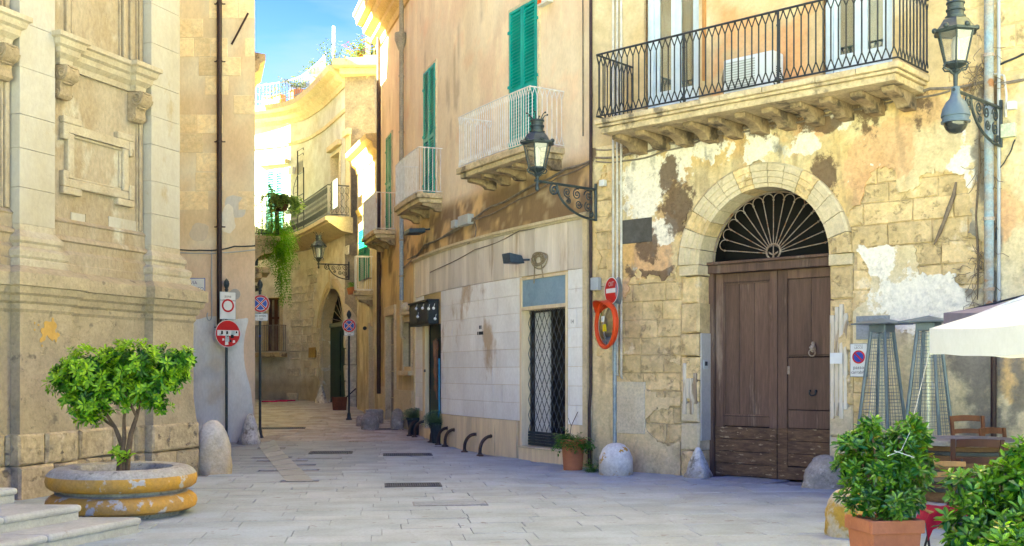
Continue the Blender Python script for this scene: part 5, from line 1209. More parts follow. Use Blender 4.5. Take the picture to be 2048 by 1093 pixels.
# ------------------------------------------------------------------ ringed planter and its little tree
pc = XY(245, 12.42)
m_conc = mat('weathered_concrete', (.42, .40, .35), (.32, .30, .265), 5, (.20, .185, .16), 7, .58, .08, rough=.9, bump=.7, bscale=40, bdist=.008, fine=.25)
m_ypaint = mat('worn_yellow_paint', (.50, .27, .04), (.40, .235, .07), 5, (.44, .41, .36), 4.5, .55, .05, rough=.7, bump=.4, bscale=40, bdist=.006, fine=.2)
planter = thing('ring_planter', pc, 'round planter of two stacked concrete rings with worn yellow paint', 'planter')
def ring(b, z0, z1, ro, ri, th=.35):
    h = z1-z0; pr = [(ri, z0+.02), (ro-.14, z0), (ro-.06, z0+.012), (ro-.015, z0+h*.18), (ro, z0+h*.42), (ro-.012, z0+h*.66), (ro-.05, z0+h*.84), (ro-.10, z1-.012), (ro-.15, z1), (ri+.03, z1-.012), (ri, z1-.05), (ri-.02, z0+.02)]
    n = 56; vs_ = []
    for r_, z in pr:
        for k in range(n):
            a = 2*PI*k/n; vs_.append(pc+Vector((r_*math.cos(a), r_*math.sin(a), z)))
    m = len(pr)
    for i in range(m-1):
        b.m = 1 if 2 <= i <= (4 if z0 > .2 else 6) else 0
        o = len(b.v) if i == 0 else None
        if i == 0: base_i = len(b.v); b.v += [tuple(p) for p in vs_]
        for k in range(n): b.f.append((base_i+i*n+k, base_i+i*n+(k+1) % n, base_i+(i+1)*n+(k+1) % n, base_i+(i+1)*n+k)); b.mi.append(b.m)
P('foot', m_conc, planter, lambda b: b.lathe([(.45, -.02), (.62, -.02), (.62, .06), (.45, .06)], 40, frame(pc)), smooth=30)
P('lower_ring', [m_conc, m_ypaint], planter, lambda b: ring(b, .05, .262, .815, .55), smooth=40)
P('upper_ring', [m_conc, m_ypaint], planter, lambda b: ring(b, .292, .545, .815, .52), smooth=40)
P('spacer', m_conc, planter, lambda b: b.lathe([(.50, .255), (.66, .255), (.66, .30), (.50, .30)], 40, frame(pc)))
P('soil', m_soil, planter, lambda b: b.lathe([(.56, .40), (.40, .43), (.2, .45), (.0001, .46)], 30, frame(pc), .03), smooth=60)
tree = thing('small_tree', pc+Vector((0, 0, .44)), 'small umbrella shaped tree with bright green leaf rosettes in the ring planter', 'tree')
q = random.Random(31); T0 = frame(pc)
stems = [[(.0, 0, .40), (.02, .0, .62), (-.02, .02, .80), (-.10, .04, .98), (-.22, .05, 1.15), (-.42, .05, 1.35)], [(.03, .02, .40), (.06, .0, .66), (.10, -.02, .90), (.16, 0, 1.10), (.20, .02, 1.32), (.42, 0, 1.60)], [(-.03, -.03, .40), (-.02, -.02, .60), (.02, .0, .85), (.0, .05, 1.08), (.03, .1, 1.35)],
         [(.16, 0, 1.10), (.10, -.12, 1.3), (.05, -.2, 1.55)], [(-.22, .05, 1.15), (-.2, -.15, 1.35), (-.28, -.2, 1.6)], [(-.10, .04, .98), (-.32, .1, 1.1), (-.55, .1, 1.25)], [(.20, .02, 1.32), (.35, .2, 1.5), (.6, .15, 1.72)]]
P('trunk', m_bark, tree, lambda b: [b.tube([T0(*p) for p in s_], [(.040 if len(s_) > 4 else .020)*(1-.75*i/(len(s_)-1)) for i in range(len(s_))], 8) for s_ in stems], smooth=60)
lobes = [(-.60, .0, 1.48, .24), (-.34, -.1, 1.62, .30), (-.05, .1, 1.70, .31), (.22, -.1, 1.70, .30), (.50, .05, 1.70, .26), (.70, 0, 1.76, .14), (-.48, .1, 1.28, .22), (-.28, -.12, 1.30, .24), (-.05, -.1, 1.42, .26), (.16, .12, 1.42, .24), (.36, -.08, 1.46, .24), (.55, .05, 1.52, .20), (-.36, .0, 1.10, .14), (.42, -.05, 1.24, .13), (-.68, .05, 1.60, .15)]
def lobe_leaves(L_, org, lobes, ntip, nleaf, ll, lwid, cf, q, ysc=1.0, up=.55, shell=(.72, 1.05), tilt=.0):
    tot = sum(r*r for *_, r in lobes)
    for (x, y, z, r) in lobes:
        for _ in range(max(3, int(ntip*r*r/tot))):
            d = rv3(q); p = Vector((x+d.x*r*q.uniform(*shell), (y+d.y*r*q.uniform(*shell))*ysc, z+d.z*r*q.uniform(*shell)*.85))
            ax = (d+Vector((0, 0, up))+rv3(q)*.35); L_.rosette(org+p, ax, nleaf+q.randint(-2, 2), ll*q.uniform(.62, 1.25), lwid, lambda t, q_: cf(t, q_, d), q)
def c_tree(t, q, d):
    a = mixc((.06, .24, .010), (.40, .60, .03), min(1, max(0, .28+.55*t+.25*d.z+q.uniform(-.3, .3))), q); return a
Lv = Leaves(); lobe_leaves(Lv, pc, lobes, 560, 8, .085, .038, lambda t, q_, d: mixc((.025, .10, .008), (.09, .25, .014), q_.random(), q_), q, 1.0, .3, (.25, .85)); lobe_leaves(Lv, pc, lobes, 470, 9, .090, .040, c_tree, q, 1.0, .6, (.75, 1.18))
for k in range(7): Lv.rosette(pc+Vector((q.uniform(-.14, .16), q.uniform(-.16, 0), q.uniform(.60, .78))), Vector((q.uniform(-.6, .6), -.5, .6)), 7, .10, .045, lambda t, q_: c_tree(t, q_, Vector((0, 0, .6))), q)
Lv.b.build('crown', m_leafb, tree)

# ------------------------------------------------------------------ guard stones and bollards
m_lime = mat('whitewashed_stone', (.76, .74, .66), (.58, .54, .46), 5, (.30, .27, .21), 5, .54, .08, rough=.9, bump=.6, bscale=24, bdist=.02, fine=.25, pit=.5, grime=(.26, .24, .20), gh=.25)
m_guard = mat('grey_guard_stone', (.40, .36, .30), (.30, .27, .22), 5, (.52, .47, .39), 4, .58, .08, rough=.92, bump=.7, bscale=24, bdist=.018, fine=.25, pit=.3)
m_yst = mat('yellow_stained_stone', (.60, .53, .40), (.55, .42, .20), 3, (.50, .30, .05), 3, .50, .08, rough=.9, bump=.6, bscale=24, bdist=.015, fine=.2)
m_lichen = mat('whitewash_with_orange_lichen', (.74, .72, .66), (.60, .57, .50), 5, (.52, .29, .05), 5.5, .575, .02, rough=.9, bump=.6, bscale=24, bdist=.015, fine=.2, grime=(.34, .32, .27), gh=.35)
def guard(name, loc, prof, m, label, cat, wob=.03, seed=1, n=22, sx=1.0):
    o = MB(); Tn = frame(loc); pf = []
    for (r0, z0), (r1, z1) in zip(prof, prof[1:]): pf += [(r0+(r1-r0)*j/3, z0+(z1-z0)*j/3) for j in range(3)]
    pf.append(prof[-1]); lump = lambda a, z: 1+.50*(float(fbm(3+math.cos(a)*1.6+seed, z*5+math.sin(a)*1.6+9, 900+seed, 5, .6))-.5)
    o.lathe(pf, 30, lambda x, y, z: Tn(x*sx*lump(math.atan2(y, x), z), y*lump(math.atan2(y, x), z), z), wob, seed); return tag(o.build(name, m, None, smooth=60, org=loc), label, cat)
dome = lambda r, h, s=.35: [(r*.97, -.03), (r, h*.15), (r*.99, h*s), (r*.93, h*.6), (r*.78, h*.8), (r*.52, h*.93), (r*.22, h*.99), (.0001, h)]
cone = lambda r, h: [(r, -.03), (r*.95, h*.08), (r*.72, h*.30), (r*.48, h*.58), (r*.30, h*.82), (r*.16, h*.96), (.0001, h)]
guard('guard_stone', WD(WD.u_at(1396, .1), 0, .10), cone(.235, .46), m_lime, 'whitewashed cone shaped guard stone against the great door jamb by the sign post', 'guard stone', .05, 2)
guard('guard_stone', WD(WD.u_at(1650, .16), 0, .16), [(.30, -.03), (.28, .06), (.24, .2), (.19, .32), (.13, .41), (.05, .45), (.0001, .455)], m_guard, 'grey cone shaped guard stone against the great door jamb behind the potted shrub', 'guard stone', .05, 3)
guard('guard_stone', GP(418, 950)+Vector((0, .22, 0)), [(.26, -.03), (.27, .2), (.26, .45), (.22, .62), (.16, .76), (.07, .83), (.0001, .85)], mat('limewash_over_ochre_stone', (.60, .56, .48), (.50, .45, .37), 4, rough=.9, bump=.6, bscale=24, bdist=.015, fine=.2, grime=(.46, .33, .15), gh=.75), 'rounded white and yellow stained guard stone at the church corner', 'guard stone', .04, 4)
guard('guard_stone', GP(500, 888)+Vector((0, .0, 0)), [(.26, -.03), (.23, .1), (.17, .3), (.12, .5), (.07, .62), (.0001, .66)], m_lime, 'pale cone shaped guard stone at the ochre house corner by the alley', 'guard stone', .06, 5)
guard('stone_bollard', GP(1712, 1078)+Vector((0, .22, 0)), dome(.235, .47, .5), m_yst, 'stout yellow stained stone bollard behind the terracotta pot', 'bollard', .015, 6)
guard('guard_stone', GP(762, 832), dome(.24, .48), m_guard, 'tall rounded kerb stone by the yellow house door', 'guard stone', .06, 7) if False else None
for (x, y, r, h, sd, lb) in ((740, 828, .20, .44, 8, 'large rounded guard stone beside the far sign post'), (723, 825, .15, .28, 9, 'small grey rounded guard stone close to the yellow house'), (795, 859, .17, .52, 11, 'upright worn guard stone beside the small shop window'), (643, 806, .22, .62, 12, 'tall pale cone shaped guard stone at the pointed portal')):
    guard('guard_stone', GP(x, y), (cone if sd == 12 else dome)(r, h), m_guard if sd != 12 else m_lime, lb, 'guard stone', .06, sd)
o = GP(747, 838); Tn = frame(o, .3)
tag((lambda b: (b.box(-.24, .24, -.18, .18, -.03, .36, Tn), b)[1])(MB()).build('stone_block_seat', m_guard, None, org=o, bevel=.05), 'squared rough stone block beside the narrow doorway', 'stone block')

# ------------------------------------------------------------------ bent pipe bumpers along the shop wall
for i, (x, y) in enumerate(((819, 872), (829, 875), (862, 885), (876, 890), (890, 893), (929, 905), (960, 912))):
    g = GP(x, y); uw = WS.u_at(x+26 if x > 900 else x+22, .0); h = .36
    W0 = WS(uw, gz(g.y)+h, .0); d = (W0-g); d.z = 0
    pts = [g+Vector((0, 0, -.02)), g+Vector((0, 0, .10))]+[g+Vector((0, 0, .10))+d*(1-math.cos(t))*.8+Vector((0, 0, (h-.10)*math.sin(t))) for t in np.linspace(.2, PI/2, 7)]+[g+d*1.0+Vector((0, 0, h))]
    po = thing('wall_bumper', g, ['bent iron pipe bumper by the far lavender pot, farther from the shop door', 'bent iron pipe bumper just beside the far lavender pot', 'bent iron pipe bumper before the side doorway step, alley end', 'bent iron pipe bumper under the near lavender bush', 'bent iron pipe bumper just past the near lavender pot', 'bent iron pipe bumper second from the grilled shop door', 'bent iron pipe bumper next to the grilled shop door'][i], 'bumper', 'iron pipe bumpers along the shop wall')
    P('pipe', m_pipedark if i % 2 else mat('rust_brown_iron', (.10, .065, .05), (.06, .045, .04), 8, rough=.6, metal=.2), po, lambda b: b.tube(pts, .033, 10), smooth=50)
    P('foot_flange', MATS['rust_brown_iron'] if 'rust_brown_iron' in MATS else m_pipedark, po, lambda b: b.lathe([(.07, -.01), (.07, .02), (.04, .03), (.035, .06)], 12, frame(g)), smooth=40)
    P('wall_flange', MATS['rust_brown_iron'] if 'rust_brown_iron' in MATS else m_pipedark, po, lambda b: b.tube([W0-d.normalized()*.03, W0+d.normalized()*.03], .058, 12))

# ------------------------------------------------------------------ road signs
m_red = mat('sign_red', (.50, .012, .018), (.44, .012, .018), 5, rough=.4, bump=0, fine=.06); m_blue = mat('sign_blue', (.015, .06, .36), rough=.4, bump=0, fine=0)
m_swhite = mat('sign_white', (.72, .73, .73), (.64, .65, .65), 6, rough=.4, bump=0, fine=.04); m_black = mat('sign_black', (.012, .012, .014), rough=.5, bump=0, fine=0)
m_signback = mat('sign_back_grey', (.20, .24, .29), rough=.5, metal=.3, bump=0)
def plane_T(c, nrm):
    n = Vector((nrm[0], nrm[1], 0)).normalized(); r_ = Vector((-n.y, n.x, 0)); c = Vector(c)
    return lambda x, y, z: c+r_*x+Vector((0, 0, y))+n*z
def disc(b, T, r, z0, z1, n=36, r0=0, a0=0, a1=2*PI):
    if r0 == 0 and a1-a0 > 6.28: b.prism([(r*math.cos(2*PI*k/n), r*math.sin(2*PI*k/n)) for k in range(n)], z0, z1, T)
    elif a1-a0 > 6.28:
        for k in range(n):
            p = [(rr*math.cos(2*PI*j/n), rr*math.sin(2*PI*j/n)) for j in (k, k+1) for rr in (r0, r)]
            b.add([T(x, y, z1) for x, y in p], [(0, 1, 3, 2)])
    else: b.prism([(0, 0)]+[(r*math.cos(a0+(a1-a0)*k/8), r*math.sin(a0+(a1-a0)*k/8)) for k in range(9)], z0, z1, T)
def no_stopping(parent, T, r):
    pl = P('sign_disc', m_signback, parent, lambda b: disc(b, T, r, 0, .012)); P('white_rim', m_swhite, pl, lambda b: disc(b, T, r*.995, .012, .0135)); P('red_ring', m_red, pl, lambda b: disc(b, T, r*.955, .0135, .015))
    for k in range(4): P('white_sector', m_swhite, pl, lambda b: b.prism([(r*.745*math.cos(a), r*.745*math.sin(a)) for a in np.linspace(k*PI/2+.11-PI/4, (k+1)*PI/2-.11-PI/4, 8)]+[(r*.07*math.cos(k*PI/2), r*.07*math.sin(k*PI/2))], .015, .0163, T))
    for k in range(4): P('blue_sector', m_blue, pl, lambda b: b.prism([(r*.70*math.cos(a), r*.70*math.sin(a)) for a in np.linspace(k*PI/2+.17-PI/4, (k+1)*PI/2-.17-PI/4, 8)]+[(r*.14*math.cos(k*PI/2), r*.14*math.sin(k*PI/2))], .0165, .018, T))
def rect_plate(parent, T, w, h, m=None, name='sign_plate'):
    p = P(name, m_signback, parent, lambda b: b.prism([(-w/2, -h/2), (w/2, -h/2), (w/2, h/2), (-w/2, h/2)], 0, .010, T)); P('plate_face', m or m_swhite, p, lambda b: b.prism([(-w/2+.008, -h/2+.008), (w/2-.008, -h/2+.008), (w/2-.008, h/2-.008), (-w/2+.008, h/2-.008)], .010, .0115, T)); return p
def off(T, dx, dy, dz=.0125): return lambda x, y, z: T(x+dx, y+dy, z+dz)
def post(parent, g, h, r=.03, m=m_irong, fin=True):
    po = P('post', m, parent, lambda b: b.tube([g+Vector((0, 0, -.05)), g+Vector((0, 0, h))], r, 12), smooth=40)
    P('post_base', m, po, lambda b: b.lathe([(.085, -.02), (.085, .02), (.06, .06), (.05, .16), (r+.004, .20)], 14, frame(g)), smooth=30)
    if fin: P('finial', m, po, lambda b: b.lathe([(.03, 0), (.045, .02), (.03, .05), (.055, .10), (.065, .15), (.05, .21), (.02, .25), (.0001, .27)], 14, frame(g+Vector((0, 0, h)))), smooth=50)
# no-stopping signs
g = GP(520, 876); t_ = thing('sign_post', g, 'dark post with a no-stopping disc and plate before the ochre house corner', 'road sign'); post(t_, g, EYE+(HY-583)/FPX*g.y-g.z)
zc = EYE+(HY-608)/FPX*g.y; T = plane_T((g.x+.02, g.y-.04, zc), (.22, -1)); no_stopping(t_, T, .205)
T = plane_T((g.x+.02, g.y-.04, EYE+(HY-635)/FPX*g.y), (.22, -1)); rect_plate(t_, T, .34, .17); text('su ambo', .075, off(T, 0, .035), t_, m_black); text('i lati', .075, off(T, 0, -.04), t_, m_black)
zc = EYE+(HY-725)/FPX*g.y; P('blue_sticker', m_blue, t_, lambda b: disc(b, plane_T((g.x+.0, g.y-.031, zc+.6), (0, -1)), .022, 0, .003, 12))
g = GP(698, 820); t_ = thing('sign_post', g, 'dark post with a no-stopping disc before the pointed portal', 'road sign'); post(t_, g, EYE+(HY-640)/FPX*g.y-g.z)
T = plane_T((g.x+.01, g.y-.04, EYE+(HY-652)/FPX*g.y), (.1, -1)); no_stopping(t_, T, .185)
T = plane_T((g.x+.01, g.y-.04, EYE+(HY-667)/FPX*g.y), (.1, -1)); rect_plate(t_, T, .27, .14); text('su ambo', .06, off(T, 0, .03), t_, m_black); text('i lati', .06, off(T, 0, -.032), t_, m_black)
# limited traffic zone + no entry with stickers
g = GP(453, 887); t_ = thing('sign_post', g, 'dark post with a limited traffic plate over a stickered no-entry disc', 'road sign'); post(t_, g, EYE+(HY-582)/FPX*g.y-g.z)
nn = (.66, -.75)
T = plane_T((g.x+.035, g.y-.04, EYE+(HY-612)/FPX*g.y), nn); rp = rect_plate(t_, T, .38, .60)
text('zona', .085, off(T, 0, .20), t_, m_black); text('traffico limitato', .058, off(T, 0, .115), t_, m_black)
P('red_ring', m_red, rp, lambda b: disc(b, T, .145, .0, .0135, 36, .105))
T = plane_T((g.x+.035, g.y-.04, EYE+(HY-668)/FPX*g.y), nn); R_ = .30
pl = P('sign_disc', m_signback, t_, lambda b: disc(b, T, R_, 0, .012)); P('white_rim', m_swhite, pl, lambda b: disc(b, T, R_*.99, .012, .0135)); P('red_face', m_red, pl, lambda b: disc(b, T, R_*.95, .0135, .015)); P('white_bar', m_swhite, pl, lambda b: b.prism([(-.25, -.045), (.25, -.045), (.25, .075), (-.25, .075)], .015, .0165, T))
m_sticker = mat('grey_sticker', (.42, .50, .52), rough=.5, bump=0); q = random.Random(3)
for (x, y, w, h, m) in ((-.17, -.02, .07, .06, m_sticker), (-.14, .02, .05, .08, m_black), (-.02, .02, .05, .07, m_black), (.12, .02, .09, .09, m_sticker), (.10, -.06, .08, .08, m_black), (-.02, -.10, .10, .16, m_sticker), (-.03, -.20, .08, .10, m_swhite), (.06, -.16, .05, .06, m_black), (-.11, -.13, .05, .05, m_swhite), (.14, -.17, .06, .06, m_swhite), (0, -.06, .06, .02, m_black), (.20, .03, .04, .05, m_black)):
    P('sticker', m, pl, lambda b: b.prism([(x-w/2, y-h/2), (x+w/2, y-h/2+.01), (x+w*.4, y+h/2), (x-w*.4, y+h/2)], .0165, .018+.0004*q.random(), T))
# no entry + traffic mirror on a whitewashed stone
g = GP(1232, 949.5); t_ = thing('mirror_post', g, 'steel post with a no-entry sign and orange rimmed traffic mirror in a whitewashed stone', 'road sign')
P('stone_base', m_lichen, t_, lambda b: b.lathe(dome(.262, .50, .55), 26, frame(g), .012, 3), smooth=60)
zt = EYE+(HY-558)/FPX*g.y; pp = g+Vector((-.02, 0, 0))
P('post', mat('galvanised_post', (.22, .27, .30), (.28, .32, .35), 5, rough=.5, metal=.4), t_, lambda b: b.tube([pp+Vector((0, 0, .40)), Vector((pp.x, pp.y, zt))], .032, 12), smooth=40)
nn = (-.92, -.42); zc = EYE+(HY-582)/FPX*g.y
T = plane_T((pp.x-.045, pp.y-.02, zc), nn); pl = P('sign_disc', m_signback, t_, lambda b: disc(b, T, .215, 0, .012)); P('white_rim', m_swhite, pl, lambda b: disc(b, T, .213, .012, .0135)); P('red_face', m_red, pl, lambda b: disc(b, T, .20, .0135, .015)); P('white_bar', m_swhite, pl, lambda b: b.prism([(-.16, -.035), (.16, -.035), (.16, .035), (-.16, .035)], .015, .0165, T))
text('OIT', .10, off(T, .0, .10, .0165), t_, m_sticker)
T2 = plane_T((pp.x+.05, pp.y+.02, zc), (.9, -.25)); P('sign_disc', m_signback, t_, lambda b: disc(b, T2, .215, 0, .03))
zc = EYE+(HY-650)/FPX*g.y; T = plane_T((pp.x-.15, pp.y-.06, zc), (-.945, -.33)); m_or = mat('orange_plastic', (.62, .06, .012), (.54, .055, .012), 4, rough=.4, bump=0, fine=.05)
mr_ = P('mirror_rim', m_or, t_, lambda b: (b.tube([T(.355*math.cos(a), .355*math.sin(a), .0) for a in np.linspace(0, 2*PI, 41)[:-1]], .032, 8, True), disc(b, T, .34, -.07, -.03)), smooth=50)
m_mir = mat('mirror_glass', (.62, .66, .68), rough=.06, metal=1.0, bump=0, fine=0)
P('mirror_face', m_mir, mr_, lambda b: b.lathe([(.0001, .055), (.08, .052), (.16, .042), (.24, .024), (.30, .005), (.345, -.015)], 36, lambda x, y, z: T(x, y, z)), smooth=60)
P('mirror_hood', m_or, mr_, lambda b: b.add([T((.375)*math.cos(a), (.375)*math.sin(a), z) for a in np.linspace(.5, PI-.5, 19) for z in (-.03, .16*math.sin((a-.5)/(PI-1)*PI)+.02)], [(2*i, 2*i+1, 2*i+3, 2*i+2) for i in range(18)]))
P('mirror_bracket', m_signback, mr_, lambda b: b.tube([T(0, 0, -.05), Vector((pp.x, pp.y, zc))], .02, 6))
P('yellow_sticker', mat('yellow_sticker', (.70, .55, .02), rough=.5, bump=0), mr_, lambda b: b.prism([(.02, -.11), (.12, -.11), (.12, .0), (.02, .0)], .046, .056, T))
P('white_sticker', m_swhite, mr_, lambda b: b.prism([(-.03, .04), (.05, .04), (.05, .13), (-.03, .13)], .046, .058, T))

# ------------------------------------------------------------------ street lanterns on scrolled brackets
m_lglass = glass_mat('lantern_glass', (.86, .86, .84), .35, .80)
m_milk = mat('milky_lamp_glass', (.46, .46, .45), rough=.35, bump=0, fine=0)
def spiral(T, cx_, cz, r0, turns, d=1, a0=0.0, n=22):
    return [T(cx_+r0*(1-.85*i/n)*math.cos(a0+d*turns*2*PI*i/n), cz+r0*(1-.85*i/n)*math.sin(a0+d*turns*2*PI*i/n)) for i in range(n+1)]
def lantern(wall_pt, out, L_, label, s=1.0, m=m_irong, post_h=.10, yaw=.0):
    out = Vector((out[0], out[1], 0)).normalized(); A = Vector(wall_pt); tip = A+out*L_
    t = thing('street_lantern', A, label, 'street lamp', 'wall lanterns on scrolled brackets')
    T = lambda x, z: A+out*x+Vector((0, 0, z))
    br = P('bracket', m, t, lambda b: (b.tube([T(0, 0), T(L_+.05, 0)], .022*s, 8), b.tube([T(.0, .10), T(.0, -.52*s)], .026*s, 8)), smooth=40)
    P('bracket_scroll', m, br, lambda b: (b.tube([T(.02+(L_*.66)*math.sin(a), -.50*s*math.cos(a)) for a in np.linspace(0, PI/2*.98, 12)], .020*s, 6), b.tube(spiral(T, L_*.72, -.10*s, .10*s, 1.6, -1, PI/2), .017*s, 6)), smooth=50)
    for k, (cx_, cz, r_, d, a0) in enumerate(((.13, -.12, .10, 1, 0), (.33, -.12, .095, -1, 2.0), (.13, -.30, .09, -1, 1.0), (.30, -.28, .075, 1, 3.0), (.50, -.11, .085, 1, 4.0), (.47, -.24, .05, -1, 0.), (.08, -.42, .05, 1, 2.))):
        P('scrollwork', m, br, lambda b: b.tube(spiral(T, cx_*L_/1.0, cz*s, r_*s, 1.7, d, a0), .0105*s, 5), smooth=50)
    c = tip+Vector((0, 0, post_h)); F_ = frame(c, yaw, s)
    P('stem', m, t, lambda b: b.lathe([(.02, -post_h/s-.16), (.035, -post_h/s-.13), (.022, -post_h/s-.05), (.03, -.02), (.06, .0), (.05, .03), (.09, .06), (.13, .08), (.13, .10)], 12, F_), smooth=40)
    hexp = lambda r, z: [F_(r*math.cos(PI/3*k), r*math.sin(PI/3*k), z) for k in range(6)]
    lo, hi = hexp(.135, .10), hexp(.225, .48)
    fr = P('lantern_frame', m, t, lambda b: ([b.tube([lo[k], hi[k]], .013*s, 5) for k in range(6)], b.tube(lo, .014*s, 5, True), b.tube(hi, .018*s, 5, True)))
    for k in range(6): P('pane', m_lglass, fr, lambda b: b.add([lo[k], lo[(k+1) % 6], hi[(k+1) % 6], hi[k]], [(0, 1, 2, 3)]))
    P('lamp_core', m_milk, t, lambda b: b.lathe([(.03, .12), (.05, .16), (.05, .36), (.03, .42), (.0001, .44)], 12, F_), smooth=50)
    P('basket', m, fr, lambda b: [b.tube([F_(math.cos(a)*r_, math.sin(a)*r_, z) for r_, z in ((.135, .10), (.165, .07), (.14, .03), (.08, .02), (.03, -.03))], .011*s, 5) for a in (PI/3*k for k in range(6))], smooth=50)
    def roof(b):
        pr = [(.275, .475), (.285, .50), (.245, .515), (.21, .56), (.165, .63), (.12, .66)]; vs_ = []
        for r_, z in pr: vs_ += [F_(r_*math.cos(PI/3*k), r_*math.sin(PI/3*k), z) for k in range(6)]
        b.add(vs_, [(i*6+k, i*6+(k+1) % 6, i*6+6+(k+1) % 6, i*6+6+k) for i in range(len(pr)-1) for k in range(6)]+[tuple(range(6)), tuple(range(30, 36))])
    P('roof', m, t, roof); P('chimney', m, t, lambda b: b.lathe([(.12, .655), (.125, .68), (.10, .69), (.10, .74), (.115, .75), (.115, .77), (.095, .78), (.10, .83), (.115, .84), (.11, .86), (.0001, .87)], 14, F_), smooth=30)
    for k in range(6):
        a = PI/3*k; P('crown_spike', m, t, lambda b: (b.tube([F_(math.cos(a)*r_, math.sin(a)*r_, z) for r_, z in ((.09, .86), (.10, .90), (.13, .94), (.165, .955))], [.014*s, .010*s, .008*s, .007*s], 5), b.ball(F_(math.cos(a)*.17, math.sin(a)*.17, .955), .016*s, 6)), smooth=50)
        P('roof_crest', m, t, lambda b: b.ball(F_(math.cos(a+.52)*.245, math.sin(a+.52)*.245, .525), .035*s, 6), smooth=50)
    return t, tip
lantern(WD(.03, 4.62, .02), (-.76, -.65), 1.30, 'slate grey lantern on a scrolled bracket between shop house and stone house', 1.0, yaw=.3)
_, tip2 = lantern(WD(WD.u_at(2004), 4.92, .05), (-.72, -.69), 1.28, 'slate grey lantern with a dome camera under it beside the rusty downpipe', .95, post_h=.22, yaw=.2)
pF = WF(fu(699), 5.0, .02); lantern(pF, (-.95, -.3), .95, 'black lantern on the curved house above the pointed portal', .92, m_iron, yaw=.1)
# dome camera
cc = tip2+Vector((0, 0, -.20)); cam_t = thing('dome_camera', cc, 'slate blue dome security camera hanging under a street lantern', 'security camera')
m_camb = mat('slate_blue_plastic', (.10, .145, .19), (.085, .12, .165), 5, rough=.45, bump=0, fine=.05)
Fc = frame(cc)
P('housing', m_camb, cam_t, lambda b: b.lathe([(.05, .16), (.07, .10), (.11, .06), (.145, -.01), (.165, -.09), (.165, -.11), (.15, -.115), (.15, -.16), (.165, -.165), (.165, -.185), (.12, -.19)], 24, Fc), smooth=35)
P('dome', mat('smoked_dome', (.03, .035, .035), rough=.1, bump=0, spec=.6), cam_t, lambda b: b.lathe([(.135, -.185), (.13, -.22), (.11, -.26), (.07, -.30), (.0001, -.315)], 20, Fc), smooth=60)
P('hanger', m_camb, cam_t, lambda b: b.tube([cc+Vector((0, 0, .14)), cc+Vector((0, 0, .24))], .05, 10), smooth=40)
# floodlights on the shop front
m_flood = mat('dark_blue_flood', (.035, .055, .08), (.05, .07, .10), 5, rough=.5, bump=0)
u_, v_ = WS.px(1062, 520, .0); fl = thing('floodlight', WS(u_, v_, 0), 'dark blue floodlight with a coil of cable over the grilled shop door', 'floodlight')
P('arm', m_flood, fl, lambda b: b.tube([WS(u_, v_, .02), WS(u_-.02, v_-.02, .28)], .02, 6)); P('head', m_flood, fl, lambda b: b.prism([(-.16, -.08), (.14, -.08), (.17, .10), (-.10, .06)], -.14, .14, lambda x, y, z: WS(u_-.05+z, v_+y, .34+x)), bevel=.015)
u2, v2 = WS.px(1080, 520, .0); ck = thing('cable_coil', WS(u2, v2, 0), 'tangled coil of pale rope hung beside the floodlight', 'cable coil')
q = random.Random(12); m_rope = mat('rope_brown', (.33, .26, .17), (.24, .19, .12), 9, rough=.9, bump=0)
for k in range(9):
    r_ = q.uniform(.09, .17); cx_, cz = q.uniform(-.05, .10), q.uniform(-.04, .04); ph = q.uniform(0, 6)
    P('rope_loop', m_rope, ck, lambda b: b.tube([WS(u2+cx_+r_*1.6*math.cos(a), v2+cz+r_*.85*math.sin(a), .06+.025*math.sin(2*a+ph)) for a in np.linspace(0, 2*PI, 17)[:-1]], .0105, 5, True), smooth=50)
P('rope_end', m_rope, ck, lambda b: b.tube([WS(u2+.14, v2, .07), WS(u2+.17, v2-.18, .07), WS(u2+.20, v2-.34, .06)], .010, 5)); P('rope_end', m_rope, ck, lambda b: b.tube([WS(u2-.08, v2-.1, .07), WS(u2-.10, v2-.3, .06), WS(u2-.11, v2-.42, .06)], .010, 5))
u_, v_ = WS.px(856, 465, .0); fl = thing('floodlight', WS(u_, v_, 0), 'flat dark floodlight sticking out over the black lamp box', 'floodlight')
P('head', m_flood, fl, lambda b: b.box(-.35, .35, -.05, .05, .12, .50, lambda x, y, z: WS(u_+x*.8, v_+y-.06*(z-.3), z), 1), bevel=.02); P('arm', m_flood, fl, lambda b: b.tube([WS(u_+.2, v_+.05, .0), WS(u_+.1, v_+.03, .2)], .02, 6))

# ------------------------------------------------------------------ pots by the shop wall
m_terra = mat('terracotta', (.50, .185, .085), (.42, .15, .07), 4, (.56, .28, .16), 4, .62, .08, rough=.85, bump=.25, bscale=40, bdist=.004, fine=.12)
m_black_pot = mat('dark_blue_black_plastic', (.022, .032, .042), (.03, .042, .055), 5, rough=.5, bump=0)
g = GP(1146, 940); t_ = thing('terracotta_pot', g, 'tall round terracotta pot beside the grilled shop door', 'plant pot')
P('pot', m_terra, t_, lambda b: b.lathe([(.15, -.01), (.155, .0), (.175, .25), (.185, .42), (.19, .43), (.21, .435), (.212, .50), (.205, .505), (.185, .50), (.18, .44), (.0001, .43)], 28, frame(g)), smooth=30)
pt = thing('trailing_plant', g+Vector((0, 0, .44)), 'leafy trailing plant growing in the tall terracotta pot', 'plant'); q = random.Random(5); Lv = Leaves()
def c_w(t, q, d=None): return mixc((.05, .16, .015), (.17, .32, .03), q.uniform(.1, .9), q)
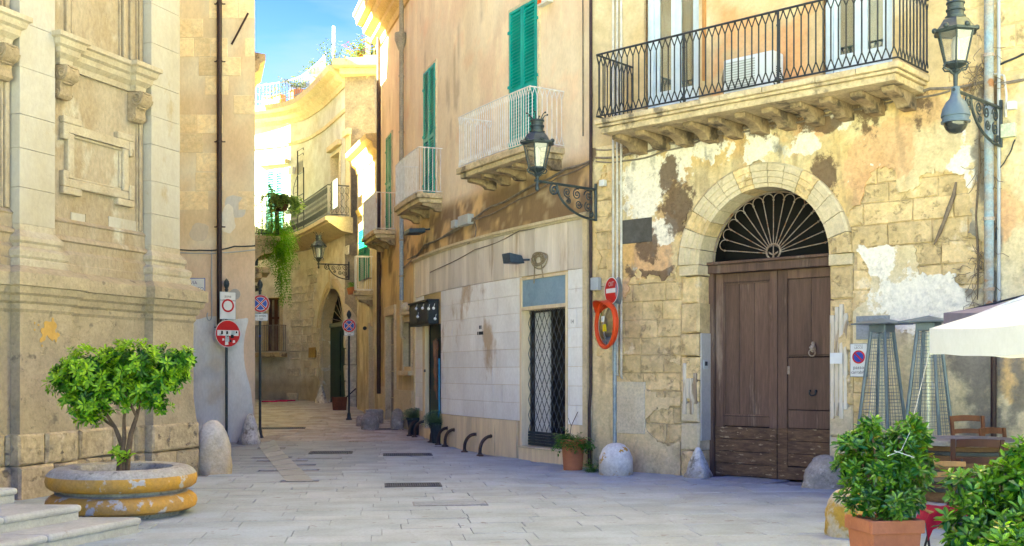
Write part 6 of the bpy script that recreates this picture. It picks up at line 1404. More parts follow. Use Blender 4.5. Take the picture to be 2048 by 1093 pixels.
def strand(Lv, p, d, n, step, l, w, cf, q, sag=.25, curl=.25):
    p = Vector(p); d = Vector(d).normalized(); pts = [p.copy()]
    for i in range(n):
        d = (d+Vector((0, 0, -sag))*.25+rv3(q)*curl).normalized(); p = p+d*step; pts.append(p.copy())
        for s_ in (-1, 1):
            sd = d.cross(Vector((0, 0, 1))); sd = sd.normalized() if sd.length > .01 else rv3(q); Lv.leaf(p, (sd*s_+d*.6+rv3(q)*.4), Vector((0, 0, 1)), l*q.uniform(.7, 1.2), w, cf(0, q))
    return pts
for k in range(130):
    a = q.uniform(0, 2*PI); strand(Lv, g+Vector((.12*math.cos(a)*q.random(), .12*math.sin(a)*q.random(), .46)), (math.cos(a)+.35, math.sin(a)-.1, q.uniform(.2, 1.4)), q.randint(4, 8), .042, .055, .028, c_w, q, .9)
Lv.b.build('foliage', m_leafb, pt)
P('dry_twig', m_bark, pt, lambda b: (b.tube([g+Vector((-.06, 0, .45)), g+Vector((-.03, -.02, .72)), g+Vector((.08, 0, .95))], .006, 5), b.tube([g+Vector((-.03, -.02, .72)), g+Vector((-.08, 0, .85))], .004, 5)))
for i, (x, y, r, h, lab, lab2) in enumerate(((876, 886, .19, .44, 'dark round plastic pot at the side doorway step', 'grey green lavender bush in the pot at the side doorway step'), (828, 870, .17, .40, 'smaller dark plastic pot near the small window', 'thin lavender bush in the smaller pot near the small window'))):
    g = GP(x, y); t_ = thing('plastic_pot', g, lab, 'plant pot')
    P('pot', m_black_pot, t_, lambda b: b.lathe([(r*.68, -.01), (r*.7, 0), (r*.95, h*.86), (r*1.06, h*.87), (r*1.08, h), (r*.98, h), (r*.9, h*.9), (.0001, h*.88)], 24, frame(g)), smooth=30)
    p_ = thing('lavender', g+Vector((0, 0, h*.9)), lab2, 'plant'); q = random.Random(40+i); Lv = Leaves()
    def c_l(t, q, d=None): return mixc((.11, .20, .11), (.24, .35, .22), q.random(), q)
    for k in range(330 if i == 0 else 170):
        d = rv3(q); d.z = abs(d.z)+.25; strand(Lv, g+Vector((d.x*.06, d.y*.06, h*.9)), d, 7, .042 if i == 0 else .036, .06, .015, c_l, q, .05, .18)
    Lv.b.build('foliage', m_leafb, p_)
g = GP(1186, 944); t_ = thing('weed', g, 'small green weed at the foot of the wall behind the whitewashed stone', 'plant'); q = random.Random(51); Lv = Leaves()
for k in range(45): d = rv3(q); d.z = abs(d.z)+.3; strand(Lv, g+Vector((q.uniform(-.05, .05), q.uniform(-.04, .04), 0)), d, 6, .035, .045, .016, c_w, q, .4, .3)
Lv.b.build('foliage', m_leafb, t_)

# ------------------------------------------------------------------ terrace of the cafe: heaters, parasols, chairs, tables
m_steel = mat('grey_blue_steel', (.13, .17, .21), (.17, .21, .25), 4, rough=.4, metal=.5, bump=0, fine=.06)
def heater(c, label, yaw):
    t = thing('patio_heater', c, label, 'patio heater', 'pyramid patio heaters'); T = frame(c, yaw)
    P('base_box', m_steel, t, lambda b: b.prism([(-.25, -.25), (.25, -.25), (.25, .25), (-.25, .25)], 0, .74, lambda x, y, z: T(x*(1-.10*z), y*(1-.10*z), z)), bevel=.012)
    cs = [(-1, -1), (1, -1), (1, 1), (-1, 1)]
    for sx, sy in cs: P('leg', m_steel, t, lambda b: b.tube([T(sx*.245, sy*.245, 0.02), T(sx*.225, sy*.225, .74), T(sx*.10, sy*.10, 2.14)], .023, 8), smooth=40)
    for k in range(4):
        (ax, ay), (bx_, by_) = cs[k], cs[(k+1) % 4]
        def guardm(b):
            for i in range(30):
                z = .80+1.30*i/29; r_ = .222-.122*(z-.74)/1.40; b.tube([T(ax*r_, ay*r_, z), T(bx_*r_, by_*r_, z)], .0028, 3)
            for j in range(1, 6):
                f = j/6; b.tube([T((ax*(1-f)+bx_*f)*.22, (ay*(1-f)+by_*f)*.22, .78), T((ax*(1-f)+bx_*f)*.10, (ay*(1-f)+by_*f)*.10, 2.1)], .0028, 3)
        P('guard_mesh', m_steel, t, guardm)
    P('flame_tube', glass_mat('heater_tube_glass_%s' % label[:6], (.9, .93, .95), .2, .92) if 'heater_tube' not in MATS else MATS['heater_tube'], t, lambda b: b.lathe([(.05, .74), (.05, 2.1)], 14, T))
    P('hood', m_steel, t, lambda b: (b.prism([(-.28, -.28), (.28, -.28), (.28, .28), (-.28, .28)], 2.22, 2.232, T), b.add([T(x*.28, y*.28, 2.233) for x, y in cs]+[T(0, 0, 2.31)], [(0, 1, 4), (1, 2, 4), (2, 3, 4), (3, 0, 4)])))
    P('collar', m_steel, t, lambda b: b.prism([(-.12, -.12), (.12, -.12), (.12, .12), (-.12, .12)], 2.12, 2.22, T), bevel=.01)
heater(XY(1764, 14.35), 'grey pyramid patio heater in front of the vehicle-access sign', .74-.05); heater(XY(1857, 13.75), 'grey pyramid patio heater beside the wooden chairs', .74+.1)
def parasol(c, half, ve, vp, val, label, m, mpole):
    t = thing('parasol', c, label, 'parasol'); T = frame(c); cs = [(-1, -1), (1, -1), (1, 1), (-1, 1)]; N = 8
    def canopy(b):
        for k in range(4):
            (ax, ay), (bx_, by_) = cs[k], cs[(k+1) % 4]; rows = []
            for i in range(7):
                f = i/6; z = vp+(ve-vp)*f-.10*math.sin(f*PI)*.6; rows.append([T(half*f*(ax*(1-j/N)+bx_*j/N), half*f*(ay*(1-j/N)+by_*j/N), z-.05*f*math.sin(PI*j/N)) for j in range(N+1)])
            rows.append([p+Vector((0, 0, -val-.015*math.sin(6.28*j*.5+k))) for j, p in enumerate(rows[-1])])
            vs_ = [p for r_ in rows for p in r_]; b.add(vs_, [(i*(N+1)+j, i*(N+1)+j+1, (i+1)*(N+1)+j+1, (i+1)*(N+1)+j) for i in range(7) for j in range(N)])
    P('canopy', m, t, canopy, smooth=50)
    P('pole', mpole, t, lambda b: b.tube([T(0, 0, 0), T(0, 0, vp+.05)], .03, 12), smooth=40)
    for sx, sy in cs: P('rib', mpole, t, lambda b: b.tube([T(0, 0, vp-.04), T(sx*half*.98, sy*half*.98, ve-.03)], .012, 6))
    P('base', m_conc, t, lambda b: b.lathe([(.30, 0), (.30, .06), (.06, .09), (.05, .25)], 24, T), smooth=30)
m_canv = mat('white_canvas', (.80, .80, .78), (.74, .74, .71), 2, rough=.9, bump=0, fine=.03, trans=.25); m_canp = mat('mauve_grey_canvas', (.20, .18, .22), (.25, .22, .27), 2, rough=.9, bump=0, fine=.03)
w1 = XY(1859, 10.3); parasol(Vector((w1.x+1.5, 10.3-1.5, 0)), 1.5, 2.01, 2.75, .23, 'white square canvas parasol over the cafe tables', m_canv, m_white)
w1 = XY(1887, 12.4); parasol(Vector((w1.x+1.2, 12.4-1.2, 0)), 1.2, 2.27, 2.64, .18, 'mauve grey canvas parasol showing behind the white parasol', m_canp, m_iron)
m_chw = mat('red_brown_chair_wood', (.17, .062, .028), (.12, .043, .02), 6, streak=.2, rough=.5, bump=.1); m_chd = mat('dark_brown_chair_wood', (.075, .026, .016), (.055, .02, .012), 6, streak=.2, rough=.5, bump=.1); m_chl = mat('light_folding_wood', (.48, .28, .10), (.40, .22, .08), 6, streak=.2, rough=.6)
def chair(c, yaw, m, label, back=1.02, wd=.42):
    t = thing('wooden_chair', c, label, 'chair', 'wooden cafe chairs'); T = frame(c, yaw); h = wd/2
    P('seat', m, t, lambda b: b.box(-h, h, -.20, .21, .45, .485, T), bevel=.012)
    for sx in (-1, 1):
        P('leg', m, t, lambda b: b.tube([T(sx*(h-.03), -.17, 0), T(sx*(h-.03), -.17, .45)], .019, 6)); P('leg', m, t, lambda b: b.box(-.018, .018, -.02, .02, 0, .46, lambda x, y, z: T(sx*(h-.02)+x, .19+y+.03*(1-z/.46), z)))
        P('back_post', m, t, lambda b: b.box(-.020, .020, -.016, .016, .46, back, lambda x, y, z: T(sx*(h-.02+.015*(z-.46))+x, .19+y+.10*(z-.46), z), 1), bevel=.006)
    for z, hh in ((back-.075, .07), (back-.22, .055), (back-.36, .055)):
        P('back_slat', m, t, lambda b: b.box(-h+.035, h-.035, -.010, .010, z, z+hh, lambda x, y, z_: T(x, .20+y+.10*(z_-.46)-.03*(x/h)**2+.03, z_+.012*(1-(x/h)**2)), 8), bevel=.005)
    for sx in (-1, 1): P('stretcher', m, t, lambda b: b.tube([T(sx*(h-.03), -.17, .2), T(sx*(h-.03), .2, .22)], .012, 6))
    P('stretcher', m, t, lambda b: b.tube([T(-h+.03, -.17, .28), T(h-.03, -.17, .28)], .012, 6))
chair(XY(1958, 12.9), PI+.15+PI, m_chw, 'red brown slatted chair against the mouldy wall', 1.08)
chair(XY(1946, 9.75), PI-.25, m_chd, 'dark brown slatted chair standing before the round counter', 1.02)
chair(XY(2022, 12.2), .5, m_chw, 'red brown slatted chair under the edge of the white parasol', .97)
g = XY(1893, 9.2); t_ = thing('folding_chair', g, 'light wood folding chair with thin black metal legs', 'chair'); T = frame(g, -.12)
for z in (.80, .71): P('back_slat', m_chl, t_, lambda b: b.box(-.19, .19, .12, .145, z, z+.045, T), bevel=.006)
for k in range(4): P('seat_slat', m_chl, t_, lambda b: b.box(-.19, .19, -.24+.085*k, -.165+.085*k, .44, .46, T), bevel=.005)
for sx in (-1, 1): P('leg', m_iron, t_, lambda b: (b.tube([T(sx*.17, .17, .86), T(sx*.17, .02, .46), T(sx*.17, -.20, 0)], .010, 6))); P('leg', m_iron, t_, lambda b: b.tube([T(sx*.155, -.22, .45), T(sx*.155, .20, 0)], .010, 6))
g2 = g+Vector((0, -.04, .46)); T = frame(g2, -.12); b = MB(); N = 12; vs_ = []
for i in range(N+1):
    for j in range(N+1):
        x, y = -.23+.46*i/N, -.27+.42*j/N; dr = max(0, abs(x)-.18)*2.2+max(0, -.21-y)*2.2; vs_.append(T(x, y, .012-dr+.008*math.sin(i*1.3+j*.9)))
b.add(vs_, [(i*(N+1)+j, (i+1)*(N+1)+j, (i+1)*(N+1)+j+1, i*(N+1)+j+1) for i in range(N) for j in range(N)])
tag(b.build('red_cloth', mat('crimson_cloth', (.42, .008, .045), (.36, .008, .04), 6, rough=.9, bump=.2), None, smooth=60, org=g2), 'crimson cloth draped over the folding chair seat', 'cloth')
g = XY(1925, 8.75); t_ = thing('black_table', g, 'small square black table by the folding chair', 'table'); T = frame(g, .55)
P('top', m_iron, t_, lambda b: b.box(-.26, .26, -.26, .26, .715, .74, T), bevel=.006); P('stem', m_iron, t_, lambda b: b.tube([T(0, 0, .02), T(0, 0, .715)], .028, 10)); P('foot', m_iron, t_, lambda b: (b.box(-.25, .25, -.03, .03, 0, .03, T), b.box(-.03, .03, -.25, .25, .001, .031, T)))
g = XY(1926, 11.7); t_ = thing('round_counter', g, 'round stone and wood counter with a grey plank top behind the chairs', 'counter'); T = frame(g)
m_cask = mat('aged_cask_wood', (.17, .095, .045), (.11, .06, .03), 5, (.24, .16, .09), 4, .6, .1, streak=3, rough=.8, bump=.3); m_gtop = mat('grey_weathered_plank', (.28, .26, .24), (.22, .20, .18), 6, rough=.8, bump=.2)
P('stone_step', m_guard, t_, lambda b: b.lathe([(.68, -.02), (.68, .11), (.64, .13), (.2, .13)], 36, T, .008, 3), smooth=30); P('stone_step', m_guard, t_, lambda b: b.lathe([(.60, .132), (.60, .23), (.57, .25), (.2, .25)], 36, T, .008, 4), smooth=30)
P('drum', m_cask, t_, lambda b: b.lathe([(.50, .252), (.52, .4), (.53, .55), (.52, .72), (.50, .84)], 36, T), smooth=30)
for z in (.36, .55, .74): P('hoop', m_iron, t_, lambda b: b.lathe([(.528, z), (.538, z+.005), (.538, z+.04), (.528, z+.045)], 36, T), smooth=30)
for k in range(5): P('top_plank', m_gtop, t_, lambda b: (lambda x0, x1: b.prism([(x, s*math.sqrt(max(.001, .60**2-x*x))) for s, xs in ((-1, np.linspace(x0, x1, 5)), (1, np.linspace(x1, x0, 5))) for x in xs], .842, .895, T))(-.598+.2392*k+.002, -.598+.2392*(k+1)-.002), bevel=.005)

# ------------------------------------------------------------------ potted shrubs in front
def c_sh(t, q, d):
    k = min(1, max(0, .05+.5*t*t+.22*max(0, d.z)+q.uniform(-.25, .25)))
    if q.random() < .025: return (.30, .27, .03)
    return mixc((.03, .125, .014), (.32, .54, .035), k, q)
def square_pot(g, w, h, label, yaw):
    t = thing('square_pot', g, label, 'plant pot'); T = frame(g, yaw); a = w/2
    P('pot', m_terra, t, lambda b: b.prism([(-1, -1), (1, -1), (1, 1), (-1, 1)], 0, h-.09, lambda x, y, z: T(x*a*(.78+.17*z/h), y*a*(.78+.17*z/h), z)), bevel=.012)
    P('rim', m_terra, t, lambda b: [b.box(*r_, h-.10, h, T) for r_ in ((-a, a, -a, -a+.04), (-a, a, a-.04, a), (-a, -a+.04, -a+.041, a-.041), (a-.04, a, -a+.041, a-.041))], bevel=.008)
    P('soil', m_soil, t, lambda b: b.box(-a+.04, a-.04, -a+.04, a-.04, h-.06, h-.03, T))
    return t
g = XY(1768, 8.35); square_pot(g, .43, .50, 'square terracotta pot holding the upright laurel shrub', .18)
def shrub(g, z0, lobes, ntip, nleaf, ll, lw_, label, seed, name='laurel_shrub'):
    t = thing(name, g+Vector((0, 0, z0)), label, 'shrub'); q = random.Random(seed); Lv = Leaves()
    lobe_leaves(Lv, g, lobes, ntip, nleaf, ll, lw_, c_sh, q, 1.0, .75, (.45, 1.08)); Lv.b.build('foliage', m_leafg, t)
    P('stem', m_bark, t, lambda b: [b.tube([g+Vector((q.uniform(-.06, .06), q.uniform(-.06, .06), z0)), g+Vector((x*.4, y*.4, z0+(z-z0)*.5)), g+Vector((x, y, z))], [.014, .010, .005], 5) for x, y, z, r in lobes], smooth=60)
    return t
shrub(g, .46, [(-.18, 0, .66, .17), (.05, -.1, .64, .18), (.2, .05, .70, .16), (-.22, .05, .88, .16), (0, 0, .88, .20), (.22, -.02, .90, .16), (-.24, 0, 1.06, .12), (-.1, .1, 1.10, .14), (.12, 0, 1.08, .15), (.26, .05, 1.12, .12), (-.12, -.05, 1.20, .08), (.22, -.03, 1.20, .09)], 460, 8, .085, .036, 'upright glossy laurel shrub in the square terracotta pot', 61)
P('string', m_rope if False else mat('white_string', (.66, .64, .58), rough=.8, bump=0), thing('tied_string', g+Vector((0, 0, 1.0)), 'thin white string tied across the upright laurel shrub', 'string'), lambda b: (b.tube([g+Vector((-.05, -.22, .98)), g+Vector((.06, -.2, 1.02)), g+Vector((.16, -.1, 1.15)), XY(1859, 10.3)+Vector((0, 0, 1.80))], .0022, 4), b.tube([g+Vector((.0, -.22, 1.02)), g+Vector((.15, -.22, .97))], .004, 4)))
g = XY(2010, 7.0); square_pot(g, .46, .42, 'square terracotta pot under the broad laurel shrub', .1)
shrub(g, .38, [(-.22, 0, .62, .20), (0, -.1, .66, .22), (.2, 0, .66, .22), (-.18, .05, .86, .18), (.05, 0, .92, .20), (.28, 0, .95, .2), (.12, .0, 1.08, .13), (.32, .05, 1.10, .12), (-.30, -.05, .50, .12), (.3, -.1, .75, .2), (-.1, -.15, .5, .18)], 380, 8, .105, .046, 'broad glossy laurel shrub beside the cafe chairs', 71)
g = XY(2030, 5.9); square_pot(g, .40, .30, 'low terracotta pot under the spreading bright laurel', .0)
shrub(g, .27, [(-.14, 0, .52, .16), (.08, 0, .58, .18), (.22, 0, .52, .16), (-.02, .05, .68, .12), (.2, 0, .72, .13)], 170, 8, .11, .05, 'low spreading bright laurel before the broad shrub', 81)
# ------------------------------------------------------------------ plates and small fittings on the stone house
def wT(W, u, v, w): return lambda x, y, z: W(u+x, v+y, w+z)
u_, v_ = WD.px(1718, 721, .03); t_ = thing('access_sign', WD(u_, v_, .03), 'white vehicle-access plate with a no-parking disc beside the great door', 'sign')
T = wT(WD, u_, v_, .03); rect_plate(t_, T, .25, .46, m_swhite)
T2 = wT(WD, u_, v_+.045, .042); pl = P('red_ring', m_red, t_, lambda b: disc(b, T2, .092, 0, .002)); P('blue_disc', m_blue, pl, lambda b: disc(b, T2, .070, .002, .0035)); P('red_bar', m_red, pl, lambda b: b.prism([(-.055, .040), (-.040, .055), (.055, -.040), (.040, -.055)], .0035, .005, T2))
text('COMUNE DI', .022, wT(WD, u_, v_+.205, .0425), t_, m_black); text('LECCE', .042, wT(WD, u_, v_+.172, .0425), t_, m_black); text('passo', .070, wT(WD, u_, v_-.10, .0425), t_, m_black); text('carrabile', .062, wT(WD, u_, v_-.165, .0425), t_, m_black)
def wplate(name, label, cat, x0, x1, y0, y1, m, w0=.03, w1=.045, W=WD):
    u0, va = W.px(x0, y1, w1); u1, vb = W.px(x1, y0, w1); um = (u0+u1)/2; va, vb = W.v_at(um, y1, w1), W.v_at(um, y0, w1); c = W(um, va, w0)
    b = MB(); b.wbox(W, u0, u1, va, vb, w0, w1, 1); return tag(b.build(name, m, None, org=c, bevel=.003), label, cat), (u0, u1, va, vb)
wplate('blank_plate', 'blank white plate screwed on the door jamb', 'plate', 1660, 1684, 706, 728, m_swhite, .06, .07)
for k in (-1, 1): pass
wplate('steel_plate', 'plain grey steel plate behind the patio heater hood', 'plate', 1712, 1779, 632, 679, mat('dull_steel_plate', (.27, .29, .31), (.24, .26, .28), 4, rough=.5, bump=0), .03, .042)
u_, v_ = dpx(1419, 733, .30) if False else (UC-RI+.012, 1.72)
t_ = thing('intercom', WD(u_, v_, -.12), 'small grey intercom panel on the great door jamb', 'intercom')
P('case', m_plas, t_, lambda b: b.wbox(WD, u_, u_+.02, v_-.07, v_+.07, -.18, -.06, 1), bevel=.006); P('buttons', m_iron, t_, lambda b: b.wbox(WD, u_+.02, u_+.024, v_-.02, v_+.045, -.155, -.085, 1))
for (x, y, s_, lb, dx) in ((1957, 212, .10, 'white junction box beside the street lantern bracket', 60), (2018, 262, .17, 'pale green junction box under the street lantern bracket', 0), (1207, 367, .10, 'white junction box beside the lantern bracket on the house corner', 0)):
    if dx: x = 2025
    u_, v_ = WD.px(x, y, .05); b = MB(); b.wbox(WD, u_-s_/2, u_+s_/2, v_-s_/2, v_+s_/2, .02, .11, 1)
    tag(b.build('junction_box', mat('pale_green_plastic', (.55, .58, .42), rough=.6, bump=0) if s_ > .15 else m_white, None, org=WD(u_, v_, 0), bevel=.008), lb, 'junction box')
# air conditioner on the long balcony
ua, ub = WD.u_at(1448, .42), WD.u_at(1548, .42); t_ = thing('air_conditioner', WD((ua+ub)/2, BV, .3), 'white air conditioner unit standing on the long balcony', 'air conditioner')
P('case', mat('ac_white', (.66, .70, .74), rough=.5, bump=0, fine=.03), t_, lambda b: b.wbox(WD, ua, ub, BV+.06, BV+.66, .14, .44, 1), bevel=.02)
P('fan_grille', m_plas, t_, lambda b: [b.wbox(WD, ua+.05, ua+.52, BV+.12+.036*k, BV+.135+.036*k, .44, .452, 1) for k in range(14)])
P('side_vent', m_iron, t_, lambda b: [b.wbox(WD, ub, ub+.004, BV+.28+.03*k, BV+.295+.03*k, .22, .36, 1) for k in range(6)]); P('feet', m_iron, t_, lambda b: (b.wbox(WD, ua+.1, ua+.16, BV, BV+.06, .14, .44, 1), b.wbox(WD, ub-.16, ub-.1, BV, BV+.06, .14, .44, 1)))
P('hose', m_cable, t_, lambda b: b.tube([WD(ua, BV+.5, .3), WD(ua-.08, BV+.56, .28), WD(ua-.13, BV+.45, .25), WD(ua-.12, BV+.2, .2), WD(ua-.04, BV+.02, .16)], .018, 8), smooth=50)
# shop oddments
m_lt = mat('printed_black', (.04, .04, .04), rough=.8, bump=0)
u_, v_ = WS.px(960, 655, .034); P('wall_lettering', m_lt, sh, lambda b: [b.wbox(WS, u_-.05+x, u_-.05+x+w_, v_-.035, v_+.035, CW, CW+.004, 1) for x, w_ in ((0, .035), (.055, .012), (.09, .018))])
P('wall_lettering', m_lt, sh, lambda b: [b.wbox(WS, u_-.14+x, u_-.14+x+w_, v_-.15, v_-.085, CW, CW+.004, 1) for x, w_ in ((0, .04), (.07, .03), (.106, .03), (.142, .03), (.178, .03), (.214, .03), (.25, .03))])
u_, v_ = WS.px(1144, 644, .034); text('14', .10, wT(WS, u_, v_, CW+.005), sh, m_lt, 'house_number')
u_, v_ = WS.px(849, 742, .05); P('house_number_plate', m_irong, sh, lambda b: b.wbox(WS, u_-.07, u_+.07, v_-.03, v_+.03, .04, .05, 1))
us0 = SO[0]+.75; t_ = thing('shop_shelf', WS(us0, .3, -.8), 'shelf rack inside the shop behind the folding grille', 'shelf')
for z in (1.0, 1.4, 1.8): P('shelf', m_wood, t_, lambda b: b.wbox(WS, us0-.15, SO[1]+.2, z, z+.025, -1.0, -.75, 1))
for uu in (us0-.15, SO[1]+.18): P('upright', m_wood, t_, lambda b: b.wbox(WS, uu, uu+.03, .26, 2.2, -1.0, -.75, 1))
for i, (z, cl, w_, lb) in enumerate(((1.03, (.04, .12, .36), .08, 'blue bottle on the lowest rack behind the grille'), (1.43, (.45, .16, .05), .10, 'rust coloured jar on the middle rack behind the grille'), (1.83, (.5, .42, .25), .10, 'cream jar on the top rack behind the grille'))):
    p = WS(us0+.10+.12*i, z, -.85); b = MB(); b.lathe([(w_*.5, 0), (w_*.5, .14), (w_*.3, .19), (w_*.2, .21), (w_*.2, .26), (.0001, .265)], 14, frame(p)); tag(b.build('jar', mat('jar_%d' % i, cl, rough=.3, bump=0), None, smooth=40, org=p), lb, 'jar')
# street name plaque on the ochre house
u_, v_ = WB.px(396, 572, .02); t_ = thing('street_plaque', WB(u_, v_, .02), 'white street name plaque with a blue border half hidden by the church ledge', 'sign'); T = wT(WB, u_, v_, .02)
P('border', m_blue, t_, lambda b: b.prism([(-.27, -.17), (.16, -.17), (.16, .17), (-.27, .17)], 0, .012, T), bevel=.01); P('face', m_swhite, t_, lambda b: b.prism([(-.26, -.155), (.145, -.155), (.145, .155), (-.26, .155)], .0125, .0145, T))
m_vio = mat('violet_letters', (.10, .09, .22), rough=.6, bump=0); text('VIA', .10, wT(WB, u_-.09, v_+.06, .0352), t_, m_vio); text('O TISO', .10, wT(WB, u_-.03, v_-.07, .0352), t_, m_vio)
g = WB(WB.u_at(470), EYE+(HY-589)/FPX*BY, .006); b = MB(); disc(b, lambda x, y, z: g+Vector((x, -z, y)), .12, -.004, .004, 14); tag(b.build('cement_daub', m_greyrender, None, org=g), 'round grey cement daub on the ochre wall behind the traffic plate', 'cement daub')
# cables
def cable(W, pts, r, label, name='cable', m=m_cable, sag=.04, w=.045):
    ps = [(*W.px(x, y, w), w) for x, y in pts]; out = []
    for i in range(len(ps)-1):
        a, c = ps[i], ps[i+1]
        for j in range(6):
            f = j/6; out.append(W(a[0]+(c[0]-a[0])*f, a[1]+(c[1]-a[1])*f-sag*4*f*(1-f)*min(1, abs(c[0]-a[0])), w+.012*math.sin(7*f+i)))
    out.append(W(ps[-1][0], ps[-1][1], w)); b = MB(); b.tube(out, r, 6); return tag(b.build(name, m, None, smooth=50, org=out[0]), label, 'cable', 'cables strung along the facades')
cable(WS, [(803, 540), (850, 490), (905, 462), (980, 415), (1070, 368), (1130, 338), (1187, 318)], .022, 'thick grey cable bundle sagging below the white balconies')
cable(WS, [(815, 520), (860, 488), (950, 440), (1040, 398), (1120, 352), (1187, 322)], .012, 'thin grey cable just below the thick cable bundle')
cable(WS, [(860, 545), (950, 500), (1040, 462), (1110, 438), (1170, 424)], .010, 'thin dark cable above the shop frieze ledge')
cable(WD, [(1192, 316), (1260, 308), (1340, 288), (1440, 262), (1560, 236), (1700, 207), (1860, 178), (1960, 166), (2048, 160)], .020, 'thick grey cable strung under the long balcony')
cable(WD, [(1192, 323), (1250, 322), (1330, 302), (1430, 268), (1540, 252), (1680, 222), (1800, 198), (1900, 182)], .014, 'thinner cable below the thick one under the long balcony')
cable(WD, [(1192, 300), (1240, 296), (1280, 280), (1310, 262), (1420, 245), (1580, 215)], .010, 'thin cable tucked against the balcony corbels')
cable(WD, [(2000, 130), (2048, 108)], .014, 'short black cable rising beside the rusty downpipe', m=m_iron, sag=0)
cable(WD, [(1978, 150), (1995, 148), (2008, 152), (2012, 180), (2012, 235)], .016, 'pale conduit bend over the junction boxes', m=m_conduit, sag=0)
cable(WD, [(2030, 280), (2018, 310), (1998, 340), (1996, 400), (1992, 480)], .008, 'thin black wire hanging below the green junction box', m=m_iron, sag=0)
cable(WS, [(938, 428), (950, 440), (952, 470), (935, 488)], .012, 'looped cable hanging under the meter boxes', sag=.1)
cable(WB, [(360, 500), (400, 501), (440, 500), (470, 493), (510, 492)], .016, 'dark cable crossing the ochre house at the downpipe', m=m_irong, sag=.02)
cable(WB, [(360, 506), (410, 507), (445, 506), (510, 500)], .014, 'pale conduit crossing the ochre house below the dark cable', m=m_plas, sag=.01)
cable(WS, [(1181, 420), (1182, 600), (1184, 640), (1183, 760), (1183, 900)], .016, 'upright pale cable on the house joint beside the shop', m=m_conduit, sag=0)
# dry creeper roots near the rusty downpipe
u0 = WD.u_at(1955); t_ = thing('dry_creeper', WD(u0, 2.6, .05), 'dry brown creeper roots clinging beside the rusty downpipe', 'creeper'); q = random.Random(9)
m_dry = mat('dry_root', (.16, .12, .085), (.23, .18, .13), 8, rough=.9, bump=0)
def roots(b):
    for (x, y, n, sp) in ((1958, 150, 46, .17), (1968, 330, 16, .14), (1955, 520, 26, .16), (1962, 620, 14, .14)):
        uu, vv = WD.px(x, y, .08)
        for k in range(n):
            p = [(uu+q.gauss(0, sp*.45), vv+q.gauss(0, sp*1.0))]; a = q.uniform(0, 6.28)
            for i in range(4): a += q.gauss(0, .7); p.append((p[-1][0]+.06*math.cos(a), p[-1][1]+.07*math.sin(a)-.02))
            b.tube([WD(a_, b_, q.uniform(.04, .14)) for a_, b_ in p], .0045, 3)
P('twigs', m_dry, t_, roots)
P('root', m_dry, t_, lambda b: b.tube([WD(*WD.px(x, y, .04), .045) for x, y in ((1912, 365), (1908, 390), (1897, 420), (1888, 445), (1880, 465), (1868, 490))], [.012, .028, .030, .024, .026, .008], 7), smooth=60)
P('root', m_dry, t_, lambda b: b.tube([WD(*WD.px(x, y, .04), .045) for x, y in ((1958, 250), (1960, 330), (1952, 430), (1957, 520), (1955, 600))], [.008, .014, .012, .016, .006], 6), smooth=60)

# ------------------------------------------------------------------ covers let into the paving
m_cover = mat('iron_cover', (.075, .08, .085), (.10, .105, .11), 8, rough=.6, metal=.4, bump=.2, bscale=60, bdist=.003)
m_covst = mat('stone_cover', (.31, .345, .35), (.27, .30, .305), 4, rough=.7)
for i, (x, y, w, l, m, lb) in enumerate(((662, 906, .85, .62, m_cover, 'dark iron drain grate nearest the cream kerb strip'), (815, 910, .95, .60, m_cover, 'dark iron drain grate beside the pipe bumpers'), (826, 971, .80, .50, m_cover, 'dark iron drain grate alone in the open paving'), (900, 1008, .90, .42, m_covst, 'plain grey stone cover set flush in the paving'), (1490, 961, 1.05, .75, m_covst, 'square stone hatch with dark joints before the great door'), (640, 917, .8, .3, m_covst, 'worn stone drain cover beside the first iron grate'), (562, 827, 1.2, .4, m_cover, 'iron cover at the far end of the alley'), (770, 859, .9, .4, m_cover, 'iron cover near the stone doorway'))):
    g = GP(x, y); a = rad(7) if i not in (4,) else math.atan2(-.673, .74); z = .008
    c_, s_ = math.cos(a), math.sin(a); T = lambda x_, y_, z_: Vector((g.x+c_*x_-s_*y_, g.y+s_*x_+c_*y_, gz(g.y+s_*x_+c_*y_)+z_))
    t_ = thing('drain_cover' if m is m_cover else 'stone_cover', g, lb, 'drain cover')
    if m is m_cover:
        P('frame', m_cover, t_, lambda b: [b.box(*r_, -.02, z+.004, T) for r_ in ((-w/2, w/2, -l/2, -l/2+.03), (-w/2, w/2, l/2-.03, l/2), (-w/2, -w/2+.03, -l/2+.031, l/2-.031), (w/2-.03, w/2, -l/2+.031, l/2-.031))])
        P('plate', m_dark, t_, lambda b: b.box(-w/2+.03, w/2-.03, -l/2+.03, l/2-.03, -.03, z-.004, T))
        P('bars', m_cover, t_, lambda b: ([b.box(-w/2+.05+k*(w-.1)/22-.008, -w/2+.05+k*(w-.1)/22+.008, -l/2+.03, l/2-.03, -.02, z+.001, T) for k in range(23)], [b.box(-w/2+.03, w/2-.03, -l/2+.05+k*(l-.1)/8-.007, -l/2+.05+k*(l-.1)/8+.007, -.02, z, T) for k in range(9)]))
    else:
        P('frame', m_ground, t_, lambda b: b.box(-w/2, w/2, -l/2, l/2, -.02, z-.001, T)); P('plate', m, t_, lambda b: b.box(-w/2+.018, w/2-.018, -l/2+.018, l/2-.018, -.02, z+.002, T), bevel=.003)
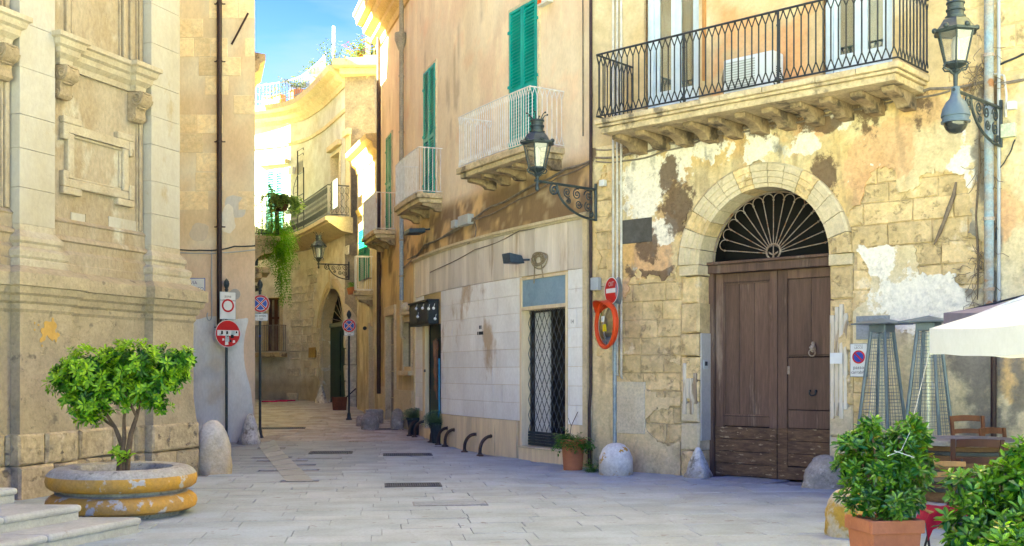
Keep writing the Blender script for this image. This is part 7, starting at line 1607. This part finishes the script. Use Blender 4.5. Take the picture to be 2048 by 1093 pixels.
# odds and ends in the alley
g = GP(679, 812); t_ = thing('rusty_box', g, 'rust brown metal box at the foot of the green portal', 'box'); T = frame(g, .2)
P('case', mat('rust_box', (.13, .045, .025), (.10, .035, .02), 5, rough=.7), t_, lambda b: b.prism([(-.20, 0), (.20, 0), (.23, .40), (-.23, .40)], -.14, .14, lambda x, y, z: T(x, z, y)), bevel=.01); P('handle', m_iron, t_, lambda b: b.tube([T(.2, 0, .38), T(.35, 0, .52), T(.50, 0, .66)], .02, 6))
for i, (x, y) in enumerate(((538, 805), (563, 804), (574, 803))):
    g = GP(x, y); b = MB(); q = random.Random(i); b.prism([(q.uniform(.8, 1.2)*.26*math.cos(a), q.uniform(.7, 1.2)*.12*math.sin(a)) for a in np.linspace(0, 6.28, 9)[:-1]], .005, .05, frame(g)); tag(b.build('pink_rag', mat('pink_cloth', (.62, .04, .15), rough=.9, bump=.2), None, org=g, bevel=.015), ['bright pink rag alone on the alley paving', 'bright pink rag between two others', 'bright pink rag closest to the portal'][i], 'rag')
p = WL(7.4, 3.55, .0); t_ = thing('shop_sign', p, 'dark brown projecting shop sign with a small hood lamp in the alley', 'sign'); P('board', mat('brown_sign_board', (.06, .03, .02), rough=.6), t_, lambda b: b.wbox(WL, 7.3, 7.36, 3.35, 3.75, .03, .62, 1)); P('lamp_hood', m_iron, t_, lambda b: b.ball(WL(7.3, 3.98, .35), .13, 10, .7), smooth=60)
b = MB(); b.wbox(WL, 6.9, 7.0, 4.6, 4.9, .02, .42, 1); tag(b.build('speaker_box', m_iron, None, org=WL(6.95, 4.6, 0), bevel=.01), 'black box fixed below the planted balcony', 'box')

# ------------------------------------------------------------------ plants on balconies and the roof terrace
def c_f(t, q, d=None): return mixc((.06, .21, .012), (.20, .38, .02), q.random(), q)
q = random.Random(90); o = WL(7.2, 5.4, .95); t_ = thing('hanging_fern', o, 'feathery green fern spilling from the alley balcony', 'plant'); Lv = Leaves()
for k in range(330):
    uu = q.uniform(6.1, 8.2); w_ = q.uniform(.55, 1.25); strand(Lv, WL(uu, q.uniform(5.2, 6.05), w_), (q.uniform(-.2, .9), -q.uniform(.2, .9), q.uniform(-.2, .5)), q.randint(8, 16), .065, .085, .022, c_f, q, 1.3, .22)
for k in range(30): strand(Lv, WL(q.uniform(6.1, 6.8), 5.1, 1.0+q.uniform(-.1, .2)), (.25, -.2, -1), q.randint(16, 24), .07, .085, .03, c_f, q, 2.2, .16)
Lv.b.build('foliage', m_leafb, t_)
o = WL(6.25, 6.35, 1.02); t_ = thing('hanging_basket', o, 'brown basket of round leaved succulents hung on the alley balcony rail', 'plant pot'); P('basket', mat('brown_basket', (.10, .045, .025), rough=.8), t_, lambda b: b.lathe([(.14, -.28), (.24, 0), (.26, .06), (.22, .05), (.0001, .0)], 18, frame(o)), smooth=40)
p_ = thing('succulent', o+Vector((0, 0, .05)), 'pale green trailing succulent in the brown balcony basket', 'plant'); Lv = Leaves()
def c_s(t, q, d=None): return mixc((.12, .22, .05), (.30, .38, .12), q.random(), q)
for k in range(80): a = q.uniform(0, 6.28); strand(Lv, o+Vector((.15*math.cos(a), .15*math.sin(a), .05)), (math.cos(a)+.5, math.sin(a)-.5, q.uniform(.1, 1.4)), q.randint(4, 9), .07, .10, .08, c_s, q, 1.2, .3)
for k in range(40): a = q.uniform(0, 6.28); strand(Lv, o+Vector((0, 0, .05)), (math.cos(a)+.3, math.sin(a)*.8, q.uniform(.2, 1.2)), 8, .075, .10, .02, c_f, q, .9, .2)
Lv.b.build('foliage', m_leafb, p_)
o = WF(fu(585), 6.5, .45); t_ = thing('balcony_plant', o, 'thin leafy plant behind the curved balcony railing', 'plant'); Lv = Leaves()
for k in range(46): d = rv3(q); d.z = abs(d.z)+.2; strand(Lv, o+Vector((q.uniform(-.9, .6), 0, q.uniform(0, .3))), d, q.randint(4, 8), .09, .09, .06, c_w, q, .2, .3)
Lv.b.build('foliage', m_leafb, t_); P('planter_box', m_terra, t_, lambda b: b.box(-.35, .35, -.12, .12, 0, .22, frame(o)), bevel=.015)
for i, (x, w_, lb, lb2) in enumerate(((540, .9, 'long terracotta trough nearest the terrace corner', 'low herbs in the trough nearest the terrace corner'), (584, .5, 'terracotta tub in the middle of the roof terrace', 'bushy plant in the middle tub of the roof terrace'), (630, .8, 'terracotta trough beside the terrace pole', 'yellow green bush in the trough beside the terrace pole'))):
    o = WF(fu(x), 11.52, -.25); t_ = thing('terrace_trough', o, lb, 'plant pot'); P('trough', m_terra, t_, lambda b: b.box(-w_/2, w_/2, -.16, .16, 0, .42+.1*i, frame(o, -.5)), bevel=.02)
    o2 = o+Vector((0, 0, .42+.1*i)); p_ = thing('terrace_plant', o2, lb2, 'plant'); Lv = Leaves()
    def c_y(t, q, d=None): return mixc((.025, .06, .004), (.10, .12, .008), q.random(), q)
    for k in range((14, 34, 44)[i]): d = rv3(q); d.z = abs(d.z)+.4; strand(Lv, o2+Vector((q.uniform(-w_/2, w_/2)*.8, 0, 0)), d, q.randint(3, 7), .10, .11, .06, c_y, q, .2, .3)
    Lv.b.build('foliage', m_leafb, p_)
o = WF(fu(668), 11.7, -.1); t_ = thing('pole_climber', o, 'yellow green climber at the foot of the terrace pole', 'plant'); Lv = Leaves()
for k in range(40): d = rv3(q); d.z = abs(d.z)+.5; strand(Lv, o+Vector((q.uniform(-.1, .4), 0, 0)), d, q.randint(4, 9), .12, .12, .06, c_y, q, .1, .3)
Lv.b.build('foliage', m_leafb, t_)
o = Vector((-4.75, 35.6, 11.75)); t_ = thing('roof_shrub', o, 'flowering shrub on the roof beside the stone balusters', 'plant'); Lv = Leaves()
for k in range(60): d = rv3(q); d.z = abs(d.z)+.4; strand(Lv, o+Vector((q.uniform(-.4, .5), 0, 0)), d, q.randint(4, 9), .10, .11, .06, c_y if k % 4 else (lambda t, q_, d=None: (.18, .04, .004)), q, .1, .3)
Lv.b.build('foliage', m_leafb, t_)
for i, uu in enumerate((.7, 1.05, 1.4)):
    o = WN(nu(725)+.25*i, 3.95, .38); t_ = thing('flower_pot', o, ['small terracotta pot on the yellow house balcony, alley end', 'small terracotta pot on the yellow house balcony, middle', 'small terracotta pot on the yellow house balcony, square end'][i], 'plant pot', 'pots on the yellow house balcony'); P('pot', m_terra, t_, lambda b: b.lathe([(.06, 0), (.09, .15), (.10, .16), (.10, .19), (.0001, .18)], 14, frame(o)), smooth=30)
    p_ = thing('pot_plant', o+Vector((0, 0, .18)), ['tiny leafy plant in the balcony pot, alley end', 'tiny leafy plant in the balcony pot, middle', 'tiny leafy plant in the balcony pot, square end'][i], 'plant', 'plants on the yellow house balcony'); Lv = Leaves()
    for k in range(10): d = rv3(q); d.z = abs(d.z)+.4; strand(Lv, o+Vector((0, 0, .18)), d, 3, .05, .07, .04, c_w, q, .2, .3)
    Lv.b.build('foliage', m_leafb, p_)
